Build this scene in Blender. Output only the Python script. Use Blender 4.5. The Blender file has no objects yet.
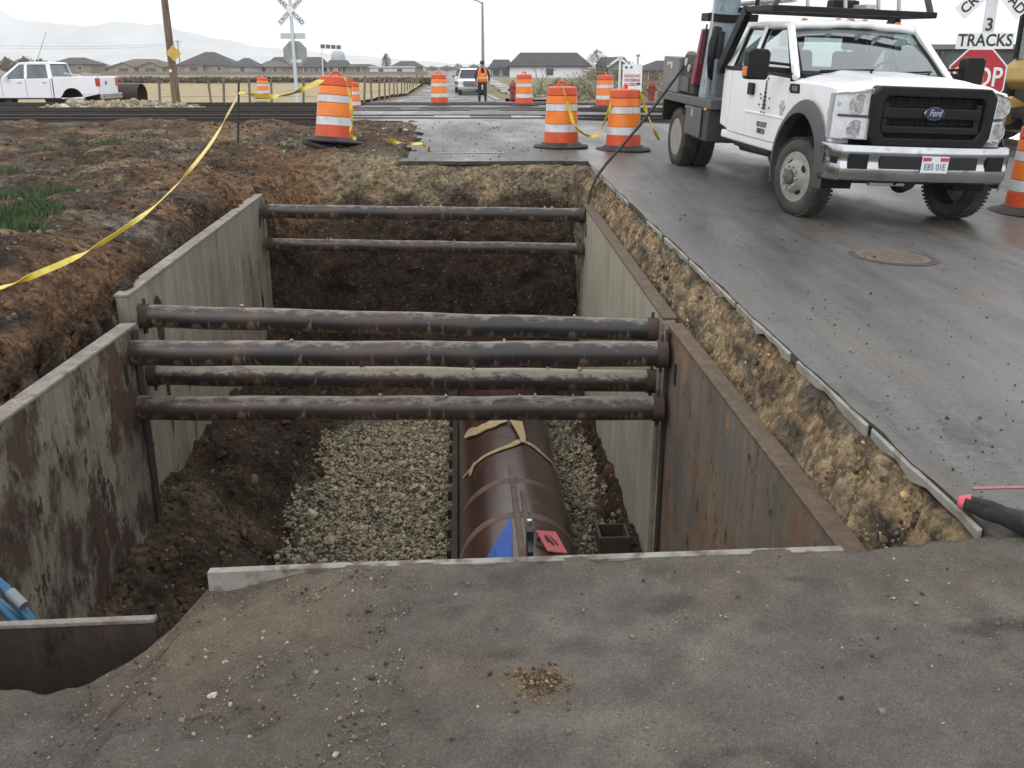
import bpy, bmesh, math, random
import numpy as np
from mathutils import Vector, Matrix, Euler

random.seed(7)
RNG = np.random.default_rng(11)
PI = math.pi
R = math.radians
S = bpy.context.scene
COL = S.collection

# ------------------------------------------------------------------ camera, world, sun, exposure
F = 930.0
PITCH = R(18.8)
CAM_Z = 1.6
cd = bpy.data.cameras.new("camera")
cam = bpy.data.objects.new("camera", cd)
COL.objects.link(cam)
cam.location = (0, 0, CAM_Z)
cam.rotation_euler = (R(90) - PITCH, 0, 0)
cd.sensor_fit = 'HORIZONTAL'
cd.sensor_width = 36.0
cd.lens = 36.0 * F / 1024.0
cd.clip_start = 0.05
cd.clip_end = 20000
S.camera = cam
S.view_settings.view_transform = 'Standard'
S.view_settings.look = 'None'
S.view_settings.gamma = 1.0
S.view_settings.exposure = 0.0
S.cycles.max_bounces = 6
S.cycles.diffuse_bounces = 3
S.cycles.glossy_bounces = 3
S.cycles.transparent_max_bounces = 12
S.cycles.volume_bounces = 3
S.cycles.use_denoising = True

SUN_EL, SUN_AZ = R(48), R(215)     # azimuth of the bright patch of cloud, from +Y clockwise
W = bpy.data.worlds.new("World")
S.world = W
W.use_nodes = True
wn = W.node_tree.nodes
wl = W.node_tree.links
wn.clear()
wo = wn.new('ShaderNodeOutputWorld')
bg = wn.new('ShaderNodeBackground')
bg.inputs['Strength'].default_value = 0.122
sky = wn.new('ShaderNodeTexSky')
sky.sky_type = 'NISHITA'
sky.sun_disc = False
sky.sun_elevation = SUN_EL
sky.sun_rotation = SUN_AZ
tc = wn.new('ShaderNodeTexCoord')
cl = wn.new('ShaderNodeTexNoise')
cl.inputs['Scale'].default_value = 2.2
cl.inputs['Detail'].default_value = 5
mp = wn.new('ShaderNodeMapping')
mp.inputs['Scale'].default_value = (1, 1, 3)
rp = wn.new('ShaderNodeValToRGB')          # sheet of bright stratus
rp.color_ramp.elements[0].position = 0.3
rp.color_ramp.elements[0].color = (13.6, 13.9, 14.3, 1)
rp.color_ramp.elements[1].position = 0.7
rp.color_ramp.elements[1].color = (15.5, 15.6, 15.8, 1)
mx = wn.new('ShaderNodeMix')
mx.data_type = 'RGBA'
mx.inputs['Factor'].default_value = 0.88
wl.new(tc.outputs['Generated'], mp.inputs['Vector'])
wl.new(mp.outputs[0], cl.inputs['Vector'])
wl.new(cl.outputs['Fac'], rp.inputs['Fac'])
wl.new(sky.outputs[0], mx.inputs[6])
wl.new(rp.outputs[0], mx.inputs[7])
wl.new(mx.outputs[2], bg.inputs['Color'])
wl.new(bg.outputs[0], wo.inputs['Surface'])

sd = bpy.data.lights.new("sun", 'SUN')
sd.energy = 0.6
sd.angle = R(22)
sd.color = (1.0, 0.97, 0.92)
sun = bpy.data.objects.new("sun", sd)
COL.objects.link(sun)
sdir = Vector((math.sin(SUN_AZ) * math.cos(SUN_EL), math.cos(SUN_AZ) * math.cos(SUN_EL), math.sin(SUN_EL)))
sun.rotation_euler = sdir.to_track_quat('Z', 'Y').to_euler()
sun.location = sdir * 50

# ------------------------------------------------------------------ placing helpers
def ray(px, py):
    cx, cy = (px - 512) / F, (384 - py) / F
    c, s = math.cos(PITCH), math.sin(PITCH)
    # forward=(0,c,-s) up=(0,s,c)
    return Vector((cx, c + cy * s, -s + cy * c))

def at_z(px, py, z):
    d = ray(px, py)
    t = (z - CAM_Z) / d.z
    return Vector((0, 0, CAM_Z)) + d * t

def at_d(px, py, D):
    d = ray(px, py)
    return Vector((0, 0, CAM_Z)) + d * (D / d.y)

SK = 0.055                     # the street runs a little to the left of straight ahead
def ux(u, Y):
    return u - SK * Y

def sst(a, b, x):
    t = np.clip((x - a) / (b - a), 0, 1)
    return t * t * (3 - 2 * t)

# ------------------------------------------------------------------ noise (numpy)
_perm = np.random.default_rng(3).permutation(256).astype(np.int64)
_perm = np.concatenate([_perm, _perm, _perm])
def vnoise(x, y, z):
    xi, yi, zi = np.floor(x).astype(np.int64), np.floor(y).astype(np.int64), np.floor(z).astype(np.int64)
    xf, yf, zf = x - xi, y - yi, z - zi
    sx, sy, sz = [t * t * t * (t * (t * 6 - 15) + 10) for t in (xf, yf, zf)]
    def h(a, b, c):
        return _perm[_perm[_perm[a & 255] + (b & 255)] + (c & 255)] / 127.5 - 1.0
    r = 0
    for dx in (0, 1):
        for dy in (0, 1):
            for dz in (0, 1):
                w = (sx if dx else 1 - sx) * (sy if dy else 1 - sy) * (sz if dz else 1 - sz)
                r = r + w * h(xi + dx, yi + dy, zi + dz)
    return r

def fbm(x, y, z=0.0, oct=4, lac=2.1, gain=0.5):
    x, y = np.asarray(x, float), np.asarray(y, float)
    z = np.zeros_like(x) + z
    a, s, r = 1.0, 1.0, 0
    for o in range(oct):
        r = r + a * vnoise(x * s + 17.3 * o, y * s + 5.1 * o, z * s + 9.7 * o)
        a *= gain
        s *= lac
    return r

# ------------------------------------------------------------------ materials
def newmat(name):
    m = bpy.data.materials.new(name)
    m.use_nodes = True
    nt = m.node_tree
    b = nt.nodes['Principled BSDF']
    return m, nt, b

def noise_node(nt, scale, detail=4, rough=0.55, vec=None, mapping=None, coord='Object'):
    n = nt.nodes.new('ShaderNodeTexNoise')
    n.inputs['Scale'].default_value = scale
    n.inputs['Detail'].default_value = detail
    n.inputs['Roughness'].default_value = rough
    t = nt.nodes.new('ShaderNodeTexCoord')
    if mapping:
        m = nt.nodes.new('ShaderNodeMapping')
        m.inputs['Scale'].default_value = mapping
        nt.links.new(t.outputs[coord], m.inputs['Vector'])
        nt.links.new(m.outputs[0], n.inputs['Vector'])
    else:
        nt.links.new(t.outputs[coord], n.inputs['Vector'])
    return n

def ramp(nt, src, lo, hi, c0=(0, 0, 0, 1), c1=(1, 1, 1, 1)):
    r = nt.nodes.new('ShaderNodeValToRGB')
    r.color_ramp.elements[0].position = lo
    r.color_ramp.elements[1].position = hi
    r.color_ramp.elements[0].color = c0
    r.color_ramp.elements[1].color = c1
    nt.links.new(src, r.inputs['Fac'])
    return r.outputs['Color']

def mixc(nt, a, b, fac, mode='MIX'):
    m = nt.nodes.new('ShaderNodeMix')
    m.data_type = 'RGBA'
    m.blend_type = mode
    for sock, v in ((m.inputs[6], a), (m.inputs[7], b), (m.inputs[0], fac)):
        if hasattr(v, 'links') or isinstance(v, bpy.types.NodeSocket):
            nt.links.new(v, sock)
        elif isinstance(v, (int, float)):
            sock.default_value = v
        else:
            sock.default_value = (v[0], v[1], v[2], 1)
    return m.outputs[2]

def bump(nt, b, src, strength, dist=0.02):
    n = nt.nodes.new('ShaderNodeBump')
    n.inputs['Strength'].default_value = strength
    n.inputs['Distance'].default_value = dist
    nt.links.new(src, n.inputs['Height'])
    nt.links.new(n.outputs[0], b.inputs['Normal'])

def mat(name, c1, c2=None, scale=6, rough=0.6, metal=0.0, thr=(0.4, 0.65), c3=None, scale3=20, thr3=(0.55, 0.7),
        bmp=0.0, bscale=40, map1=None, map3=None, rough2=None, spec=0.5, coat=0.0, bdist=0.01):
    m, nt, b = newmat(name)
    col = None
    if c2 is not None:
        n = noise_node(nt, scale, mapping=map1)
        f = ramp(nt, n.outputs['Fac'], *thr)
        col = mixc(nt, c1, c2, f)
        if rough2 is not None:
            rr = nt.nodes.new('ShaderNodeMapRange')
            rr.inputs['To Min'].default_value = rough
            rr.inputs['To Max'].default_value = rough2
            nt.links.new(f, rr.inputs['Value'])
            nt.links.new(rr.outputs[0], b.inputs['Roughness'])
    if c3 is not None:
        n3 = noise_node(nt, scale3, mapping=map3)
        f3 = ramp(nt, n3.outputs['Fac'], *thr3)
        col = mixc(nt, col if col is not None else c1, c3, f3)
    if col is None:
        b.inputs['Base Color'].default_value = (*c1, 1)
    else:
        nt.links.new(col, b.inputs['Base Color'])
    if rough2 is None or c2 is None:
        b.inputs['Roughness'].default_value = rough
    b.inputs['Metallic'].default_value = metal
    b.inputs['Specular IOR Level'].default_value = spec
    if coat:
        b.inputs['Coat Weight'].default_value = coat
        b.inputs['Coat Roughness'].default_value = 0.08
    if bmp:
        bump(nt, b, noise_node(nt, bscale, 5).outputs['Fac'], bmp, bdist)
    return m

def col_mat(name, rough=0.9, bmp=0.6, bscale=30, vary=0.45, vscale=14, spec=0.25, fine=90, bdist=0.02, grit=0, grit_amt=.5):
    """material that takes its colour from the mesh attribute Col (soil and stone types) with fine grain on top"""
    m, nt, b = newmat(name)
    a = nt.nodes.new('ShaderNodeAttribute')
    a.attribute_name = 'Col'
    n = noise_node(nt, vscale, 6, 0.65)
    g = ramp(nt, n.outputs['Fac'], 0.3, 0.72, (1 - vary,) * 3 + (1,), (1 + vary,) * 3 + (1,))
    c = mixc(nt, a.outputs['Color'], g, 1.0, 'MULTIPLY')
    n2 = noise_node(nt, fine, 4, 0.7)
    g2 = ramp(nt, n2.outputs['Fac'], 0.34, 0.68, (0.62, 0.62, 0.62, 1), (1.38, 1.36, 1.32, 1))
    c = mixc(nt, c, g2, 1.0, 'MULTIPLY')
    nb = noise_node(nt, bscale, 8, 0.7)
    hgt = nb.outputs['Fac']
    if grit:
        # grains of mixed tone and size bedded in the surface
        t_ = nt.nodes.new('ShaderNodeTexCoord')
        wv = noise_node(nt, grit * .35, 3)
        ad = nt.nodes.new('ShaderNodeVectorMath')
        ad.operation = 'MULTIPLY_ADD'
        ad.inputs[1].default_value = (.8 / grit,) * 3
        nt.links.new(wv.outputs['Color'], ad.inputs[0])
        nt.links.new(t_.outputs['Object'], ad.inputs[2])
        vo = nt.nodes.new('ShaderNodeTexVoronoi')
        vo.inputs['Scale'].default_value = grit
        nt.links.new(ad.outputs[0], vo.inputs['Vector'])
        sx = nt.nodes.new('ShaderNodeSeparateColor')
        nt.links.new(vo.outputs['Color'], sx.inputs[0])
        k = grit_amt
        gc = ramp(nt, sx.outputs[0], .05, .95, (1 - k, 1 - k, 1 - k, 1), (1 + k, 1 + k * .97, 1 + k * .9, 1))
        c = mixc(nt, c, gc, 1.0, 'MULTIPLY')
        pale = ramp(nt, sx.outputs[1], .93, .95)
        msk = ramp(nt, vo.outputs['Distance'], .28, .36, (1, 1, 1, 1), (0, 0, 0, 1))
        c = mixc(nt, c, mixc(nt, c, (.30, .26, .20), .55), mixc(nt, pale, msk, 1.0, 'MULTIPLY'))
        mh = nt.nodes.new('ShaderNodeMath')
        mh.operation = 'MULTIPLY_ADD'
        mh.inputs[1].default_value = -.55
        nt.links.new(vo.outputs['Distance'], mh.inputs[0])
        nt.links.new(hgt, mh.inputs[2])
        hgt = mh.outputs[0]
    nt.links.new(c, b.inputs['Base Color'])
    b.inputs['Roughness'].default_value = rough
    b.inputs['Specular IOR Level'].default_value = spec
    bump(nt, b, hgt, bmp, bdist)
    return m, nt, b

def glass_mat(name, tint, refl=0.16, rough=0.02, most=0.95):
    m, nt, b = newmat(name)
    nt.nodes.remove(b)
    out = nt.nodes['Material Output']
    t = nt.nodes.new('ShaderNodeBsdfTransparent')
    t.inputs['Color'].default_value = (*tint, 1)
    g = nt.nodes.new('ShaderNodeBsdfGlossy')
    g.inputs['Roughness'].default_value = rough
    g.inputs['Color'].default_value = (0.95, 1, 1, 1)
    lw = nt.nodes.new('ShaderNodeLayerWeight')
    lw.inputs['Blend'].default_value = 0.35
    mr = nt.nodes.new('ShaderNodeMapRange')
    mr.inputs['To Min'].default_value = refl
    mr.inputs['To Max'].default_value = most
    nt.links.new(lw.outputs['Fresnel'], mr.inputs['Value'])
    mx = nt.nodes.new('ShaderNodeMixShader')
    nt.links.new(mr.outputs[0], mx.inputs[0])
    nt.links.new(t.outputs[0], mx.inputs[1])
    nt.links.new(g.outputs[0], mx.inputs[2])
    nt.links.new(mx.outputs[0], out.inputs['Surface'])
    return m

# ------------------------------------------------------------------ mesh builder
class MB:
    def __init__(self):
        self.v, self.f, self.mi, self.cur = [], [], [], 0
    def m(self, i):
        self.cur = i
        return self
    def add(self, vs, fs, M=None):
        o = len(self.v)
        if M is not None:
            vs = [M @ Vector(p) for p in vs]
        self.v += [tuple(p) for p in vs]
        for f in fs:
            self.f.append(tuple(i + o for i in f))
            self.mi.append(self.cur)
        return self
    def box(self, c, s, rot=None, M=None):
        x, y, z = [k / 2 for k in s]
        vs = [(-x, -y, -z), (x, -y, -z), (x, y, -z), (-x, y, -z), (-x, -y, z), (x, -y, z), (x, y, z), (-x, y, z)]
        fs = [(0, 3, 2, 1), (4, 5, 6, 7), (0, 1, 5, 4), (1, 2, 6, 5), (2, 3, 7, 6), (3, 0, 4, 7)]
        T = Matrix.Translation(c)
        if rot is not None:
            T = T @ Euler(rot).to_matrix().to_4x4()
        if M is not None:
            T = M @ T
        return self.add(vs, fs, T)
    def box2(self, lo, hi):
        return self.box([(a + b) / 2 for a, b in zip(lo, hi)], [abs(b - a) for a, b in zip(lo, hi)])
    def bar(self, p0, p1, w, h, up=(0, 0, 1)):
        p0, p1 = Vector(p0), Vector(p1)
        d = p1 - p0
        L = d.length
        d.normalize()
        up = Vector(up)
        s = d.cross(up)
        if s.length < 1e-4:
            s = d.cross(Vector((1, 0, 0)))
        s.normalize()
        n = s.cross(d)
        M = Matrix(((s.x, d.x, n.x, 0), (s.y, d.y, n.y, 0), (s.z, d.z, n.z, 0), (0, 0, 0, 1)))
        M = Matrix.Translation((p0 + p1) / 2) @ M
        return self.box((0, 0, 0), (w, L, h), M=M)
    def tube(self, pts, r, n=10, cap=True, closed=False):
        pts = [Vector(p) for p in pts]
        rs = r if isinstance(r, (list, tuple)) else [r] * len(pts)
        vs, fs = [], []
        prev = None
        K = len(pts)
        for i, p in enumerate(pts):
            if closed:
                d = pts[(i + 1) % K] - pts[i - 1]
            else:
                d = pts[min(i + 1, K - 1)] - pts[max(i - 1, 0)]
            d.normalize()
            if prev is None:
                a = d.cross(Vector((0, 0, 1)))
                if a.length < 1e-3:
                    a = d.cross(Vector((1, 0, 0)))
            else:
                a = prev - d * prev.dot(d)
            a.normalize()
            prev = a
            b = d.cross(a)
            for k in range(n):
                t = 2 * PI * k / n
                vs.append(p + (a * math.cos(t) + b * math.sin(t)) * rs[i])
        for i in range(K if closed else K - 1):
            j = (i + 1) % K
            for k in range(n):
                fs.append((i * n + k, i * n + (k + 1) % n, j * n + (k + 1) % n, j * n + k))
        if cap and not closed:
            fs.append(tuple(range(n - 1, -1, -1)))
            fs.append(tuple((K - 1) * n + k for k in range(n)))
        return self.add(vs, fs)
    def lathe(self, prof, n=24, M=None, close=False):
        """profile of (r, z); axis z"""
        vs, fs = [], []
        for r, z in prof:
            for k in range(n):
                t = 2 * PI * k / n
                vs.append((r * math.cos(t), r * math.sin(t), z))
        P = len(prof)
        for i in range(P if close else P - 1):
            j = (i + 1) % P
            for k in range(n):
                fs.append((i * n + k, i * n + (k + 1) % n, j * n + (k + 1) % n, j * n + k))
        if not close:
            if prof[0][0] > 1e-6:
                fs.append(tuple(range(n - 1, -1, -1)))
            if prof[-1][0] > 1e-6:
                fs.append(tuple((P - 1) * n + k for k in range(n)))
        return self.add(vs, fs, M)
    def prism(self, poly, a, b, axis='x', M=None):
        """polygon extruded along an axis: axis x takes (y,z), y takes (x,z), z takes (x,y)"""
        def P(p, t):
            return {'x': (t, p[0], p[1]), 'y': (p[0], t, p[1]), 'z': (p[0], p[1], t)}[axis]
        n = len(poly)
        vs = [P(p, a) for p in poly] + [P(p, b) for p in poly]
        fs = [tuple(range(n)), tuple(range(2 * n - 1, n - 1, -1))]
        for i in range(n):
            j = (i + 1) % n
            fs.append((i, i + n, j + n, j))
        return self.add(vs, fs, M)
    def grid(self, fn, nu, nv):
        vs = [fn(i / nu, j / nv) for j in range(nv + 1) for i in range(nu + 1)]
        fs = [(j * (nu + 1) + i, j * (nu + 1) + i + 1, (j + 1) * (nu + 1) + i + 1, (j + 1) * (nu + 1) + i) for j in range(nv) for i in range(nu)]
        return self.add(vs, fs)
    def build(self, name, mats, parent=None, smooth=False, bevel=0.0, seg=2, solid=0.0, sharp=40, fix=True):
        me = bpy.data.meshes.new(name)
        me.from_pydata(self.v, [], self.f)
        if not isinstance(mats, (list, tuple)):
            mats = [mats]
        for m in mats:
            me.materials.append(m)
        for p, i in zip(me.polygons, self.mi):
            p.material_index = i
        if fix:
            bm = bmesh.new()
            bm.from_mesh(me)
            bmesh.ops.recalc_face_normals(bm, faces=bm.faces)
            bm.to_mesh(me)
            bm.free()
        if smooth:
            me.polygons.foreach_set('use_smooth', [True] * len(me.polygons))
            me.set_sharp_from_angle(angle=R(sharp))
        o = bpy.data.objects.new(name, me)
        COL.objects.link(o)
        if parent is not None:
            o.parent = parent
        if solid:
            md = o.modifiers.new('solid', 'SOLIDIFY')
            md.thickness = solid
            md.offset = -1
        if bevel:
            md = o.modifiers.new('bevel', 'BEVEL')
            md.width = bevel
            md.segments = seg
            md.limit_method = 'ANGLE'
            md.angle_limit = R(35)
            if smooth is False:
                me.polygons.foreach_set('use_smooth', [True] * len(me.polygons))
                md.harden_normals = True
        return o

def tag(o, label=None, cat=None, group=None, kind=None):
    if label:
        o['label'] = label
    if cat:
        o['category'] = cat
    if group:
        o['group'] = group
    if kind:
        o['kind'] = kind
    return o

def empty(name, loc=(0, 0, 0), rot=(0, 0, 0), label=None, cat=None, group=None):
    o = bpy.data.objects.new(name, None)
    COL.objects.link(o)
    o.location = loc
    o.rotation_euler = rot
    o.empty_display_size = 0.3
    return tag(o, label, cat, group)

def part_empty(name, parent, loc=(0, 0, 0), rot=(0, 0, 0)):
    o = bpy.data.objects.new(name, None)
    COL.objects.link(o)
    o.parent = parent
    o.location = loc
    o.rotation_euler = rot
    return o

def copy_tree(o, parent=None):
    c = o.copy()
    COL.objects.link(c)
    c.parent = parent
    for ch in [x for x in bpy.data.objects if x.parent == o]:
        copy_tree(ch, c)
    return c

def np_mesh(name, V, Fq, mats, cols=None, smooth=True, parent=None, kind=None):
    me = bpy.data.meshes.new(name)
    V = np.asarray(V, np.float32)
    Fq = np.asarray(Fq, np.int32)
    k = Fq.shape[1]
    me.vertices.add(len(V))
    me.vertices.foreach_set('co', V.ravel())
    me.loops.add(Fq.size)
    me.loops.foreach_set('vertex_index', Fq.ravel())
    me.polygons.add(len(Fq))
    me.polygons.foreach_set('loop_start', np.arange(0, Fq.size, k, dtype=np.int32))
    me.polygons.foreach_set('use_smooth', np.full(len(Fq), smooth))
    me.update(calc_edges=True)
    if cols is not None:
        a = me.color_attributes.new('Col', 'FLOAT_COLOR', 'POINT')
        c4 = np.ones((len(V), 4), np.float32)
        c4[:, :3] = cols
        a.data.foreach_set('color', c4.ravel())
    me.materials.append(mats)
    o = bpy.data.objects.new(name, me)
    COL.objects.link(o)
    if parent:
        o.parent = parent
    if kind:
        o['kind'] = kind
    return o

def grid_faces(nr, nc):
    """faces of a grid of nr rows x nc columns of points, row-major"""
    i = np.arange(nr - 1)[:, None] * nc + np.arange(nc - 1)[None, :]
    return np.stack([i, i + 1, i + nc + 1, i + nc], -1).reshape(-1, 4)

# a unit stone (icosahedron)
_t = (1 + 5 ** 0.5) / 2
ICO_V = np.array([(-1, _t, 0), (1, _t, 0), (-1, -_t, 0), (1, -_t, 0), (0, -1, _t), (0, 1, _t), (0, -1, -_t), (0, 1, -_t), (_t, 0, -1), (_t, 0, 1), (-_t, 0, -1), (-_t, 0, 1)]) / 1.902
ICO_F = np.array([(0, 11, 5), (0, 5, 1), (0, 1, 7), (0, 7, 10), (0, 10, 11), (1, 5, 9), (5, 11, 4), (11, 10, 2), (10, 7, 6), (7, 1, 8), (3, 9, 4), (3, 4, 2), (3, 2, 6), (3, 6, 8), (3, 8, 9), (4, 9, 5), (2, 4, 11), (6, 2, 10), (8, 6, 7), (9, 8, 1)])
def stones(name, P, size, colours, m, flat=(0.5, 0.9), smooth=False, parent=None, kind='stuff'):
    n = len(P)
    q = RNG.normal(size=(n, 4))
    q /= np.linalg.norm(q, axis=1)[:, None]
    a, b, c, d = q.T
    M = np.stack([1 - 2 * (c * c + d * d), 2 * (b * c - a * d), 2 * (b * d + a * c),
                  2 * (b * c + a * d), 1 - 2 * (b * b + d * d), 2 * (c * d - a * b),
                  2 * (b * d - a * c), 2 * (c * d + a * b), 1 - 2 * (b * b + c * c)], -1).reshape(n, 3, 3)
    V = ICO_V[None] * RNG.uniform(0.72, 1.15, (n, 12, 1))
    V = V * np.stack([np.ones(n), RNG.uniform(0.6, 1, n), RNG.uniform(*flat, n)], -1)[:, None, :]
    V = np.einsum('nij,nkj->nki', M, V) * (np.asarray(size)[:, None, None]) + P[:, None, :]
    Fc = (ICO_F[None] + (np.arange(n) * 12)[:, None, None]).reshape(-1, 3)
    C = np.repeat(colours, 12, axis=0)
    return np_mesh(name, V.reshape(-1, 3), Fc, m, C, smooth, parent, kind)

def pick(cols, n):
    cols = np.array(cols)
    c = cols[RNG.integers(0, len(cols), n)]
    return c * RNG.uniform(0.7, 1.25, (n, 1))
# ------------------------------------------------------------------ levels of the place
_bY = np.array([-60, 2.9, 9.8, 14, 22, 36, 46, 60, 75, 100, 150, 9000.])
_bZ = np.array([0, 0, .15, .28, .42, .40, 0.02, -.15, -.38, -.25, 0, 0.])
def base(Y):
    return np.interp(Y, _bY, _bZ)
def roadz(u, Y):
    cf = sst(3.5, 8, Y) * (1 - sst(20, 34, Y)) * 0.04
    return base(Y) - cf * np.maximum(0, np.asarray(u) - 1.9)
def rz(x, Y):
    return float(roadz(x + SK * Y, Y))

C_TOP = np.array((.055, .039, .028))      # dark topsoil
C_BRN = np.array((.155, .090, .051))     # reddish brown spoil
C_TAN = np.array((.29, .22, .135))       # road base, dry clayey gravel
C_GRY = np.array((.135, .118, .094))      # grey gravelly fill
C_PIT = np.array((.036, .023, .016))     # pit soil, darkened to paint in the deep shade there
C_DRY = np.array((.19, .145, .092))

EX = np.array([-6.5, -1.9, -1.41, -1.27, -1.15, -1.06, -1.02, 0, 1.15, 1.5, 1.75, 14.])
EY = np.array([2.2, 2.2, 2.16, 2.14, 2.27, 2.50, 2.74, 2.82, 2.90, 2.95, 3.0, 3.02])
def edge(x):
    return np.interp(x, EX, EY)

U_WL, U_WR = -2.62, 1.62        # inner faces of the shoring walls

def top_level(u, Y):
    x = ux(u, Y)
    b = base(Y)
    bank = b - .12 + .16 * sst(2.7, 4.2, -u) + .10 * fbm(u * .7, Y * .7, 2.0, 3) * sst(2.75, 3.3, -u)
    bank = bank + .05 * fbm(u * 2.3, Y * 2.3, 5.0, 4) + .018 * fbm(u * 11, Y * 11, 1.0, 4)
    bank = bank - .42 * np.exp(-((u + 2.84) / .11) ** 2) * sst(2.3, 3.2, Y) * (1 - sst(11.5, 12.6, Y)) * (0.75 + .5 * fbm(u * 1.5, Y * 1.5, 8., 2))
    bank = bank + .22 * np.exp(-(((u + 1.85) / 1.0) ** 2 + ((Y - 15.1) / .9) ** 2))
    bank = bank + .12 * sst(13.9, 14.5, Y) * sst(-2.8, -2.2, u)
    bank = bank + .22 * np.exp(-(((u + 3.5) / .5) ** 2 + ((Y - 7.2) / 1.1) ** 2))
    paved = b - .06
    w = sst(-1.0, -.80, u) * sst(13.9, 14.3, Y)
    z = bank * (1 - w) + paved * w
    r = sst(1.78, 1.88, u)
    return z * (1 - r) + (roadz(u, Y) - .065) * r

def floor_level(u, Y):
    z = -2.88 + .05 * fbm(u * 1.3, Y * 1.3, 3., 3)
    l = 1 - sst(-2.6, -1.55, u + .25 * fbm(u * .8, Y * .8, 4., 3))
    z = z + l * (.95 + .12 * fbm(u * 2, Y * 2, 6., 4))
    z = z + .32 * sst(1.36, 1.62, u) + .05 * fbm(u * 5, Y * 5, 6., 3) * sst(1.1, 1.5, u)
    z = z + .5 * sst(11.6, 12.9, Y) + .03 * fbm(u * 7, Y * 7, 2., 3)
    return z

us = np.concatenate([np.arange(-13, -5, .14), np.arange(-5, -3.1, .05), np.arange(-3.1, -2.5, .02), np.arange(-2.5, 1.46, .045), np.arange(1.46, 2.0, .012)])
ys = np.concatenate([np.arange(1.7, 12.4, .04), np.arange(12.4, 14.5, .018), np.arange(14.5, 16, .05), np.arange(16, 22.2, .12)])
U, Y = np.meshgrid(us, ys)
zt = top_level(U, Y)
zf = floor_level(U, Y)
# the cut round the pit
nz = fbm(U * 2.2, Y * 2.2, 7., 4)
far_top = 13.45 + .05 * nz + .45 * sst(-1.2, -2.6, U) * 0
s_far = 1 - sst(12.80 + .10 * nz, 14.16 + .03 * nz, Y + 0.0) ** .75
s_far = np.where(Y < 12.6, 1, s_far)
wl = sst(12.35, 12.7, Y)
s_left = sst(-2.71, -2.665, U) * (1 - wl) + sst(-2.75 + .08 * nz, -1.9 + .15 * nz, U) * wl
face = np.clip((1.885 + .02 * fbm(U * 3, Y * 3.1, 1., 4) - U) / .20, 0, 1)      # the earth face under the street
zface = (roadz(U, Y) - .065) * (1 - face) + face * (base(Y) - .58 - .06 * fbm(Y * 1.3, Y * .2, 4., 3))
right = sst(1.705, 1.665, U)
zr = np.where(U > 1.665, zface * (1 - right) + zf * right, zf)
inpit = s_left * s_far
Z = zt * (1 - inpit) + zr * inpit
beyond = (U > 1.62) & (Y > 13.0)
# soil surface roughness pushed sideways where it is steep
gy, gx = np.gradient(Z, ys, us)
steep = np.clip(np.hypot(gx, gy) / 2.0, 0, 1)
rough = fbm(U * 6 + Z * 2, Y * 6, Z * 6, 5)
rough2 = fbm(U * 2.2, Y * 2.2, Z * 2.5, 3)
amp = .045 * steep * np.where(U > 1.63, .62, 1.0)
g = np.hypot(gx, gy) + 1e-6
rough2 = rough2 * np.where(U > 1.63, .35, 1.0)
X2 = ux(U, Y) - gx / g * amp * (rough + 1.0 * rough2)
Y2 = Y - gy / g * amp * (rough + 1.2 * rough2)
Z2 = Z + .012 * fbm(U * 14, Y * 14, Z * 14, 4)

# what kind of soil lies where
n1 = fbm(U * .9, Y * .9, Z * 1.2, 4)[..., None]
n2 = fbm(U * 2.6 + 9, Y * 2.6, Z * 3.0, 4)[..., None]
n3 = fbm(U * .45 + 3, Y * 5, Z * 6, 3)[..., None]
def blend(a, b, t):
    t = np.clip(t, 0, 1)
    return a * (1 - t) + b * t
C = np.zeros(U.shape + (3,)) + C_TOP
C = blend(C, C_BRN, (n1 + .25) * 1.3)
near = (sst(12, 5, Y) * sst(-2.7, -3.0, U))[..., None]
C = blend(C, C_BRN * 1.0, near * (.55 + .6 * n2))
C = blend(C, C_DRY, np.clip(n2 - .25, 0, 1) * 1.6 * sst(-3.2, -4.2, U)[..., None])
C = blend(C, C_GRY, np.clip(n1 * -1 - .15, 0, 1) * 1.2 * (Y > 9)[..., None])
C = blend(C, C_TOP * .85, np.clip(-n2 - .2, 0, 1) * 1.4)
# pit: shade painted into the soil colour as it gets deeper
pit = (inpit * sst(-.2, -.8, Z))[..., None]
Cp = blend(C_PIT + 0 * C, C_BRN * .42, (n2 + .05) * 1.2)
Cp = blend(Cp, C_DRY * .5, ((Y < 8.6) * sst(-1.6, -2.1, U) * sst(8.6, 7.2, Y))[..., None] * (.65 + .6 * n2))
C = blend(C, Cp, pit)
fl = (inpit * (Y < 12.0) * (Z < -2.4) * sst(-1.75, -1.55, U) * sst(1.5, 1.38, U))[..., None]
C = blend(C, np.array((.20, .175, .13)), fl * .8)
# far face: road base on top, dark earth below, deep shade tinted in lowest, with slanting stains
ff = (sst(12.5, 12.7, Y) * (Y < 14.34) * sst(-2.5, -1.5, U))[..., None]
dep = (base(Y) - Z)[..., None]
Cff = blend(blend(C_TAN * .8, C_GRY, n2 * .5 + .3), C_TOP, sst(.42, .62, dep + .16 * n2))
Cff = blend(Cff, C_PIT * 1.05, sst(.75, 1.2, dep + .1 * n2))
C = blend(C, Cff, ff)
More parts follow.
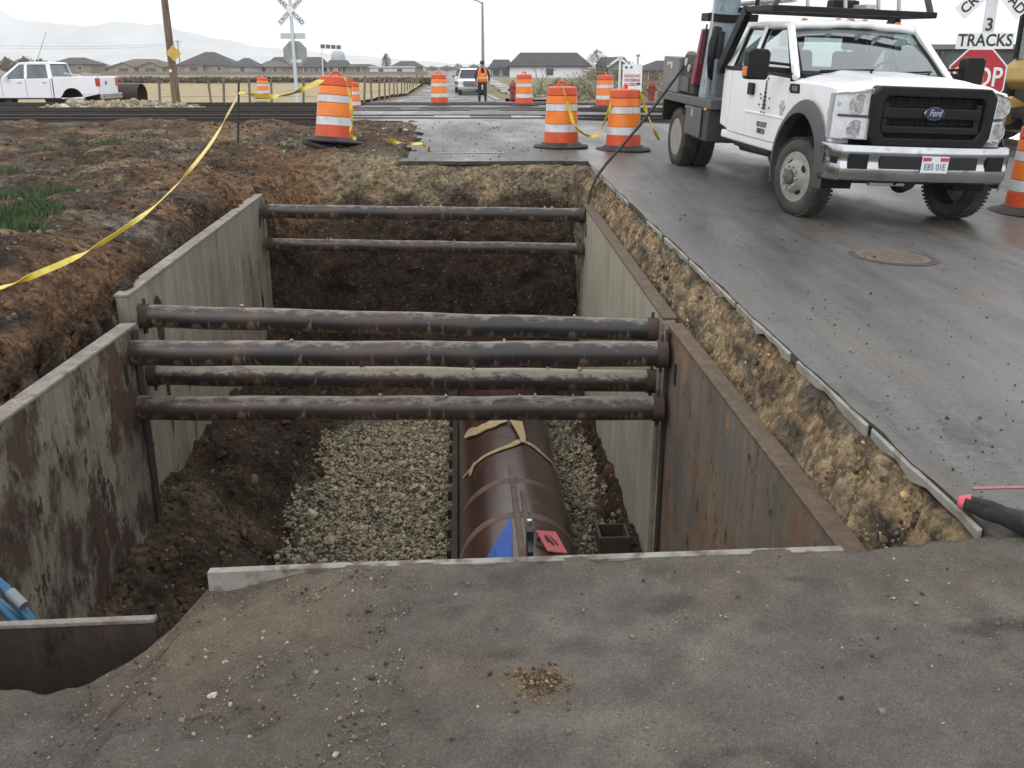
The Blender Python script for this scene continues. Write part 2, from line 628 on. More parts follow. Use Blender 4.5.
# right face: pale road base, banded
fr = (sst(1.64, 1.68, U) * (Y < 14.1))[..., None]
dr = (roadz(U, Y) - Z)[..., None]
Cr = blend(C_TAN, np.array((.27, .185, .105)), n1 * 1.2 + .2)
Cr = blend(Cr, C_GRY * .85, np.clip(n2 * 1.5 - .1, 0, 1))
Cr = blend(Cr, np.array((.29, .20, .115)), np.exp(-((dr - .21 + .05 * n1) / .07) ** 2) * (.55 + .8 * n2))
Cr = blend(Cr, C_TOP, np.clip(n3 * 1.6 - .35, 0, 1) * .8)
Cr = blend(Cr, C_TAN * .5, sst(.30, .48, dr + .2 * n2) * .85)
Cr = blend(Cr, C_TOP * .8, sst(.10, .02, dr + .05 * n2) * .6)
Cr = blend(Cr, np.array((.10, .085, .066)), np.exp(-((dr - .27 + .06 * n1) / .05) ** 2) * (.6 + n2))
C = blend(C, Cr, fr)
C = C * (1 + .25 * fbm(U * 18, Y * 18, Z * 18, 3))[..., None]
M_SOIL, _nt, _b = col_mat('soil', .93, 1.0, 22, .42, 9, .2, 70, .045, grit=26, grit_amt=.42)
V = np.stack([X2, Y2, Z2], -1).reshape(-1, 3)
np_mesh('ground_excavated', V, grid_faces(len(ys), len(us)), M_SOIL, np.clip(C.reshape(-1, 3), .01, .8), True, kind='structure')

def soil_z(x, Yq):
    """height of the bank outside the pit"""
    u = np.atleast_1d(np.asarray(x, float) + SK * np.asarray(Yq, float))
    return top_level(u, np.atleast_1d(np.asarray(Yq, float)))

# ------------------------------------------------------------------ foreground apron
xs = np.concatenate([np.arange(-6.5, -1.7, .12), np.arange(-1.7, 1.9, .022), np.arange(1.9, 14, .12)])
ts = np.concatenate([np.linspace(-4, 1.2, 40)[:-1], np.linspace(1.2, 3, 90)]) / 3.0
XX, TT = np.meshgrid(xs, ts)
ed = edge(XX) + .035 * fbm(XX * 3, XX * 1.7, 2., 5) * (XX < -.98) + .012 * fbm(XX * 9, XX * 3, 7., 3) * (XX > 1.15)
YY = TT * ed
ZZ = .012 * fbm(XX * 1.6, YY * 1.6, 1., 4) + .004 * fbm(XX * 14, YY * 14, 3., 3)
dirt = sst(.1, -.75, XX + .22 * fbm(XX * 1.7, YY * 1.7, 5., 4) + .0 * YY) 
dirt = np.maximum(dirt, .55 * sst(2.35, 2.8, YY + .25 * fbm(XX * 2, YY * 2, 3., 4)) * (XX < 1.7))
ZZ = ZZ - .07 * sst(-.45, -1.05, XX) * sst(1.6, 2.75, YY) + dirt * .014 * fbm(XX * 9, YY * 9, 4., 4)
ZZ = ZZ + .02 * np.exp(-(((XX - .07) / .10) ** 2 + ((YY - 2.15) / .09) ** 2)) * (1 + fbm(XX * 15, YY * 15, 1., 3))
na = fbm(XX * 1.1, YY * 1.4, 2., 4)[..., None]
nb = fbm(XX * 3.2, YY * 3.2, 8., 4)[..., None]
A = np.array((.098, .088, .074))
Ca = blend(A + np.zeros(XX.shape + (3,)), np.array((.106, .095, .082)), na * .7 + .2)
Ca = blend(Ca, np.array((.064, .060, .055)), np.clip(-nb - .12, 0, 1) * .55)
nm = fbm(XX * 9, YY * 9, 6., 5)[..., None]
Ca = Ca * (1 + .20 * nm)
Ca = blend(Ca, np.array((.050, .044, .038)), np.clip(fbm(XX * 4, YY * 7, 11., 5)[..., None] - .50, 0, 1) * 1.6)
Ca = blend(Ca, np.array((.093, .088, .080)), np.clip(na * -1 - .1, 0, 1) * .8)
cl_ = blend(np.array((.062, .046, .034)) + 0 * Ca, np.array((.102, .080, .058)), nb + .35)
Ca = blend(Ca, cl_, dirt[..., None] * (.75 + .5 * nb))
sp = np.exp(-(((XX - .07) / .085) ** 2 + ((YY - 2.15) / .075) ** 2))[..., None]
Ca = blend(Ca, np.array((.125, .085, .05)), sp * .9 * (.8 + 1.5 * nb))
# skirt: the broken edge drops into the pit
rows_X, rows_Y, rows_Z, rows_C = [XX], [YY], [ZZ], [Ca]
top_y, top_z = YY[-1], ZZ[-1]
for k, d in enumerate((.03, .08, .15, .3, .6, 1.1, 1.8, 3.2)):
    rows_X.append(xs[None])
    inset = .02 + .02 * k + .03 * fbm(xs * 5, xs * 0 + d * 6, 1., 4)
    rows_Y.append((top_y - inset)[None])
    rows_Z.append((top_z - d)[None])
    rows_C.append((C_TOP * (1.2 if d > .1 else 1.6) + np.zeros((1, len(xs), 3))))
GX, GY, GZ, GC = [np.concatenate(r, 0) for r in (rows_X, rows_Y, rows_Z, rows_C)]
M_APRON, nt, b = col_mat('dusty_asphalt', .85, .8, 70, .16, 11, .3, 230, .007, grit=170, grit_amt=.16)
np_mesh('ground_foreground', np.stack([GX, GY, GZ], -1).reshape(-1, 3), grid_faces(GX.shape[0], len(xs)), M_APRON, np.clip(GC.reshape(-1, 3), .01, .8), True, kind='structure')

# ------------------------------------------------------------------ asphalt street
M_ROAD, nt, b = newmat('street_asphalt')
nA = noise_node(nt, .55, 6, .6, mapping=(1, .35, 1))
nB = noise_node(nt, 3.2, 5, .6)
c = mixc(nt, (.064, .061, .057), (.104, .101, .097), ramp(nt, nA.outputs['Fac'], .36, .62))
c = mixc(nt, c, (.046, .045, .044), ramp(nt, nB.outputs['Fac'], .56, .74))
nC = noise_node(nt, 1.1, 5, .6, mapping=(1, .25, 1))
c = mixc(nt, c, (.105, .088, .068), ramp(nt, nC.outputs['Fac'], .55, .74))
nD = noise_node(nt, 160, 3, .8)
c = mixc(nt, c, ramp(nt, nD.outputs['Fac'], .3, .7, (.72, .72, .72, 1), (1.28, 1.28, 1.28, 1)), 1.0, 'MULTIPLY')
nE = noise_node(nt, 30, 6, .75)
c = mixc(nt, c, ramp(nt, nE.outputs['Fac'], .34, .66, (.70, .69, .68, 1), (1.22, 1.21, 1.19, 1)), 1.0, 'MULTIPLY')
nF = noise_node(nt, 1.3, 5, .6, mapping=(5, .22, 1))
c = mixc(nt, c, ramp(nt, nF.outputs['Fac'], .36, .64, (.80, .785, .765, 1), (1.12, 1.12, 1.12, 1)), 1.0, 'MULTIPLY')
nG = noise_node(nt, 13, 7, .8)
c = mixc(nt, c, (.035, .029, .024), ramp(nt, nG.outputs['Fac'], .655, .70))
nH = noise_node(nt, .8, 6, .62, mapping=(1.3, .6, 1))
c = mixc(nt, c, (.085, .068, .050), ramp(nt, nH.outputs['Fac'], .56, .72))
nt.links.new(c, b.inputs['Base Color'])
mr = nt.nodes.new('ShaderNodeMapRange')
mr.inputs['From Min'].default_value = .38
mr.inputs['From Max'].default_value = .62
mr.inputs['To Min'].default_value = .26
mr.inputs['To Max'].default_value = .72
nt.links.new(nA.outputs['Fac'], mr.inputs['Value'])
nt.links.new(mr.outputs[0], b.inputs['Roughness'])
b.inputs['Specular IOR Level'].default_value = .5
bump(nt, b, nD.outputs['Fac'], .35, .004)

rus = np.concatenate([np.arange(-3.3, 1.9, .1), np.arange(1.9, 13.01, .16)])
rys = np.concatenate([np.arange(2.98, 14.1, .16), np.arange(14.16, 24, .1), np.arange(24, 60, .5), np.arange(60, 320, 4)])
UU, YR = np.meshgrid(rus, rys)
ZR = roadz(UU, YR)
YR = YR + np.where(np.abs(YR - 14.16) < .01, .05 * fbm(UU * 2.2, UU * .7, 2., 5) - .02, 0)
XR = ux(UU, YR) + np.where(np.abs(UU - 1.9) < .01, .012 * fbm(YR * 3, YR * 1.3, 5., 4), 0)
fs = grid_faces(len(rys), len(rus))
uc = UU.ravel()[fs].mean(1)
yc = YR.ravel()[fs].mean(1)
leftedge = np.where(yc < 22.6, -.82 + .16 * fbm(yc * .8, yc * .3, 4., 3), -3.2)
leftedge = np.where(yc < 22.6, leftedge - .5 * sst(21, 22.6, yc), leftedge)
keep = ((uc > 1.9) & (yc < 40)) | ((yc > 14.15) & (uc > leftedge) & (uc < 1.9)) 
ro = np_mesh('road', np.stack([XR, YR, ZR], -1).reshape(-1, 3), fs[keep], M_ROAD, None, False, kind='structure')
M_CUT = mat('asphalt_cut', (.040, .036, .032), (.085, .07, .052), 9, .9, bmp=.8, bscale=50, bdist=.02)
ro.data.materials.append(M_CUT)
md = ro.modifiers.new('thickness', 'SOLIDIFY')
md.thickness = .05
md.offset = -1
md.material_offset_rim = 1

# ------------------------------------------------------------------ open country
M_LAND, nt, b = newmat('field_soil')
nA = noise_node(nt, .12, 6, .65)
nB = noise_node(nt, 1.4, 6, .7)
c = mixc(nt, (.15, .12, .085), (.25, .20, .125), ramp(nt, nA.outputs['Fac'], .35, .65))
c = mixc(nt, c, (.09, .085, .05), ramp(nt, nB.outputs['Fac'], .5, .72))
nt.links.new(c, b.inputs['Base Color'])
b.inputs['Roughness'].default_value = .95
bump(nt, b, nB.outputs['Fac'], .6, .1)
gx_ = np.concatenate([-np.geomspace(40, 5150, 14)[::-1], np.arange(-36, -13, 3), [-12.9], np.arange(-12, 16.1, .5), np.arange(18, 40, 3), np.geomspace(44, 3150, 14)])
gy_ = np.concatenate([[-60, -30, -10, 0, 1.75, 4, 7, 10, 13, 16, 19], np.arange(22, 50, .7), np.arange(50, 160, 5), np.geomspace(165, 6150, 16)])
GX, GY = np.meshgrid(gx_, gy_)
GU = GX + SK * GY
GZ = base(GY) - .16 + .05 * fbm(GX * .4, GY * .4, 2., 3) * (GY < 60)
GZ = GZ - .16 * sst(20.5, 23, GY) * (1 - sst(35, 38, GY)) * sst(-3.0, -4.0, GU)
GZ = np.where(GY > 60, base(GY) * sst(9, 3, np.abs(GU)) - .12, GZ)
fs = grid_faces(len(gy_), len(gx_))
xc = GX.ravel()[fs].mean(1)
yc = GY.ravel()[fs].mean(1)
hole = (yc > 1.0) & (yc < 21.5) & (xc > -12.9) & (xc < 10.8)
hole |= (yc < 3) & (yc > -3.5) & (xc > -6.2) & (xc < 10.8)
np_mesh('ground', np.stack([GX, GY, GZ], -1).reshape(-1, 3), fs[~hole], M_LAND, None, True, kind='structure')

M_STRAW = mat('dry_grass', (.32, .255, .135), (.25, .19, .10), .4, .95, c3=(.38, .32, .19), scale3=2.5, bmp=.8, bscale=3, bdist=.05)
fx = np.concatenate([-np.geomspace(8, 400, 40)[::-1]])
fy = np.arange(40, 122, 1.5)
GX, GY = np.meshgrid(fx, fy)
GX = np.minimum(GX, -3.9 - SK * GY)
GZ = base(GY) * sst(-12, -6, GX) + .03 + .05 * fbm(GX * .5, GY * .5, 3., 3)
np_mesh('field', np.stack([GX, GY, GZ], -1).reshape(-1, 3), grid_faces(len(fy), len(fx)), M_STRAW, None, True, kind='structure')

# verge and footway to the right of the far street
M_VERGE = mat('verge_grass', (.105, .12, .045), (.20, .165, .085), 1.1, .95, c3=(.25, .20, .11), scale3=4, bmp=.8, bscale=5, bdist=.05)
vs_y = np.arange(38, 140, 1.5)
vs_u = np.linspace(2.02, 60, 40)
GU, GY = np.meshgrid(vs_u, vs_y)
GZ = base(GY) * sst(9, 3, GU) + .07 + .02 * fbm(GU * .5, GY * .5, 3., 3)
np_mesh('verge', np.stack([ux(GU, GY), GY, GZ], -1).reshape(-1, 3), grid_faces(len(vs_y), len(vs_u)), M_VERGE, None, True, kind='structure')
M_CONC = mat('concrete', (.36, .35, .32), (.28, .27, .245), 5, .85, c3=(.20, .18, .15), scale3=9, bmp=.3, bscale=60)
k = MB()
yy = list(np.arange(38.5, 140, 3))
for a, b_ in zip(yy[:-1], yy[1:]):
    p = [(ux(u_, y_), y_, float(base(y_)) + z_) for y_ in (a, b_) for u_, z_ in ((1.86, .0), (1.86, .13), (2.02, .135), (2.02, .0))]
    k.add(p, [(0, 1, 5, 4), (1, 2, 6, 5), (2, 3, 7, 6)])
k.build('kerb', M_CONC, fix=False)['kind'] = 'structure'
k = MB()
for a, b_ in zip(yy[:-1], yy[1:]):
    off = lambda y_: 3.4 + .0 * y_
    p = [(ux(off(y_) + w, y_), y_, float(base(y_)) + .19) for y_ in (a, b_) for w in (0, 1.3)]
    k.add(p, [(0, 1, 3, 2)])
k.build('footway', M_CONC, solid=.1)['kind'] = 'structure'

# distant ridge, pale bluish colour with haze painted in
M_HILL = mat('mountain_hazed', (.26, .27, .27), (.36, .37, .38), .004, 1.0, c3=(.55, .57, .60), scale3=.0035, thr3=(.45, .72), map3=(1, 1, .6))
hx = np.linspace(-4200, 900, 170)
hp = np.interp(hx, [-4200, -2900, -2300, -1800, -1350, -1000, -700, -300, 200, 900], [300, 285, 235, 205, 120, 80, 50, 26, 12, 4])
hp = hp * (1 + .10 * fbm(hx * .004, hx * 0, 1., 5))
ht = np.linspace(0, 1, 26)
HX, HT = np.meshgrid(hx, ht)
HP = hp[None] * np.ones_like(HT)
prof = np.where(HT < .6, (HT / .6) ** 1.2, 1 - (HT - .6) / .4)
HY = 4300 + HT * 1500 + .0 * HX
HZ = HP * prof * (1 + .22 * fbm(HX * .006, HY * .006, 3., 5) * np.minimum(1, prof * (1 - prof) * 5)) - 3
np_mesh('mountains', np.stack([HX, HY, HZ], -1).reshape(-1, 3), grid_faces(26, 170), M_HILL, None, True, kind='structure')

# haze in the air
m, nt, b = newmat('haze')
nt.nodes.remove(b)
pv = nt.nodes.new('ShaderNodeVolumePrincipled')
pv.inputs['Color'].default_value = (.94, .97, 1.0, 1)
pv.inputs['Density'].default_value = .00030
pv.inputs['Anisotropy'].default_value = .2
nt.links.new(pv.outputs[0], nt.nodes['Material Output'].inputs['Volume'])
h = MB().box2((-5200, -200, -8), (3200, 6200, 400)).build('haze', m)
h['kind'] = 'stuff'

# ------------------------------------------------------------------ loose stones, clods and gravel
M_STONE, nt, b = col_mat('stone', .9, .3, 60, .25, 30, .25, 120, .005)
n = 5200       # bank
uq = -2.95 - RNG.exponential(2.6, n)
yq = RNG.uniform(2.3, 21.5, n)
k = (uq > -12.5)
uq, yq = uq[k], yq[k]
sz = .008 + RNG.gamma(.8, .013, len(uq))
P = np.stack([ux(uq, yq), yq, top_level(uq, yq) + sz * .2], -1)
stones('clods', P, sz, pick([C_TOP, C_TOP * 1.2, C_BRN, C_BRN * .8, C_DRY, C_GRY, C_TOP * 1.5], len(P)), M_STONE)
# shoulder round the leaning drum
n = 900
uq = RNG.uniform(-3.2, -.9, n)
yq = RNG.uniform(14.3, 21.5, n)
sz = .006 + RNG.gamma(.8, .011, n)
P = np.stack([ux(uq, yq), yq, top_level(uq, yq) + np.where((uq > -.8), .06, 0) + sz * .2], -1)
stones('clods', P, sz, pick([C_TOP, C_BRN, C_DRY, C_GRY * 1.4, (.34, .31, .26)], n), M_STONE)
# foreground pebbles
n = 4000
xq = np.concatenate([-.30 - np.abs(RNG.normal(0, .55, 2700)), RNG.uniform(-1.5, 2.4, 1300)])
yq = RNG.uniform(1.45, 2.85, n)
k = yq < edge(xq) - .03
xq, yq = xq[k], yq[k]
sz = .0018 + RNG.gamma(.9, .0019, len(xq))
zq = -.07 * sst(-.45, -1.05, xq) * sst(1.6, 2.75, yq) + .012 * fbm(xq * 1.6, yq * 1.6, 1., 4)
stones('pebbles', np.stack([xq, yq, zq + sz * .35], -1), sz, pick([(.20, .165, .12), (.30, .26, .20), (.14, .11, .085), (.09, .07, .05), (.05, .045, .04)], len(xq)), M_STONE)
n = 420
a_ = RNG.uniform(0, 2 * PI, n)
r_ = np.abs(RNG.normal(0, .06, n))
xq, yq = .07 + r_ * np.cos(a_), 2.15 + r_ * np.sin(a_) * .85
sz = .0018 + RNG.gamma(.9, .0022, n)
stones('crumbs', np.stack([xq, yq, .012 * fbm(xq * 1.6, yq * 1.6, 1., 4) + .02 * np.exp(-(r_ / .09) ** 2) + sz * .3], -1), sz, pick([(.15, .095, .05), (.11, .07, .04), (.20, .14, .085), (.06, .045, .03)], n), M_STONE)
# crumbs of earth on the street
n = 1700
uq = 1.95 + RNG.exponential(1.4, n)
yq = 3.1 + RNG.exponential(4.5, n)
k = (yq < 13) & (uq < 9)
uq, yq = uq[k], yq[k]
sz = .0016 + RNG.gamma(.8, .0023, len(uq))
stones('crumbs', np.stack([ux(uq, yq), yq, roadz(uq, yq) + sz * .3], -1), sz, pick([(.04, .035, .03), (.07, .055, .04), (.12, .09, .06)], len(uq)), M_STONE)
n = 420
uq = RNG.uniform(-.8, 1.9, n)
yq = RNG.uniform(14.3, 22, n)
sz = .004 + RNG.gamma(.9, .005, n)
stones('crumbs', np.stack([ux(uq, yq), yq, roadz(uq, yq) + sz * .3], -1), sz, pick([(.04, .035, .03), (.07, .055, .04), (.12, .09, .06)], n), M_STONE)
# stones bedded in the cut faces
n = 2600
yq = 3.2 + RNG.uniform(0, 1, n) ** 1.5 * 10
uq = RNG.uniform(1.70, 1.885, n)
fq = np.clip((1.885 - uq) / .20, 0, 1)
zq = (roadz(uq, yq) - .10) * (1 - fq) + fq * (base(yq) - .58)
sz = .004 + RNG.gamma(1.0, .005, n)
stones('clods', np.stack([ux(uq, yq), yq, zq], -1), sz, pick([C_TAN, C_TAN * .7, (.40, .28, .14), C_GRY, C_TOP], n), M_STONE)
# gravel bedding in the pit
n = 19000
uq = np.concatenate([RNG.uniform(-1.75, -.05, 14500), RNG.uniform(.92, 1.5, 4500)])
yq = RNG.uniform(5.4, 12.0, n)
k = (uq > -1.65 + .25 * fbm(yq * 1.2, uq * .4, 2., 3))
k &= ~((yq > 11.3) & (uq < -.9 + (yq - 11.3) * .9))
uq, yq = uq[k], yq[k]
sz = .012 + RNG.gamma(1.6, .006, len(uq))
zq = floor_level(uq, yq) + RNG.uniform(.0, .06, len(uq))
stones('gravel', np.stack([ux(uq, yq), yq, zq], -1), sz, pick([(.31, .27, .195), (.25, .22, .16), (.36, .315, .23), (.18, .16, .12), (.28, .23, .155)], len(uq)), M_STONE)
# lumps fallen beside the walls in the pit
n = 2200
uq = np.concatenate([RNG.uniform(-2.55, -1.5, 1500), RNG.uniform(1.25, 1.58, 700)])
yq = RNG.uniform(5.6, 12.4, n)
sz = .008 + RNG.gamma(.8, .013, n)
stones('clods', np.stack([ux(uq, yq), yq, floor_level(uq, yq) + sz * .2], -1), sz, pick([C_PIT, C_BRN * .5, C_TOP, C_PIT * 1.5, C_DRY * .7], n), M_STONE)

# tufts of grass on the bank
M_GRASS = mat('green_grass', (.030, .068, .018), (.055, .09, .026), 3, .8)
gb = MB()
for (px, py, n, rad) in ((40, 200, 900, .40), (18, 224, 900, .40), (8, 246, 400, .3), (48, 168, 130, .22), (107, 160, 120, .3), (150, 156, 60, .25), (3, 182, 140, .25), (70, 196, 120, .2)):
    p = at_z(px, py, .12)
    for _ in range(n):
        a, r_ = random.random() * 2 * PI, rad * random.random() ** .6
        x, y = p.x + r_ * math.cos(a) * 1.2, p.y + r_ * math.sin(a)
        z = float(soil_z(x, y)[0]) - .01
        h_ = random.uniform(.05, .15)
        t = random.random() * 2 * PI
        dx, dy = math.cos(t) * .006, math.sin(t) * .006
        lx, ly = random.gauss(0, .05), random.gauss(0, .05)
        gb.add([(x - dx, y - dy, z), (x + dx, y + dy, z), (x + lx * .5 + dx * .7, y + ly * .5 + dy * .7, z + h_ * .6), (x + lx * .5 - dx * .7, y + ly * .5 - dy * .7, z + h_ * .6), (x + lx, y + ly, z + h_)], [(0, 1, 2, 3), (3, 2, 4)])
tag(gb.build('grass', M_GRASS, fix=False), kind='stuff')
# ------------------------------------------------------------------ the shored pit
def steel_mat(name, paint, paint2, rustc, amount, streak=(2.6, 2.6, .8), dark=(.030, .020, .015), low=0.0, zref=0.0, bright=1.0):
    """old paint on steel, worn to rust in blotches, runs and pits; low darkens the sheet towards its foot"""
    m, nt, b = newmat(name)
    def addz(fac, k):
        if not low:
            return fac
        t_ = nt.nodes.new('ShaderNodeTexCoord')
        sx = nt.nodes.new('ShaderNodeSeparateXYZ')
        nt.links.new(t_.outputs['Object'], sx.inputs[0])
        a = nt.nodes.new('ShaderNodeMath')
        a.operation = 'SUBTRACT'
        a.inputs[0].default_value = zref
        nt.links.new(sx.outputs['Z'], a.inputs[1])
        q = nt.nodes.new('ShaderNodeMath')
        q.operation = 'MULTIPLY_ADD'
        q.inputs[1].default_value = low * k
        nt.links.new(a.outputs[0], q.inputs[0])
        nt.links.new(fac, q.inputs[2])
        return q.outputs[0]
    n0 = noise_node(nt, 1.1, 6, .65)
    c = mixc(nt, paint, paint2, ramp(nt, n0.outputs['Fac'], .36, .64))
    nv = noise_node(nt, 2.2, 5, .6, mapping=(5, 5, .35))
    c = mixc(nt, c, ramp(nt, nv.outputs['Fac'], .35, .66, (.78, .77, .74, 1), (1.15, 1.15, 1.14, 1)), 1.0, 'MULTIPLY')
    ns = noise_node(nt, 1.5, 8, .72, mapping=streak)
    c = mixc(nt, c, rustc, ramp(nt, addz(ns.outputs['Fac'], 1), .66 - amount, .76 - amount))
    no = noise_node(nt, 1.7, 7, .68, mapping=(1.5, 1.5, .9))
    c = mixc(nt, c, (rustc[0] * 1.9, rustc[1] * 1.6, rustc[2] * 1.2), ramp(nt, no.outputs['Fac'], .645 - amount * .5, .76 - amount * .4))
    n2 = noise_node(nt, 6.5, 8, .75, mapping=(1.3, 1.3, .6))
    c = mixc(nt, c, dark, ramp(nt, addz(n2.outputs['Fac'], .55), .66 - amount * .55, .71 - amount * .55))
    n3 = noise_node(nt, 60, 5, .75)
    c = mixc(nt, c, ramp(nt, n3.outputs['Fac'], .3, .7, (.72, .71, .7, 1), (1.25, 1.24, 1.22, 1)), 1.0, 'MULTIPLY')
    nt.links.new(c, b.inputs['Base Color'])
    b.inputs['Roughness'].default_value = .7
    b.inputs['Specular IOR Level'].default_value = .35
    bump(nt, b, n2.outputs['Fac'], .35, .006)
    return m

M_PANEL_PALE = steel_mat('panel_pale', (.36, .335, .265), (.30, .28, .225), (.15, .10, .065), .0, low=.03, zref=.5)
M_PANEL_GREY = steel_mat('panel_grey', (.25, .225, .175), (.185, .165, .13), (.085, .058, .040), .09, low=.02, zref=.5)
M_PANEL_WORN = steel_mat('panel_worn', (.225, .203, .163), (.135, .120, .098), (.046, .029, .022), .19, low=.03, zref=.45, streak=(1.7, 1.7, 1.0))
M_PANEL_RUST = steel_mat('panel_rust', (.190, .143, .104), (.120, .105, .092), (.150, .088, .054), .15, dark=(.040, .029, .024), low=.0, streak=(1.8, 1.8, 1.0))
M_PANEL_EDGE = steel_mat('panel_edge', (.25, .235, .205), (.17, .15, .125), (.09, .055, .035), .10, streak=(4, 4, 4))
M_EDGE_SOIL = steel_mat('edge_with_soil', (.12, .085, .058), (.085, .062, .045), (.14, .095, .06), .10, streak=(4, 4, 4), dark=(.04, .03, .024))
M_RUSTDARK = steel_mat('rust_dark', (.045, .030, .023), (.030, .023, .019), (.070, .040, .025), .06)
M_PIPE = None
def pipe_mat(name, dk, top, mud=(.80, .92)):
    """round strut: rusty black steel with dried mud along the top and drips on the lower side"""
    m, nt, b = newmat(name)
    n1 = noise_node(nt, 1.6, 5, .6, mapping=(1, 3, 3))
    c = mixc(nt, dk, (.058, .032, .023), ramp(nt, n1.outputs['Fac'], .52, .70))
    n2 = noise_node(nt, 13, 8, .75, mapping=(.55, 1, 1))
    sp = nt.nodes.new('ShaderNodeTexCoord')
    sx = nt.nodes.new('ShaderNodeSeparateXYZ')
    nt.links.new(sp.outputs['Normal'], sx.inputs[0])
    ad = nt.nodes.new('ShaderNodeMath')
    ad.operation = 'MULTIPLY_ADD'
    ad.inputs[1].default_value = .34
    nt.links.new(sx.outputs['Z'], ad.inputs[0])
    nt.links.new(n2.outputs['Fac'], ad.inputs[2])
    c = mixc(nt, c, top, ramp(nt, ad.outputs[0], *mud))           # mud lying on top
    n4 = noise_node(nt, 15, 5, .65, mapping=(1.5, .35, .35))
    ad2 = nt.nodes.new('ShaderNodeMath')
    ad2.operation = 'MULTIPLY_ADD'
    ad2.inputs[1].default_value = -.16
    nt.links.new(sx.outputs['Z'], ad2.inputs[0])
    nt.links.new(n4.outputs['Fac'], ad2.inputs[2])
    c = mixc(nt, c, (.15, .12, .085), ramp(nt, ad2.outputs[0], .60, .66))   # drips
    nt.links.new(c, b.inputs['Base Color'])
    b.inputs['Roughness'].default_value = .42
    bump(nt, b, n2.outputs['Fac'], .25, .006)
    return m
M_STRUT = pipe_mat('strut_steel', (.018, .016, .016), (.16, .13, .10), (.76, .90))
M_STRUT3 = pipe_mat('strut_rusty', (.028, .020, .018), (.17, .145, .11), (.72, .86))
M_STRUT2 = pipe_mat('strut_muddy', (.028, .023, .020), (.24, .205, .155), (.62, .76))
M_COLLAR = mat('collar_rust', (.065, .036, .024), (.035, .026, .021), 9, .8, bmp=.4, bscale=60)

def wall_top(Y):
    return .0

def plank(name, A, B, zt0, zt1, zb, th, m, parent, side):
    """one wall of a shield: from plan point A to B, top heights at both ends; th is measured outwards"""
    A, B = Vector((A[0], A[1], 0)), Vector((B[0], B[1], 0))
    d = (B - A)
    n = Vector((d.y, -d.x, 0)).normalized() * side
    mb = MB()
    K = 14
    vs, fs = [], []
    for i in range(K + 1):
        t = i / K
        p = A + d * t
        z = zt0 + (zt1 - zt0) * t
        w = .006 * math.sin(t * 9 + zb * 7) + .004 * math.sin(t * 23)
        for o, zz in ((0, z + w), (th, z + w), (th, zb), (0, zb)):
            q = p + n * o
            vs.append((q.x, q.y, zz))
    for i in range(K):
        for k in range(4):
            a, b = i * 4 + k, i * 4 + (k + 1) % 4
            fs.append((a, b, b + 4, a + 4))
    fs += [(0, 1, 2, 3), (K * 4 + 3, K * 4 + 2, K * 4 + 1, K * 4)]
    mb.add(vs, fs)
    o = mb.build(name, m, parent, bevel=.006, seg=1)
    # a capping flat along the top and an end post
    t_ = MB()
    t_.bar(A + n * (th / 2) + Vector((0, 0, zt0 + .006)), B + n * (th / 2) + Vector((0, 0, zt1 + .006)), th + .03, .022)
    t_.build('top_edge', M_EDGE_SOIL if side > 0 else M_PANEL_EDGE, o, bevel=.004, seg=1)
    return o, n

def strut(p0, p1, r, m, parent):
    p0, p1 = Vector(p0), Vector(p1)
    d = (p1 - p0).normalized()
    # modelled along its own x so that the mud pattern keeps to the top
    L = (p1 - p0).length
    mb = MB()
    K = 28
    mb.tube([(L * i / K, .004 * math.sin(i * 1.3), .003 * math.sin(i * .9 + 1)) for i in range(K + 1)], r, 20)
    o = mb.build('spreader', m, parent, smooth=True, sharp=50)
    o.location = p0
    o.rotation_euler = d.to_track_quat('X', 'Z').to_euler()
    for x in (.035, L - .035):
        c = MB()
        c.tube([(x - .04, 0, 0), (x + .04, 0, 0)], r + .009, 20)
        c.build('collar', M_COLLAR, o, smooth=True, sharp=50)
        pn = MB()
        pn.tube([(x, 0, -r - .05), (x, 0, r + .055)], .014, 8)
        pn.build('pin', M_COLLAR, o, smooth=True)
    for _ in range(random.randint(2, 5)):
        bits = MB()
        x = random.uniform(.3, L - .3)
        s_ = random.uniform(.012, .022)
        bits.add([Vector(v) * s_ + Vector((x, random.uniform(-.03, .03), r + s_ * .4)) for v in ICO_V], [tuple(f) for f in ICO_F])
        bits.build('mud_crumb', M_STONE_PALE, o)
    return o
M_STONE_PALE = mat('pale_crumb', (.34, .30, .24), (.24, .20, .15), 20, .9)

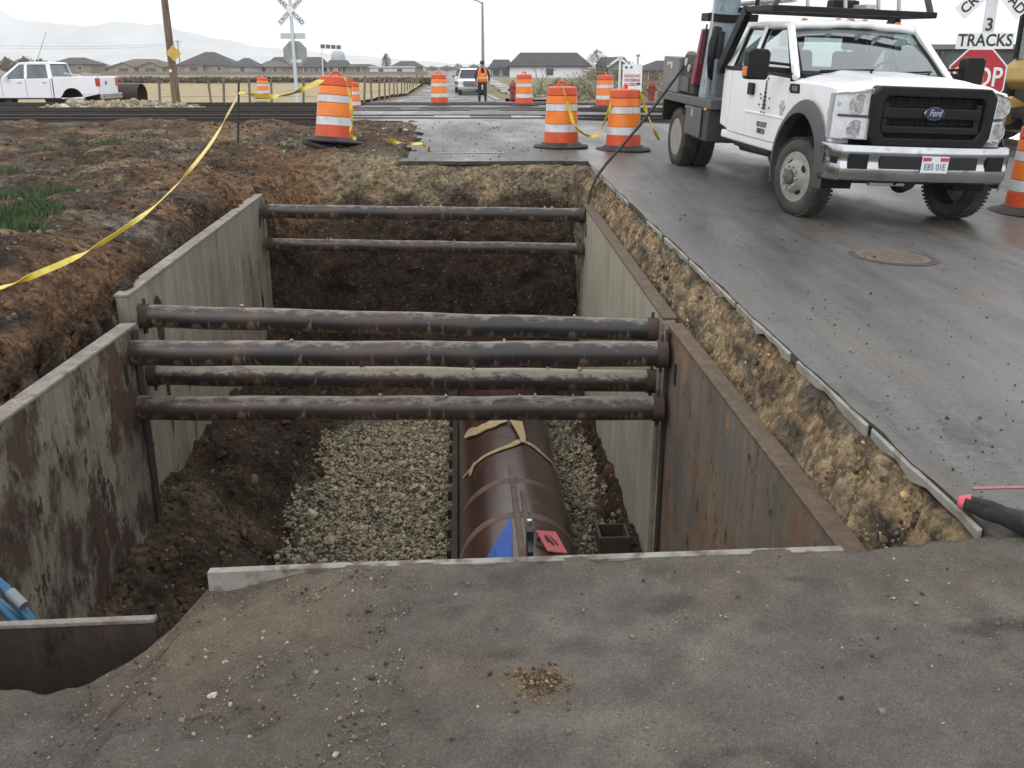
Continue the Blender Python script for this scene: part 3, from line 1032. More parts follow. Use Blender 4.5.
# far shield
fs_ = empty('trench_shield', (ux(-.5, 9.8), 9.8, -1.2), label='far trench shield with pale grey walls and four round cross struts', cat='trench shield', group='trench shields lining the pit')
def rel(root, p):
    return Vector(p) - root.location
def build_shield(root, lw, rw, struts):
    for (A, B, z0, z1, zb, m, side, lab) in (lw, rw):
        o, n = plank('side_wall', (A[0] - root.location.x, A[1] - root.location.y), (B[0] - root.location.x, B[1] - root.location.y),
                     z0 - root.location.z, z1 - root.location.z, zb - root.location.z, .09, m, root, side)
        if lab:
            o['label'] = lab
        d_ = (Vector((B[0], B[1], 0)) - Vector((A[0], A[1], 0))).normalized()
        for (P, z, sg) in ((A, z0, 1), (B, z1, -1)):
            q = Vector((P[0], P[1], 0)) + d_ * .055 * sg - n * .012
            ps = MB()
            ps.box2((q.x - root.location.x - .012, q.y - root.location.y - .05, zb - root.location.z + .02), (q.x - root.location.x + .012, q.y - root.location.y + .05, z - root.location.z - .03))
            ps.build('end_post', M_RUSTDARK if m in (M_PANEL_WORN, M_PANEL_RUST) else M_PANEL_EDGE, o)
        for (P, z, sg) in ((A, z0, 1), (B, z1, -1)):
            q = Vector((P[0], P[1], 0)) + d_ * .30 * sg - n * .004
            sl = MB()
            sl.bar(q - root.location + Vector((0, 0, z - .38)), q - root.location + Vector((0, 0, z - .22)), .012, .045, up=d_)
            sl.build('slot', M_BLACKHOLE, o)
    for (a, b, r, m) in struts:
        strut(rel(root, a), rel(root, b), r, m, root)
M_BLACKHOLE = mat('dark_slot', (.012, .011, .01), rough=.9)

def px_strut(pa, pb, D0, r, m):
    """strut whose axis shows from pixel pa to pixel pb, its ends at ground distance D0"""
    return (at_d(pa[0], pa[1], D0), at_d(pb[0], pb[1], D0), r, m)

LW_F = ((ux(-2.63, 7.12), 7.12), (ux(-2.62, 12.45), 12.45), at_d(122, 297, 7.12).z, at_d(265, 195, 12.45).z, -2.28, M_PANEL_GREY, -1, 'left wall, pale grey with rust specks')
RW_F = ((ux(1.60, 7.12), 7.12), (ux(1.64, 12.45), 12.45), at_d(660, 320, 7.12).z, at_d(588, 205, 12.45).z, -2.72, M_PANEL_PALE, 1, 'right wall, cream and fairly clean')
build_shield(fs_, LW_F, RW_F, [
    px_strut((264, 211), (584, 215), 12.25, .088, M_STRUT),
    px_strut((268, 244), (582, 249), 12.25, .078, M_STRUT3),
    px_strut((141, 316), (656, 330), 7.32, .092, M_STRUT),
    px_strut((150, 374), (655, 381), 7.32, .092, M_STRUT2)])
ns_ = empty('trench_shield', (ux(-.5, 5), 5.0, -1.2), label='near trench shield with heavily rusted walls, closest to the foreground slab', cat='trench shield', group='trench shields lining the pit')
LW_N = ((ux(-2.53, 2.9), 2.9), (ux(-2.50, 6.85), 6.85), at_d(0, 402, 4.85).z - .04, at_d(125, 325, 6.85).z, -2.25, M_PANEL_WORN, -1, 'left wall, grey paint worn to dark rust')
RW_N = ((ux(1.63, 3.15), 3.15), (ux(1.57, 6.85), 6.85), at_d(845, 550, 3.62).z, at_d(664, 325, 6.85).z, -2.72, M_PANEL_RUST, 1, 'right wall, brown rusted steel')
build_shield(ns_, LW_N, RW_N, [
    px_strut((119, 353), (666, 354), 6.72, .096, M_STRUT),
    px_strut((126, 408), (662, 408), 6.72, .094, M_STRUT3)])

# steel edge of the road plate that the apron ends in
pl = empty('steel_plate', (0, 2.86, 0), label='pale steel plate edge set along the near rim of the pit', cat='steel plate')
mb = MB()
tp = [(-1.015, .006), (-.6, .008), (-.2, .004), (.3, .002), (.8, .003), (1.16, .002)]
for (x0, z0), (x1, z1) in zip(tp[:-1], tp[1:]):
    y0, y1 = float(edge(x0)), float(edge(x1))
    vs = []
    for x, y, z in ((x0, y0, z0), (x1, y1, z1)):
        vs += [(x, y - 2.86 - .012, z), (x, y - 2.86 + .022, z), (x, y - 2.86 + .022, z - 1.4), (x, y - 2.86 - .012, z - 1.4)]
    mb.add(vs, [(0, 1, 5, 4), (1, 2, 6, 5), (3, 0, 4, 7), (2, 3, 7, 6)] + ([(0, 3, 2, 1)] if x0 < -1 else []) + ([(4, 5, 6, 7)] if x1 > 1.1 else []))
mb.build('plate', mat('plate_steel', (.25, .24, .215), (.17, .155, .13), 5, .8, c3=(.10, .078, .055), scale3=13, thr3=(.46, .60), bmp=.3, bscale=60), pl)

ep = empty('steel_plate', (-1.7, 2.55, -.3), label='dark rusted steel end plate standing across the corner hole at lower left', cat='steel plate')
p0, p1 = at_d(-90, 633, 2.62) - ep.location, at_d(150, 623, 2.55) - ep.location
p1 = p1 + (p1 - p0) * .02
mb = MB()
dd = (p1 - p0).normalized()
vs = []
for p in (p0, p1):
    for o_, z_ in ((0, 0), (.02, 0), (.02, -1.5), (0, -1.5)):
        vs.append((p.x, p.y + o_, p.z + z_))
mb.add(vs, [(0, 1, 5, 4), (1, 2, 6, 5), (2, 3, 7, 6), (3, 0, 4, 7), (0, 3, 2, 1), (4, 5, 6, 7)])
mb.build('plate', steel_mat('end_plate_steel', (.045, .036, .030), (.022, .018, .016), (.055, .034, .024), .10, dark=(.012, .010, .009)), ep)
mb = MB()
mb.bar(p0 + Vector((0, .010, .008)), p1 + Vector((0, .010, .008)), .030, .016)
mb.build('top_edge', steel_mat('bar_steel', (.20, .18, .165), (.15, .13, .12), (.13, .08, .055), .05), ep, bevel=.004)

hs = empty('hydraulic_hose', at_d(18, 610, 3.3), label='blue hydraulic hose bundle against the rusted wall in the corner hole', cat='hose')
M_BLUE = mat('blue_rubber', (.012, .10, .19), (.008, .07, .14), 8, .5)
hb = MB()
hb.tube([at_d(-85, 520, 3.45) - hs.location, at_d(-30, 560, 3.35) - hs.location, at_d(5, 588, 3.3) - hs.location, at_d(30, 618, 3.22) - hs.location, at_d(44, 650, 3.15) - hs.location, at_d(70, 760, 3.1) - hs.location, at_d(90, 900, 3.1) - hs.location], .020, 12)
ho = hb.build('hose', M_BLUE, hs, smooth=True)
hb = MB()
hb.tube([at_d(-95, 585, 3.42) - hs.location, at_d(-30, 600, 3.35) - hs.location, at_d(0, 604, 3.3) - hs.location, at_d(18, 622, 3.22) - hs.location, at_d(26, 650, 3.15) - hs.location, at_d(40, 760, 3.1) - hs.location, at_d(60, 900, 3.1) - hs.location], .022, 12)
hb.build('hose', M_BLUE, hs, smooth=True)
hb = MB()
hb.tube([at_d(10, 592, 3.24) - hs.location, at_d(24, 606, 3.2) - hs.location], .022, 12)
hb.build('hose_fitting', mat('fitting_steel', (.16, .18, .19), rough=.5), hs, smooth=True)

# casing pipe
PR, PU, PZ = .52, .455, -2.53
M_CASE = steel_mat('casing_rust', (.058, .025, .019), (.036, .020, .017), (.085, .035, .022), .05, streak=(2, .6, 2))
M_CASE.node_tree.nodes['Principled BSDF'].inputs['Roughness'].default_value = .22
M_CASE.node_tree.nodes['Principled BSDF'].inputs['Specular IOR Level'].default_value = .6
cs = empty('casing_pipe', (ux(PU, 8.5), 8.5, PZ), rot=(0, 0, math.atan(SK)), label='large rusty brown steel casing pipe lying on the gravel bed of the pit', cat='steel pipe')
def tube_open(r0, r1, y0, y1, n=48):
    m = MB()
    P = [(r1, y0), (r1, y1), (r0, y1), (r0, y0)]
    m.lathe(P, n, Matrix.Rotation(-PI / 2, 4, 'X'), close=True)
    return m
tube_open(PR - .014, PR, -4.0, -1.35).build('pipe_section', M_CASE, cs, smooth=True)
tube_open(PR - .014, PR, -1.345, 4.6).build('pipe_section', M_CASE, cs, smooth=True)
M_WELD = steel_mat('weld_band', (.14, .095, .078), (.10, .06, .048), (.075, .035, .022), .03)
for y in (-2.5, -1.35, -.65):
    w = MB()
    w.lathe([(PR + .001, y - .055), (PR + .005, y - .04), (PR + .005, y + .04), (PR + .001, y + .055)], 48, Matrix.Rotation(-PI / 2, 4, 'X'))
    w.build('weld_band', M_WELD, cs, smooth=True)
for a_, b_ in (((-.045, -2.6, PR - .002), (.005, -.3, PR + .028)), ((.035, -1.9, PR - .004), (.075, -.9, PR + .012))):
    MB().box2(a_, b_).build('seam_strip', M_WELD, cs, bevel=.004)

def on_pipe(px, py, out=.0):
    """point of the casing's upper skin seen at a pixel"""
    d = ray(px, py)
    Mi = cs_world.inverted()
    o = Mi @ Vector((0, 0, CAM_Z))
    v = Mi.to_3x3() @ d
    a = v.x ** 2 + v.z ** 2
    b_ = 2 * (o.x * v.x + o.z * v.z)
    c_ = o.x ** 2 + o.z ** 2 - (PR + out) ** 2
    disc = b_ * b_ - 4 * a * c_
    t = (-b_ - math.sqrt(max(disc, 0))) / (2 * a)
    return Vector((0, 0, CAM_Z)) + d * t
cs_world = Matrix.Translation(cs.location) @ Euler(cs.rotation_euler).to_matrix().to_4x4()

# torn tan cloth and strap lying over the pipe
M_CLOTH = mat('tan_cloth', (.36, .27, .155), (.27, .195, .11), 14, .9, bmp=.5, bscale=40)
def ribbon(name, pts, w, m, thick=.006, twist=0.0, upf=None, label=None, cat=None, group=None, taper=None):
    """flat band through points, given thickness"""
    mb = MB()
    P = [Vector(p) for p in pts]
    # smooth resample
    Q = []
    for i in range(len(P) - 1):
        a, b_, c_, d_ = P[max(i - 1, 0)], P[i], P[i + 1], P[min(i + 2, len(P) - 1)]
        for k_ in range(6):
            t = k_ / 6
            Q.append(.5 * ((2 * b_) + (c_ - a) * t + (2 * a - 5 * b_ + 4 * c_ - d_) * t * t + (3 * b_ - a - 3 * c_ + d_) * t ** 3))
    Q.append(P[-1])
    n = len(Q)
    vs, fs = [], []
    for i, q in enumerate(Q):
        d = (Q[min(i + 1, n - 1)] - Q[max(i - 1, 0)]).normalized()
        up = upf(q) if upf else Vector((0, 0, 1))
        s = d.cross(up)
        s = s.normalized() if s.length > 1e-4 else Vector((1, 0, 0))
        nn = s.cross(d)
        if twist:
            a = twist * (i / n) * PI + .5 * math.sin(i * .7)
            s, nn = s * math.cos(a) + nn * math.sin(a), nn * math.cos(a) - s * math.sin(a)
        ww = w * (taper(i / (n - 1)) if taper else 1)
        for sg, o in ((-1, -1), (1, -1), (1, 1), (-1, 1)):
            vs.append(q + s * sg * ww / 2 + nn * o * thick / 2)
    for i in range(n - 1):
        for k_ in range(4):
            a, b_ = i * 4 + k_, i * 4 + (k_ + 1) % 4
            fs.append((a, b_, b_ + 4, a + 4))
    fs += [(0, 1, 2, 3), ((n - 1) * 4 + 3, (n - 1) * 4 + 2, (n - 1) * 4 + 1, (n - 1) * 4)]
    mb.add(vs, fs)
    return tag(mb.build(name, m, smooth=True, sharp=60), label, cat, group)
ax0 = cs_world @ Vector((0, 0, 0))
axd = (cs_world.to_3x3() @ Vector((0, 1, 0))).normalized()
def radial(q):
    v = q - ax0
    return (v - axd * v.dot(axd)).normalized()
ribbon('lifting_strap', [on_pipe(x, y, .012) for x, y in ((463, 478), (470, 470), (482, 458), (498, 450), (512, 445), (521, 441), (533, 446), (545, 456), (553, 464), (558, 474))], .07, M_CLOTH, .008, upf=radial, label='tan webbing strap wrapped over the rusty casing pipe', cat='strap',
       taper=lambda t: 1 - .45 * abs(2 * t - 1))
ribbon('torn_cloth', [on_pipe(x, y, .02) for x, y in ((466, 434), (476, 431), (487, 426), (497, 422), (505, 419))], .17, M_CLOTH, .012, upf=radial, label='crumpled tan cloth flap lying on the casing pipe top', cat='cloth', taper=lambda t: .55 + .6 * math.sin(t * 3.1) + .12 * math.sin(t * 23))
ribbon('torn_cloth', [on_pipe(x, y, .03) for x, y in ((516, 421), (519, 428), (522, 436), (523, 442))], .12, M_CLOTH, .01, upf=radial, label='narrow tan cloth end sticking up beside the strap knot', cat='cloth', taper=lambda t: 1.15 - .8 * t)
ribbon('torn_cloth', [on_pipe(x, y, .02) for x, y in ((476, 462), (472, 468), (470, 476))], .07, M_CLOTH, .008, upf=radial, label='light frayed strap tail hanging on the left side of the pipe', cat='cloth', taper=lambda t: 1.1 - .7 * t)

# blue painted patch plate, bracket and pink tag
bp = MB()
q = [on_pipe(*p, .012) for p in ((511, 516), (512, 528), (512, 542), (512, 562), (498, 562), (484, 562), (494, 545), (503, 530))]
r_ = [radial(p) for p in q]
nq = len(q)
bp.add([p for p in q] + [p - r * .02 for p, r in zip(q, r_)], [tuple(range(nq)), tuple(range(2 * nq - 1, nq - 1, -1))] + [(i, i + nq, (i + 1) % nq + nq, (i + 1) % nq) for i in range(nq)])
tag(bp.build('blue_plate', mat('blue_paint', (.012, .075, .36), (.01, .06, .28), 9, .55)), 'bright blue triangular plate lying on the near end of the casing pipe', 'plate')
bk = empty('pipe_bracket', on_pipe(530, 545), label='black upright lug with a bolt on top of the casing pipe', cat='bracket')
p = on_pipe(530, 545)
mb = MB()
mb.box2((-.022, -.22, -.02), (.022, .30, .06))
mb.box2((-.03, -.02, .0), (.03, .05, .13))
mb.build('lug', mat('black_steel', (.02, .019, .019), rough=.5), bk, bevel=.005)
M_ZINC = mat('zinc', (.6, .6, .6), rough=.35, metal=.8)
MB().tube([(0, .27, .05), (0, .27, .085)], .022, 8).build('bolt', M_ZINC, bk)
MB().tube([(.085, .16, .0), (.085, .16, .03)], .016, 8).build('bolt', M_ZINC, bk)
tgp = on_pipe(548, 543, .02)
pk = empty('tag_card', tgp, label='pink card tag with dark marks tied to the casing pipe', cat='tag')
rn = radial(tgp)
M_PINK = mat('pink_card', (.50, .13, .135), (.44, .11, .12), 20, .8)
qx, qy = Vector((1, -.25, 0)).normalized(), None
zx = rn
qx = (qx - zx * qx.dot(zx)).normalized()
qy = zx.cross(qx)
TM = Matrix((qx, qy, zx)).transposed().to_4x4() @ Matrix.Scale(1.45, 4)
mb = MB()
mb.add([TM @ Vector(v) for v in ((-.09, .02, .03), (.02, -.09, .0), (.12, -.035, .015), (.01, .085, .045), (-.09, .02, .024), (.02, -.09, -.006), (.12, -.035, .009), (.01, .085, .039))], [(0, 1, 2, 3), (7, 6, 5, 4), (0, 4, 5, 1), (1, 5, 6, 2), (2, 6, 7, 3), (3, 7, 4, 0)])
mb.build('card', M_PINK, pk)
mb = MB()
for a, b_ in (((-.035, .012), (.035, -.038)), ((-.015, .03), (.055, -.015)), ((-.03, -.005), (.0, -.03))):
    mb.bar(TM @ Vector((a[0], a[1], .03)), TM @ Vector((b_[0], b_[1], .024)), .014, .006, up=zx)
mb.build('printing', mat('ink', (.05, .02, .025), rough=.8), pk)

# timber / steel guide rails on both sides of the pipe
gr = empty('guide_rail', (ux(-.11, 8), 8, -2.75), rot=(0, 0, math.atan(SK)), label='dark steel rail with clips along the left side of the casing pipe', cat='rail')
mb = MB()
mb.box2((-.03, -3.2, -.15), (.03, 4.2, .14))
mb.build('rail', M_RUSTDARK, gr, bevel=.005)
for i in range(17):
    c = MB()
    c.box2((-.075, -2.9 + i * .42, .03), (-.03, -2.80 + i * .42, .13))
    c.build('clip', M_RUSTDARK, gr, bevel=.004)
# open steel box
p = at_z(612, 546, -2.55)
bx = empty('steel_box', p, rot=(0, 0, .05), label='small open rusty steel box frame right of the casing pipe', cat='box')
mb = MB()
for a, b_ in (((-.14, -.14, 0), (-.115, .14, .16)), ((.115, -.14, 0), (.14, .14, .16)), ((-.115, -.14, 0), (.115, -.115, .16)), ((-.115, .115, 0), (.115, .14, .16))):
    mb.box2(a, b_)
mb.build('side_plate', M_COLLAR, bx, bevel=.004)
mb = MB()
mb.box2((-.115, -.115, -.02), (.115, .115, .02))
mb.build('base_plate', M_BLACKHOLE, bx)

# broken concrete gutter edge of the street above the cut
M_GUT = mat('gutter_concrete', (.28, .27, .235), (.21, .20, .17), 6, .85, c3=(.17, .145, .11), scale3=8, thr3=(.55, .66), bmp=.4, bscale=70)
y = 3.06
while y < 14.0:
    L = random.uniform(.5, 1.5)
    y1 = min(y + L, 14.1)
    if random.random() < .8 or y < 7:
        kb = MB()
        K = max(3, int((y1 - y) / .12))
        vs, fs = [], []
        for i in range(K + 1):
            yy_ = y + (y1 - y) * i / K
            w0 = .012 + .003 * math.sin(yy_ * 9) + random.uniform(-.004, .004)
            h0 = .068 + random.uniform(-.03, .010)
            zz = rz(ux(1.9, yy_), yy_)
            for du, dz in ((-w0, -.018), (.0, -.008), (.0, -h0), (-w0 * .7, -h0)):
                vs.append((ux(1.895 + du, yy_), yy_, zz + dz))
        for i in range(K):
            for j in range(4):
                a, b_ = i * 4 + j, i * 4 + (j + 1) % 4
                fs.append((a, b_, b_ + 4, a + 4))
        fs += [(0, 1, 2, 3), (K * 4 + 3, K * 4 + 2, K * 4 + 1, K * 4)]
        kb.add(vs, fs)
        o = kb.build('kerb', M_GUT)
        o['kind'] = 'structure'
    y = y1 + random.uniform(.01, .22)

# black filter sock at the corner, with pink survey paint
sk = empty('filter_sock', at_z(990, 508, .08), label='lumpy black filter sock with a pink painted end at the street corner', cat='filter sock')
path = [at_z(x, y_, .05) - sk.location for x, y_ in ((966, 503), (976, 506), (990, 511), (1004, 516), (1020, 522), (1045, 531), (1090, 548), (1150, 560), (1230, 566), (1330, 565))]
mb = MB()
mb.tube(path, [.030, .034, .040, .036, .044, .042, .040, .042, .040, .030], 14)
s_ = mb.build('sock', mat('black_fabric', (.012, .012, .013), (.03, .027, .024), 14, .9, bmp=.8, bscale=30, bdist=.03), sk, smooth=True)
mb = MB()
mb.tube([path[0] + Vector((-.025, .012, .0)), path[0] + Vector((.012, -.004, 0))], [.022, .036], 14)
mb.build('painted_end', mat('pink_paint', (.62, .10, .13), (.5, .08, .1), 30, .7), sk, smooth=True)
mb = MB()
a = [at_z(x, y_, rz(1.8, 3.2) + .006) for x, y_ in ((972, 488), (1000, 487), (1060, 486))]
ln = MB()
for i in range(2):
    p, q_ = a[i], a[i + 1]
    ln.add([p + Vector((0, -.012, 0)), q_ + Vector((0, -.012, 0)), q_ + Vector((0, .010, 0)), p + Vector((0, .010, 0))], [(0, 1, 2, 3)])
m, nt, b = newmat('pink_spray')
n_ = noise_node(nt, 60, 4, .7)
nt.links.new(mixc(nt, (.36, .12, .13), (.16, .12, .12), ramp(nt, n_.outputs['Fac'], .48, .62)), b.inputs['Base Color'])
b.inputs['Roughness'].default_value = .8
ln.build('road_marking', m, solid=0)['kind'] = 'structure'

# manhole cover
mh_p = at_z(893, 257, 0)
for _ in range(4):
    mh_p = at_z(893, 257, rz(mh_p.x, mh_p.y))
mh = empty('manhole_cover', (mh_p.x, mh_p.y, rz(mh_p.x, mh_p.y)), rot=(0, R(2.2), 0), label='round rusty manhole cover flush in the street before the white truck', cat='manhole cover')
mb = MB()
mb.lathe([(.0, .006), (.31, .006), (.31, -.03), (.0, -.03)], 40)
for i in range(-5, 6):
    for j in range(-5, 6):
        if i * i + j * j < 28:
            mb.box((i * .05, j * .05, .0075), (.028, .028, .004))
mb.build('lid', mat('cast_iron', (.13, .10, .078), (.09, .072, .058), 9, .75, c3=(.22, .17, .12), scale3=20), mh)
mb = MB()
mb.lathe([(.318, .004), (.375, .005), (.39, -.02), (.318, -.02)], 40, close=True)
mb.build('frame_ring', mat('ring_iron', (.038, .033, .029), (.06, .05, .042), 8, .8), mh)
# ------------------------------------------------------------------ the white service truck
def text_obj(name, body, size, m, parent, M, extrude=.002, shear=0, align='CENTER', xs=1.0, bold=0.0):
    cu = bpy.data.curves.new(name, 'FONT')
    cu.body = body
    cu.size = size
    cu.align_x = align
    cu.align_y = 'CENTER'
    cu.extrude = extrude
    cu.shear = shear
    cu.offset = bold
    cu.resolution_u = 3
    t = bpy.data.objects.new(name, cu)
    COL.objects.link(t)
    dg = bpy.context.evaluated_depsgraph_get()
    me = bpy.data.meshes.new_from_object(t.evaluated_get(dg))
    bpy.data.objects.remove(t)
    bpy.data.curves.remove(cu)
    me.name = name
    me.materials.clear()
    me.materials.append(m)
    me.transform(M @ Matrix.Diagonal((xs, 1, 1, 1)))
    o = bpy.data.objects.new(name, me)
    COL.objects.link(o)
    o.parent = parent
    return o

def frame_m(o, right, up):
    """matrix whose x is right, y is up, z is outwards"""
    r, u = Vector(right).normalized(), Vector(up).normalized()
    n = r.cross(u).normalized()
    u = n.cross(r)
    return Matrix(((r.x, u.x, n.x, o[0]), (r.y, u.y, n.y, o[1]), (r.z, u.z, n.z, o[2]), (0, 0, 0, 1)))

M_WHITE = mat('white_paint', (.80, .81, .82), (.74, .745, .74), 1.2, .28, c3=(.62, .60, .56), scale3=2.2, thr3=(.60, .80), coat=.5)
M_BLK = mat('black_plastic', (.009, .009, .010), (.014, .014, .015), 6, .5, spec=.22)
M_FLARE = mat('flare_plastic', (.045, .047, .052), (.06, .06, .062), 4, .55, c3=(.10, .09, .075), scale3=6, thr3=(.6, .75))
M_DARKM = mat('dark_metal', (.03, .03, .031), (.05, .046, .042), 5, .6, bmp=.1)
M_BEDGREY = mat('bed_grey', (.075, .078, .082), (.10, .10, .10), 3, .5, c3=(.13, .115, .095), scale3=6, thr3=(.58, .72))
M_LOCKER = mat('locker_grey', (.15, .15, .145), (.19, .185, .175), 3, .55, c3=(.10, .09, .08), scale3=8)
M_CHROME = mat('chrome', (.50, .51, .53), (.40, .40, .41), 3, .2, metal=1.0, c3=(.26, .24, .22), scale3=7, thr3=(.56, .8))
M_RIM = mat('dusty_rim', (.25, .235, .21), (.32, .305, .28), 5, .6, c3=(.17, .15, .12), scale3=9, metal=.2)
M_HUB = mat('hub_metal', (.10, .095, .085), (.06, .055, .05), 9, .6)
M_TYRE = mat('tyre_rubber', (.030, .029, .028), (.060, .055, .048), 4, .85, c3=(.09, .08, .065), scale3=10, thr3=(.55, .75), bmp=.2)
M_AMBER = mat('amber_lens', (.60, .17, .03), rough=.25)
M_AMBER2 = mat('beacon_amber', (.30, .10, .02), (.16, .06, .02), 20, .3)
M_RED = mat('red_lens', (.45, .02, .02), rough=.25)
M_LENS = glass_mat('clear_lens', (.99, .99, 1.0), .04, most=.35)
M_REFL = mat('reflector', (.80, .81, .82), (.66, .67, .68), 14, .35)
M_GLASS = glass_mat('cab_glass', (.70, .80, .77), .16)
M_SIDEGLASS = glass_mat('side_glass', (.28, .36, .35), .10, most=.42)
M_SEAT = mat('grey_fabric', (.11, .115, .12), (.15, .15, .155), 12, .9)
M_DASH = mat('dash_plastic', (.035, .036, .038), rough=.7)
M_CYL = mat('blue_grey_paint', (.27, .34, .39), (.22, .28, .32), 3, .45, c3=(.16, .17, .17), scale3=7, thr3=(.6, .72))
M_MAROON = mat('maroon_paint', (.19, .018, .04), (.14, .015, .03), 4, .4)
M_ALU = mat('aluminium', (.52, .53, .53), (.42, .42, .42), 5, .4, metal=.6)
M_INK = mat('black_lettering', (.03, .03, .033), rough=.6)
M_INKGREY = mat('grey_lettering', (.10, .10, .11), rough=.6)
M_SIGNW = mat('white_sheeting', (.78, .79, .80), (.70, .71, .71), 4, .5)

TX, TY, TYAW = 3.97, 10.25, R(187.8)
TROLL = R(2.2)
truck = empty('service_truck', (TX, TY, rz(TX, TY)), label='white flatbed work truck with black grille parked beside the pit', cat='truck')
tilt = math.atan((rz(TX, TY + 4) - rz(TX, TY)) / 4)
truck.matrix_world = Matrix.Translation(truck.location) @ Matrix.Rotation(TROLL, 4, 'Y') @ Matrix.Rotation(tilt, 4, 'X') @ Matrix.Rotation(TYAW, 4, 'Z')

ARCH_R, ARCH_Z = .56, .44
def arch(y0, a0=200, a1=-20, n=14, r=ARCH_R):
    return [(y0 + r * math.cos(R(a0 + (a1 - a0) * i / n)), ARCH_Z + r * math.sin(R(a0 + (a1 - a0) * i / n))) for i in range(n + 1)]

def sides(fn):
    for s in (1, -1):
        fn(s)

def fender(s):
    ar = arch(0)
    poly = [(-.575, .575), (-.575, 1.27), (-.2, 1.265), (.3, 1.235), (.64, 1.20), (.67, 1.17), (.67, .78), (.64, .60)] + [p for p in ar[::-1] if p[1] > .575]
    MB().prism(poly, s * .78, s * 1.0).build('fender', M_WHITE, truck, bevel=.018)
    li = MB()
    outer = arch(0, 195, -15, 14, ARCH_R - .008)
    for (a, b_) in zip(outer[:-1], outer[1:]):
        li.add([(s * .62, *a), (s * 1.0, *a), (s * 1.0, *b_), (s * .62, *b_)], [(0, 1, 2, 3)])
    li.add([(s * .62, *p) for p in outer], [tuple(range(len(outer)))])
    li.build('wheel_well', M_BLACKHOLE, truck)
    fl = MB()
    o_, i_ = arch(0, 203, -12, 22, .665), arch(0, 203, -12, 22, .545)
    n = len(o_)
    vs = []
    for k_ in range(n):
        (yo, zo), (yi, zi) = o_[k_], i_[k_]
        ym, zm = (yo * .45 + yi * .55), (zo * .45 + zi * .55)
        vs += [(s * .985, yo, zo), (s * 1.04, ym, zm), (s * 1.045, yi, zi), (s * .93, yi, zi)]
    fs = []
    for k_ in range(n - 1):
        for j in range(3):
            a = k_ * 4 + j
            fs.append((a, a + 1, a + 5, a + 4))
    fl.add(vs, fs)
    fl.prism([(.56, .43), (.68, .43), (.70, .74), (.60, .76)], s * .90, s * 1.02)
    fl.build('fender_flare', M_FLARE, truck, smooth=True, sharp=50)
sides(fender)

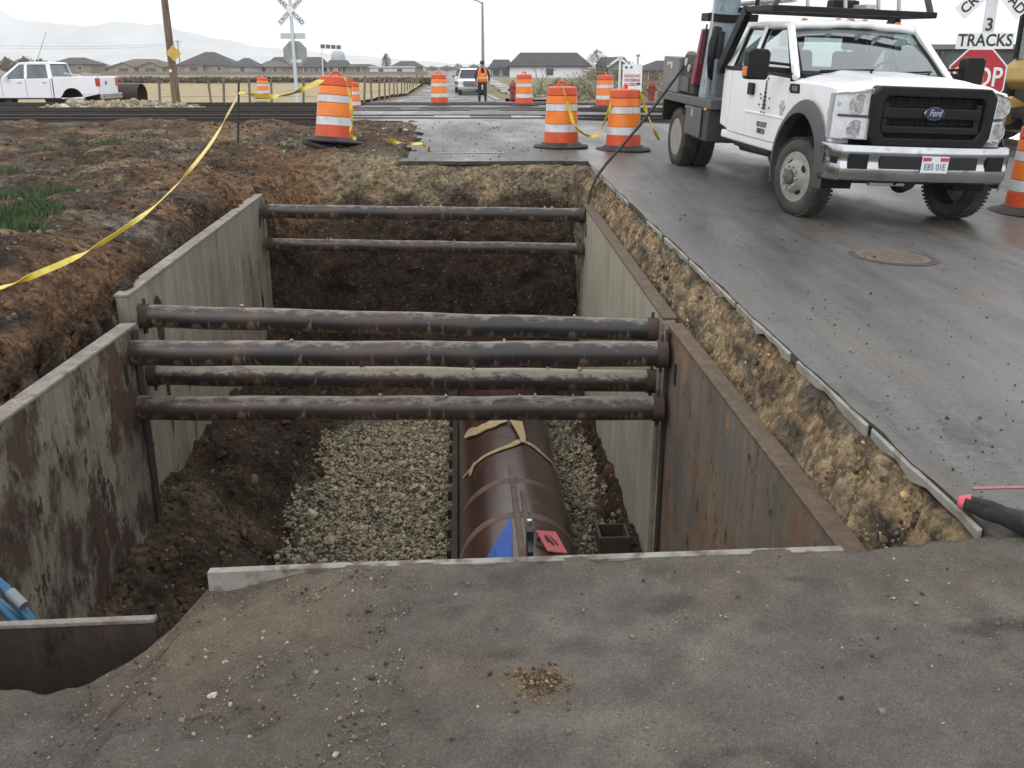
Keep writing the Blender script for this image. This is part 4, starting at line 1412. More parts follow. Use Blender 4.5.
def doors(s):
    d = MB()
    d.prism([(-.578, .60), (-1.70, .60), (-1.70, 1.345), (-.578, 1.30)], s * .86, s * 1.0)
    door = d.build('door', M_WHITE, truck, bevel=.02, seg=3)
    r_ = MB()
    r_.prism([(-1.708, .60), (-2.28, .60), (-2.28, 1.36), (-1.708, 1.345)], s * .86, s * .998)
    r_.build('rear_door', M_WHITE, truck, bevel=.02, seg=3)
    k_ = MB()
    k_.prism([(-2.288, .62), (-2.56, .66), (-2.58, 1.37), (-2.288, 1.36)], s * .80, s * .995)
    k_.build('cab_corner', M_WHITE, truck, bevel=.03, seg=3)
    for y_ in (-.574, -1.704, -2.284):
        MB().box2((s * .90, y_ - .005, .62), (s * .990, y_ + .005, 1.33)).build('door_gap', M_BLACKHOLE, truck)
    h_ = MB()
    h_.box((s * 1.022, -1.55, 1.145), (.035, .16, .13))
    h_.build('handle', M_BLK, door, bevel=.012)
    mo = MB()
    mo.prism([(-.62, .875), (-1.69, .875), (-1.69, .905), (-.62, .905)], s * .99, s * 1.008)
    mo.build('crease', M_WHITE, door, bevel=.008)
    sl = MB()
    sl.box2((s * .82, -2.5, .50), (s * .985, -.60, .61))
    sl.build('sill', M_WHITE, truck, bevel=.03)
    # roof side structure
    top = lambda y: (s * .80, y, 1.905)
    bot = lambda y, z=1.335: (s * .975, y, z)
    for nm, a, b_, w, t in (('pillar', bot(-.47, 1.30), top(-1.14), .075, .07), ('pillar', bot(-1.72), top(-1.74), .09, .055), ('pillar', bot(-2.44, 1.34), top(-2.38), .24, .06)):
        MB().bar(a, b_, t, w, up=(0, 1, 0)).build(nm, M_WHITE, truck, bevel=.015)
    MB().bar(top(-1.08), top(-2.47), .07, .06).build('roof_rail', M_WHITE, truck, bevel=.02)
    MB().bar(bot(-.52, 1.325), bot(-2.5, 1.345), .06, .05).build('belt_rail', M_BLK, truck, bevel=.008)
    # glass
    def sp(y, z, off=.0):
        t = (z - 1.335) / (1.905 - 1.335)
        return (s * (.965 - .175 * t - off), y, z)
    g = MB()
    g.add([sp(-.62, 1.34), sp(-1.68, 1.34), sp(-1.70, 1.89), sp(-1.18, 1.89)], [(0, 1, 2, 3)])
    g.build('side_window', M_SIDEGLASS, truck)
    g = MB()
    g.add([sp(-1.76, 1.35), sp(-2.33, 1.36), sp(-2.27, 1.89), sp(-1.78, 1.89)], [(0, 1, 2, 3)])
    g.build('side_window', M_SIDEGLASS, truck)
    # black window gaskets
    gk = MB()
    ring = [(-.64, 1.355), (-1.675, 1.355), (-1.695, 1.875), (-1.19, 1.875)]
    for i in range(4):
        a, b_ = ring[i], ring[(i + 1) % 4]
        gk.bar(sp(*a, -.006), sp(*b_, -.006), .02, .03)
    gk.build('window_seal', M_BLK, truck)
    gk = MB()
    ring = [(-1.79, 1.37), (-2.31, 1.375), (-2.26, 1.875), (-1.80, 1.875)]
    for i in range(4):
        a, b_ = ring[i], ring[(i + 1) % 4]
        gk.bar(sp(*a, -.006), sp(*b_, -.006), .02, .03)
    gk.build('window_seal', M_BLK, truck)
    # mirror
    mi = MB()
    mi.prism([(s * 1.24, 1.27), (s * 1.49, 1.27), (s * 1.495, 1.56), (s * 1.44, 1.595), (s * 1.26, 1.59), (s * 1.23, 1.54)], -.80, -.64, axis='y')
    mir = mi.build('mirror', M_BLK, truck, bevel=.025, seg=3)
    ar = MB()
    ar.bar((s * .95, -.70, 1.37), (s * 1.26, -.70, 1.38), .06, .055)
    ar.bar((s * .95, -.72, 1.43), (s * 1.26, -.72, 1.45), .05, .03)
    ar.build('mirror_arm', M_BLK, mir, bevel=.01)
    am = MB()
    am.box((s * 1.50, -.71, 1.35), (.03, .09, .10))
    am.build('marker_lens', M_AMBER, mir, bevel=.008)
    # cowl badge
    bd = MB()
    bd.prism([(-.28, 1.245), (-.52, 1.25), (-.55, 1.19), (-.50, 1.155), (-.27, 1.155)], s * .99, s * 1.012)
    bo = bd.build('badge', M_BLK, truck, bevel=.008)
    text_obj('lettering', 'F550', .065, M_ALU, bo, frame_m((s * 1.013, -.40, 1.20), (0, s, 0), (0, 0, 1)), .001)
sides(doors)

# door lettering and derrick-like mark on the near door, plus the cross badge
near = 1
dm = MB()
for i in range(7):
    z0 = .955 + i * .042
    w = .052 - .006 * i
    if i < 5:
        dm.box((1.0035, -1.16, z0), (.003, w * 2, .016))
    dm.bar((1.0035, -1.16 - w, z0), (1.0035, -1.16 + w * .85, z0 + .042), .011, .003, up=(1, 0, 0))
    dm.bar((1.0035, -1.16 + w, z0), (1.0035, -1.16 - w * .85, z0 + .042), .011, .003, up=(1, 0, 0))
for y_, z_ in ((-1.30, .99), (-1.02, .97), (-1.27, 1.06), (-1.29, 1.10), (-1.03, 1.07), (-1.12, 1.27), (-1.19, 1.29), (-1.15, 1.305), (-1.21, .915), (-1.13, .912)):
    dm.box((1.0035, y_, z_), (.003, .034, .018))
dm.build('door_emblem', M_INK, truck)
text_obj('lettering', 'US DOT', .078, M_INK, truck, frame_m((1.004, -1.16, .775), (0, 1, 0), (0, 0, 1)), .001, bold=.003)
text_obj('lettering', '588131', .078, M_INK, truck, frame_m((1.004, -1.16, .70), (0, 1, 0), (0, 0, 1)), .001, bold=.003)
mb = MB()
mb.box((1.010, -.66, 1.0), (.02, .05, .15))
mb.box((1.010, -.66, 1.01), (.018, .13, .045))
mb.build('badge', M_ALU, truck, bevel=.006)

# hood
def hoodf(a, t):
    x = (a * 2 - 1) * .985
    y = -.50 + 1.36 * t
    ax = abs(x) / .985
    z = 1.372 - .085 * t - .022 * t * t + .03 * (1 - sst(.42, .60, ax)) * (1 - .3 * t)
    z -= .10 * ax ** 5
    fr = max(0, (t - .88) / .12)
    z -= .10 * fr ** 2
    y -= .15 * ax ** 4 * t
    return (x, y, float(z))
hb = MB()
hb.grid(hoodf, 36, 24)
hb.build('hood', M_WHITE, truck, smooth=True, solid=.03)
mb = MB()
mb.prism([(.6, .7), (.6, 1.22), (-.45, 1.30), (-.45, .7)], -.80, .80)
mb.build('engine_bay', M_BLK, truck)
for x in (-.35, .35):
    MB().tube([(x, .05, 1.365), (x, .05, 1.385)], .014, 8).build('washer_nozzle', M_BLK, truck)

# windscreen, cowl, roof
def wsf(a, t):
    x = a * 2 - 1
    w = .92 - .15 * t
    return (x * w, -.455 - .70 * t - .10 * x * x * (1 - .4 * t), 1.355 + .545 * t)
MB().grid(wsf, 14, 6).build('windshield', M_GLASS, truck, smooth=True)
sl = MB()
for t0, t1, a0, a1 in ((0, .04, 0, 1), (.955, 1, 0, 1), (0, 1, 0, .028), (0, 1, .972, 1)):
    def gf(a, t, t0=t0, t1=t1, a0=a0, a1=a1):
        p = wsf(a0 + (a1 - a0) * a, t0 + (t1 - t0) * t)
        return (p[0], p[1] + .008, p[2] + .004)
    sl.grid(gf, 14, 6)
sl.build('windshield_band', M_BLK, truck)
cw = MB()
cw.prism([(-.42, 1.30), (-.42, 1.352), (-.56, 1.36), (-.62, 1.30)], -.90, .90)
cw.build('cowl', M_BLK, truck)
for x0, x1 in ((.66, .02), (-.10, -.74)):
    wp = MB()
    wp.bar(wsf(.5 + x0 / 1.8, .03), wsf(.5 + x1 / 1.8, .085), .02, .02)
    o = wp.build('wiper', M_BLK, truck)
    o.location = (0, .02, .012)
def rooff(a, t):
    x = (a * 2 - 1) * .845
    y = -1.10 - 1.42 * t
    ax = abs(x) / .845
    e = max(0, (.06 - t) / .06) ** 2 + max(0, (t - .9) / .1) ** 2
    return (x, y, 1.965 - .055 * ax ** 4 - .035 * e + .012 * math.sin(ax * 9) * (1 - ax))
MB().grid(rooff, 28, 24).build('roof', M_WHITE, truck, smooth=True, solid=.06)
for x in (-.60, -.17, 0, .17, .60):
    m_ = MB()
    m_.lathe([(.0, .035), (.022, .03), (.034, .012), (.036, 0)][::-1], 12, Matrix.Translation((x, -1.22, 1.955 - .055 * (abs(x) / .845) ** 4)) @ Matrix.Diagonal((1.1, 1.7, 1, 1)))
    m_.build('roof_light', M_AMBER, truck, smooth=True)
# back of the cab
bk_ = MB()
bk_.box2((-.80, -2.58, .64), (.80, -2.50, 1.40))
bk_.build('cab_back', M_WHITE, truck, bevel=.02)
for a, b_ in (((-.9, -2.53, 1.36), (-.74, -2.50, 1.90)), ((.74, -2.53, 1.36), (.9, -2.50, 1.90))):
    pass
bk_ = MB()
bk_.bar((-.80, -2.52, 1.85), (.80, -2.52, 1.85), .06, .14)
bk_.build('rear_header', M_WHITE, truck, bevel=.015)
for s in (1, -1):
    MB().bar((s * .90, -2.52, 1.36), (s * .80, -2.50, 1.88), .18, .05, up=(0, 1, 0)).build('pillar', M_WHITE, truck, bevel=.015)
MB().add([(-.82, -2.52, 1.40), (.82, -2.52, 1.40), (.74, -2.51, 1.80), (-.74, -2.51, 1.80)], [(0, 1, 2, 3)]).build('rear_window', M_GLASS, truck)
MB().bar((0, -2.52, 1.40), (0, -2.52, 1.80), .05, .04, up=(0, 1, 0)).build('window_divider', M_BLK, truck)
# cabin inside
it = MB()
it.box2((-.85, -2.48, .62), (.85, -.5, .80))
it.build('cab_floor', M_DASH, truck)
ds = MB()
ds.prism([(-.50, .8), (-.50, 1.34), (-.62, 1.345), (-.92, 1.27), (-1.0, 1.10), (-.9, .8)], -.86, .86)
ds.build('dashboard', M_DASH, truck, bevel=.03)
for x, nm in ((.42, 'seat'), (-.42, 'seat')):
    s_ = MB()
    s_.prism([(-1.10, .8), (-1.10, 1.02), (-1.62, .98), (-1.78, 1.60), (-1.92, 1.60), (-1.82, .8)], x - .27, x + .27)
    so = s_.build(nm, M_SEAT, truck, bevel=.05, seg=3)
    hr = MB()
    hr.prism([(-1.80, 1.62), (-1.82, 1.80), (-1.92, 1.81), (-1.94, 1.62)], x - .15, x + .15)
    hr.build('headrest', M_SEAT, so, bevel=.03, seg=3)
s_ = MB()
s_.box2((-.80, -2.46, .8), (.80, -2.26, 1.36))
s_.build('rear_seat', M_SEAT, truck, bevel=.04)
sw = MB()
cM = Matrix.Translation((-.42, -1.04, 1.33)) @ Matrix.Rotation(R(62), 4, 'X')
sw.tube([cM @ Vector((.19 * math.cos(2 * PI * i / 20), .19 * math.sin(2 * PI * i / 20), 0)) for i in range(20)], .016, 8, closed=True)
sw.bar(cM @ Vector((-.18, 0, 0)), cM @ Vector((.18, 0, 0)), .04, .02)
sw.build('steering_wheel', M_BLK, truck, smooth=True)
pp = MB()
pp.add([(-.62, -.66, 1.352), (-.30, -.62, 1.352), (-.28, -.82, 1.335), (-.58, -.86, 1.335)], [(0, 1, 2, 3)])
pp.build('papers', mat('paper', (.65, .75, .75), rough=.8), truck, solid=.004)
vz = MB()
vz.box2((-.40, -1.30, 1.74), (-.12, -1.22, 1.80))
vz.build('mirror_inside', M_BLK, truck, bevel=.01)
st = MB()
st.lathe([(0, 0), (.075, 0), (.075, .004), (0, .004)], 20, frame_m((-.46, -1.155, 1.70), (1, 0, 0), (0, .76, .65)))
st.build('green_sticker', mat('green_film', (.10, .32, .22), rough=.5), truck)

# nose: grille, lamps, bumper
gz0, gz1 = .765, 1.235
def ringprism(outer, inner, y0, y1):
    m = MB()
    n = len(outer)
    vs = [(p[0], y0, p[1]) for p in outer] + [(p[0], y1, p[1]) for p in outer] + [(p[0], y1 - .0, p[1]) for p in inner] + [(p[0], y0, p[1]) for p in inner]
    fs = []
    for i in range(n):
        j = (i + 1) % n
        fs += [(i, j, j + n, i + n), (i + n, j + n, j + 2 * n, i + 2 * n), (i + 2 * n, j + 2 * n, j + 3 * n, i + 3 * n)]
    m.add(vs, fs)
    return m
outer = [(-.64, gz0), (.64, gz0), (.70, gz0 + .09), (.71, gz1 - .07), (.63, gz1), (-.63, gz1), (-.71, gz1 - .07), (-.70, gz0 + .09)]
inner = [(-.52, gz0 + .075), (.52, gz0 + .075), (.58, gz0 + .14), (.58, gz1 - .13), (.53, gz1 - .085), (-.53, gz1 - .085), (-.58, gz1 - .13), (-.58, gz0 + .14)]
gr_ = ringprism(outer, inner, .74, .955)
grille = gr_.build('grille', M_BLK, truck, bevel=.022, seg=3)
gm = MB()
gm.box2((-.59, .80, gz0 + .05), (.59, .83, gz1 - .06))
gm.build('grille_backing', mat('grille_dark', (.008, .008, .009), rough=.8), grille)
for z_, h_ in ((.905, .062), (1.03, .085)):
    gb_ = MB()
    gb_.box2((-.57, .84, z_ - h_ / 2), (.57, .935, z_ + h_ / 2))
    gb_.build('grille_bar', M_BLK, grille, bevel=.016)
for z_ in (.865, .955, .98, 1.085, 1.105, 1.13):
    gb_ = MB()
    gb_.box2((-.57, .84, z_ - .004), (.57, .87, z_ + .004))
    gb_.build('grille_slat', M_BLK, grille)
for i in range(9):
    x = -.52 + i * .13
    gb_ = MB()
    gb_.box2((x - .006, .835, gz0 + .07), (x + .006, .86, gz1 - .08))
    gb_.build('grille_rib', M_BLK, grille)
for s in (1, -1):
    gb_ = MB()
    gb_.bar((s * .535, .90, gz0 + .12), (s * .535, .90, gz1 - .13), .05, .07)
    gb_.build('grille_bar', M_BLK, grille, bevel=.014)
ov = MB()
ov.lathe([(0, .0), (1, .0), (1, .03), (.93, .042), (.0, .042)], 40, frame_m((0, .93, 1.035), (-1, 0, 0), (0, 0, 1)) @ Matrix.Diagonal((.118, .052, .8, 1)))
emb = ov.build('badge', M_CHROME, truck, smooth=True)
ov = MB()
ov.lathe([(0, .042), (.88, .042), (.88, .050), (.0, .052)], 40, frame_m((0, .93, 1.035), (-1, 0, 0), (0, 0, 1)) @ Matrix.Diagonal((.118, .052, .8, 1)))
ov.build('oval_field', mat('navy_enamel', (.012, .022, .075), rough=.3), emb, smooth=True)
text_obj('lettering', 'Ford', .068, M_ALU, emb, frame_m((0, .9725, 1.037), (-1, 0, 0), (0, 0, 1)), .002, shear=.35, xs=1.05, bold=.001)

M_BOWL = mat('lamp_bowl_metal', (.70, .70, .71), (.30, .30, .31), 34, .25, metal=.7)
def lamps(s):
    # stacked headlamp: white housing, reflectors behind a clear lens, wrapping round the corner
    P = lambda t, z: (s * (.695 + .325 * t), .915 - .01 * t - .26 * t ** 2.4, z)
    hl = MB()
    hl.grid(lambda a, t: tuple(np.array(P(a, .815 + .385 * t - .05 * a * t)) + np.array((0, -.035, 0))), 8, 8)
    head = hl.build('headlight', M_REFL, truck, smooth=True)
    sh = MB()
    ring = [(0, .815), (1, .815), (1, 1.15), (0, 1.20)]
    for (a, b_) in zip(ring, ring[1:] + ring[:1]):
        K = 6
        for i in range(K):
            p = [a[j] + (b_[j] - a[j]) * i / K for j in (0, 1)]
            q = [a[j] + (b_[j] - a[j]) * (i + 1) / K for j in (0, 1)]
            v = [P(*p), P(*q)]
            sh.add([v[0], v[1], (v[1][0], v[1][1] - .10, v[1][2]), (v[0][0], v[0][1] - .10, v[0][2])], [(0, 1, 2, 3)])
    sh.build('lamp_housing', mat('lamp_grey', (.35, .36, .37), rough=.4), head, solid=.008)
    for zc, r_ in ((1.085, .085), (.90, .08)):
        bw = MB()
        c_ = P(.40, zc)
        bw.lathe([(.0, -.012), (r_ * .5, -.006), (r_, .012), (r_ * 1.05, .010)], 20, Matrix.Translation((c_[0], c_[1] - .022, zc)) @ Matrix.Rotation(-PI / 2, 4, 'X') @ Matrix.Rotation(s * .0, 4, 'Z') @ Matrix.Diagonal((1.15, .85, 1, 1)))
        bw.build('lamp_bowl', M_BOWL, head, smooth=True)
    dk = MB()
    dk.grid(lambda a, t: tuple(np.array(P(.05 + .8 * a, .985 + .02 * t)) + np.array((0, -.03, 0))), 6, 1)
    dk.build('lamp_divider', M_FLARE, head)
    am_ = MB()
    am_.grid(lambda a, t: tuple(np.array(P(.80 + .17 * a, 1.02 + .11 * t)) + np.array((s * -.01, -.025, 0))), 3, 3)
    am_.build('indicator', mat('pale_amber', (.75, .42, .16), rough=.3), head, solid=.01)
    ln_ = MB()
    ln_.grid(lambda a, t: P(a, .815 + .385 * t - .05 * a * t), 8, 6)
    ln_.build('lens', M_LENS, head, smooth=True)
sides(lamps)

# bumper
def by(x):
    ax = abs(x) / 1.075
    return 1.03 - .10 * ax ** 2 - .30 * max(0, (ax - .88) / .12) ** 2
bx_ = [i / 40 * 2.15 - 1.075 for i in range(41)]
bm_ = MB()
prof = [(-.06, .41), (-.01, .435), (.008, .50), (.010, .56), (-.004, .60), (-.004, .645), (.012, .68), (.008, .735), (-.01, .765), (-.06, .775)]
vs, fs = [], []
for x in bx_:
    up = .0
    for dy, z in prof:
        vs.append((x, by(x) + dy, z))
P_ = len(prof)
for i in range(40):
    for j in range(P_ - 1):
        a = i * P_ + j
        fs.append((a, a + 1, a + P_ + 1, a + P_))
bm_.add(vs, fs)
bump_o = bm_.build('bumper', M_CHROME, truck, smooth=True, solid=.012, sharp=30)
def strip(name, x0, x1, z0, z1, m, off=.008, parent=None):
    k_ = MB()
    k_.grid(lambda a, t: (x0 + (x1 - x0) * a, by(x0 + (x1 - x0) * a) + off - .01, z0 + (z1 - z0) * t), 12, 1)
    return k_.build(name, m, parent or bump_o, solid=.02, bevel=.004)
strip('bumper_slot', -.56, .56, .555, .675, mat('slot_dark', (.010, .010, .011), rough=.7), .034)
for s in (1, -1):
    strip('fog_recess', s * .69, s * .90, .545, .685, M_BLK, .032)
    strip('bumper_end', s * .99, s * 1.03, .58, .65, M_BLK, .010)
pl_ = MB()
plx = .02
pl_.box((-.05 + .0, by(0) + .022, .605), (.31, .012, .158))
plate = pl_.build('licence_plate', mat('plate_white', (.66, .68, .72), rough=.5), truck, bevel=.004)
rd = MB()
rd.box((-.05 - .10, by(0) + .030, .658), (.095, .003, .034))
rd.box((-.05 + .10, by(0) + .030, .658), (.095, .003, .034))
rd.build('plate_band', mat('plate_red', (.42, .06, .05), rough=.6), plate)
text_obj('lettering', 'E85 01E', .088, mat('plate_ink', (.03, .05, .12), rough=.6), plate, frame_m((-.05, by(0) + .0295, .583), (-1, 0, 0), (0, 0, 1)), .001, xs=.86)
# below the bumper
un = MB()
un.box2((-.55, .35, .38), (.55, .75, .50))
un.build('cross_member', M_BLK, truck, bevel=.02)
MB().tube([(-.85, 0, .405), (.85, 0, .405)], .055, 12).build('front_axle', M_DARKM, truck, smooth=True)
MB().lathe([(0, -.14), (.10, -.12), (.15, 0), (.10, .12), (0, .14)], 14, Matrix.Translation((-.25, 0, .40)) @ Matrix.Rotation(PI / 2, 4, 'X')).build('differential', M_DARKM, truck, smooth=True)
MB().box2((.10, .72, .36), (.52, .80, .40)).build('tow_bar', M_ALU, truck, bevel=.008)
for s in (1, -1):
    ch = MB()
    ch.box2((s * .36, -6.0, .50), (s * .46, .7, .72))
    ch.build('chassis_rail', M_DARKM, truck)
    MB().tube([(s * .30, .93, .50), (s * .30, 1.0, .44), (s * .30, .93, .40)], .018, 8).build('tow_hook', M_DARKM, truck, smooth=True)
tk = MB()
tk.box2((.48, -2.5, .40), (.80, -1.3, .58))
tk.build('fuel_tank', M_DARKM, truck, bevel=.04)
tk = MB()
tk.tube([(.55, -.7, .42), (.6, -1.6, .40), (.5, -2.8, .42)], .05, 10)
tk.build('exhaust_pipe', M_COLLAR, truck, smooth=True)

# wheels
def wheel(loc, rot, dish, dual=False, name='wheel', s=1):
    w = part_empty(name, truck, loc, rot)
    RT, WT = .405, .235
    ty = MB()
    rt = .258
    prof = [(rt, -WT / 2 + .015), (rt + .03, -WT / 2), (RT - .07, -WT / 2 - .004), (RT - .02, -WT / 2 + .022), (RT, -WT / 2 + .05), (RT + .002, 0), (RT, WT / 2 - .05), (RT - .02, WT / 2 - .022), (RT - .07, WT / 2 + .004), (rt + .03, WT / 2), (rt, WT / 2 - .015)]
    ty.lathe(prof, 56, Matrix.Rotation(PI / 2, 4, 'Y'), close=True)
    for k_ in range(56):
        a = 2 * PI * k_ / 56
        for q_, x in ((0, -.07), (.5, 0), (0, .07)):
            aa = a + q_ * 2 * PI / 56
            Mx = Matrix.Rotation(aa, 4, 'X') @ Matrix.Translation((x, 0, RT + .001))
            ty.box((0, 0, 0), (.058, .026, .012), M=Mx)
    ty.build('tyre', M_TYRE, w, smooth=True, sharp=35)
    ri = MB()
    o = WT / 2 - .01
    if dish == 'out':
        p = [(rt + .004, o), (rt - .012, o + .004), (rt - .03, o - .03), (.215, o - .035), (.20, o - .03), (.145, o + .045), (.115, o + .055), (.0, o + .055)]
    else:
        p = [(rt + .004, o), (rt - .012, o + .004), (rt - .03, o - .03), (.225, o - .05), (.20, o - .13), (.10, o - .14), (.0, o - .14)]
    ri.lathe(p, 48, Matrix.Rotation(PI / 2, 4, 'Y'))
    rim = ri.build('rim', M_RIM, w, smooth=True, sharp=45)
    dkm = M_BLACKHOLE
    for k_ in range(4):
        a = 2 * PI * k_ / 4 + .6
        hm = MB()
        rr = .178 if dish == 'out' else .16
        xx = o + .006 if dish == 'out' else o - .133
        sl = -.072 / .055 if dish == 'out' else 0
        T = Matrix.Rotation(a, 4, 'X') @ Matrix.Translation((xx, 0, rr)) @ Matrix.Rotation(math.atan2(.075, .055) if dish == 'out' else PI / 2, 4, 'Y')
        hm.lathe([(0, .006), (.034, .006), (.036, -.004)], 14, T @ Matrix.Diagonal((.75, 1.15, 1, 1)))
        hm.build('hand_hole', dkm, rim)
    hx = o + .055 if dish == 'out' else o - .14
    for k_ in range(10):
        a = 2 * PI * k_ / 10
        MB().tube([(hx - .005, .118 * math.cos(a), .118 * math.sin(a)), (hx + .028, .118 * math.cos(a), .118 * math.sin(a))], .015, 6).build('lug_nut', M_ALU, rim)
    hb_ = MB()
    hb_.lathe([(.080, hx - .01), (.075, hx + .03), (.05, hx + .045), (.0, hx + .048)], 24, Matrix.Rotation(PI / 2, 4, 'Y'))
    hb_.build('hub', M_HUB, rim, smooth=True)
    return w
steer = R(11)
wheel((.885, 0, .405), (0, 0, steer), 'out', name='front_wheel')
wheel((-.885, 0, .405), (0, 0, PI + steer), 'out', name='front_wheel')
RAX = -4.12
for s in (1, -1):
    wheel((s * .915, RAX, .405), (0, 0, 0 if s > 0 else PI), 'in', name='rear_wheel')
    wheel((s * .655, RAX, .405), (0, 0, 0 if s > 0 else PI), 'in', name='rear_wheel')
MB().tube([(-.85, RAX, .405), (.85, RAX, .405)], .075, 12).build('rear_axle', M_DARKM, truck, smooth=True)

# flat bed, lockers and rack
bd = MB()
bd.box2((-1.04, -5.2, .94), (1.04, -2.72, 1.06))
bed = bd.build('bed', M_BEDGREY, truck, bevel=.012)
fr_ = MB()
fr_.box2((.60, -3.42, .47), (1.03, -2.78, .935))
fr_.build('under_box', M_DARKM, truck, bevel=.015)
lk = MB()
lk.box2((.62, -3.95, .98), (1.0, -3.5, 1.0))
lk = MB()
lk.box2((.66, -3.62, .50), (1.055, -3.43, .935))
loc_ = lk.build('side_locker', M_BEDGREY, truck, bevel=.012)
dr_ = MB()
dr_.box2((1.04, -3.66, .50), (1.062, -3.0, .93))
dr_ = dr_.build('locker_door', M_BEDGREY, truck, bevel=.01)
lt = MB()
lt.box((1.068, -3.35, .80), (.01, .05, .10))
lt.build('latch', M_ALU, dr_, bevel=.004)
ml = MB()
ml.lathe([(0, .02), (.03, .016), (.036, 0)][::-1], 14, frame_m((1.045, -2.86, .90), (0, 1, 0), (0, 0, 1)))
ml.build('side_light', mat('warm_lens', (.80, .50, .22), rough=.3), truck, smooth=True)
mf = MB()
mf.box2((.72, -4.80, .60), (1.06, -4.74, .94))
mf.build('mud_flap', M_BLK, truck)
for s in (-1,):
    f2 = MB()
    f2.box2((s * .62, -3.6, .47), (s * 1.03, -2.78, .935))
    f2.build('under_box', M_DARKM, truck, bevel=.015)
# tall grey locker near the tail
gl = MB()
gl.box2((.55, -5.05, 1.064), (1.03, -4.25, 1.56))
gl_o = gl.build('tool_locker', M_LOCKER, truck, bevel=.015)
stk = MB()
stk.box((1.033, -4.72, 1.47), (.004, .05, .035))
stk.box((1.033, -4.62, 1.44), (.004, .04, .09))
stk.box((1.033, -4.82, 1.46), (.004, .035, .05))
stk.build('sticker', M_SIGNW, gl_o)
bc = empty('beacon', (.80, -4.45, 1.515))
bc.parent = truck
bcm = MB()
bcm.lathe([(.085, 0), (.085, .03), (.075, .035), (.07, .11), (.05, .13), (0, .135)], 18)
bcm.build('beacon_lens', M_AMBER2, bc, smooth=True)
bcm = MB()
bcm.lathe([(.10, -.004), (.10, .03), (.0, .03)], 18)
bcm.build('beacon_base', M_BLK, bc, smooth=True)
# power unit on the deck
pu = MB()
pu.prism([(-4.30, 1.064), (-4.30, 1.45), (-4.18, 1.62), (-3.72, 1.62), (-3.66, 1.40), (-3.66, 1.064)], .35, .98)
puo = pu.build('power_unit', M_DARKM, truck, bevel=.03)
pm_ = MB()
pm_.box2((.982, -4.25, 1.10), (1.0, -3.86, 1.30))
pm_.build('vent_panel', M_BEDGREY, puo, bevel=.006)
for y_, z_ in ((-4.05, 1.50), (-3.9, 1.42)):
    MB().lathe([(.055, 0), (.055, .02), (0, .022)], 14, frame_m((.983, y_, z_), (0, 1, 0), (0, 0, 1))).build('gauge', M_ALU, puo, smooth=True)
MB().prism([(-3.80, 1.20), (-3.62, 1.20), (-3.42, 1.93), (-3.52, 1.95)], .80, 1.0).build('maroon_panel', M_MAROON, truck, bevel=.02)
# leaning steel cylinder with its clamp
cyl = MB()
c0, c1 = Vector((.80, -3.40, 1.064)), Vector((.78, -3.12, 2.9))
cyl.tube([c0, c0.lerp(c1, .5), c1], .175, 28)
cylo = cyl.build('mast_cylinder', M_CYL, truck, smooth=True, sharp=50)
cl2 = MB()
q = c0.lerp(c1, .56)
cl2.tube([q - Vector((0, .006, .05)), q + Vector((0, .006, .05))], .19, 28)
cl2.box((q.x + .12, q.y - .22, q.z), (.16, .30, .10))
cl2.box((q.x - .2, q.y, q.z), (.5, .12, .10))
cl2.build('clamp', M_BLK, cylo, bevel=.008)
hs_ = MB()
hs_.tube([(.93, -3.05, 1.95), (1.0, -2.98, 1.75), (1.01, -2.95, 1.55), (.97, -3.0, 1.40), (.92, -3.1, 1.35)], .06, 10)
hs_.tube([(.90, -2.98, 1.9), (.93, -2.9, 1.6), (.90, -2.95, 1.42)], .05, 10)
hs_.build('hose_bundle', M_BLK, truck, smooth=True)
hk = MB()
hk.tube([(.98, -3.36, 2.0), (.99, -3.4, 1.60), (1.0, -3.42, 1.52), (1.0, -3.38, 1.48), (1.0, -3.35, 1.52)], .012, 8)
hk.build('hook', M_DARKM, truck, smooth=True)
hk = MB()
hk.bar((.95, -3.45, 1.20), (.95, -3.25, 1.23), .012, .03)
hk.bar((.95, -3.25, 1.23), (.95, -3.30, 1.28), .012, .03)
hk.build('tie_down', M_DARKM, truck)
# headboard and overhead rack
for s in (1, -1):
    MB().box2((s * .92, -2.78, 1.06), (s * 1.03, -2.66, 1.52)).build('rack_post', M_BEDGREY, truck, bevel=.012)
    MB().bar((s * .97, -2.66, 1.40), (s * .96, -1.98, 2.10), .09, .15).build('rack_leg', M_BLK, truck, bevel=.015)
    MB().bar((s * .95, -2.05, 2.105), (s * .95, -1.20, 2.105), .07, .07).build('rack_rail', M_BLK, truck, bevel=.01)
    MB().bar((s * .95, -1.22, 2.12), (s * .84, -1.22, 2.36), .05, .06).build('rack_upright', M_FLARE, truck, bevel=.008)
    MB().bar((s * .95, -3.2, 1.06), (s * .95, -3.2, 2.40), .05, .05).build('rack_upright', M_ALU, truck, bevel=.008)
    MB().tube([(s * .95, -3.3, 2.42), (s * .95, -1.2, 2.42)], .025, 10).build('rack_tube', M_ALU, truck, smooth=True)
MB().bar((-1.0, -1.20, 2.105), (.985, -1.20, 2.105), .09, .065).build('rack_beam', M_BLK, truck, bevel=.012)
MB().bar((-1.0, -2.2, 2.10), (1.0, -2.2, 2.10), .07, .07).build('rack_beam', M_BLK, truck, bevel=.012)
MB().bar((-1.0, -3.2, 2.34), (1.0, -3.2, 2.34), .05, .05).build('rack_beam', M_ALU, truck, bevel=.012)
MB().bar((-.95, -1.20, 2.40), (.95, -1.20, 2.40), .05, .05).build('rack_beam', M_FLARE, truck, bevel=.012)
for x in (-.55, -.30, .10, .55):
    MB().bar((x, -1.21, 2.12), (x + .05, -1.21, 2.40), .035, .035).build('rack_upright', M_ALU, truck, bevel=.006)
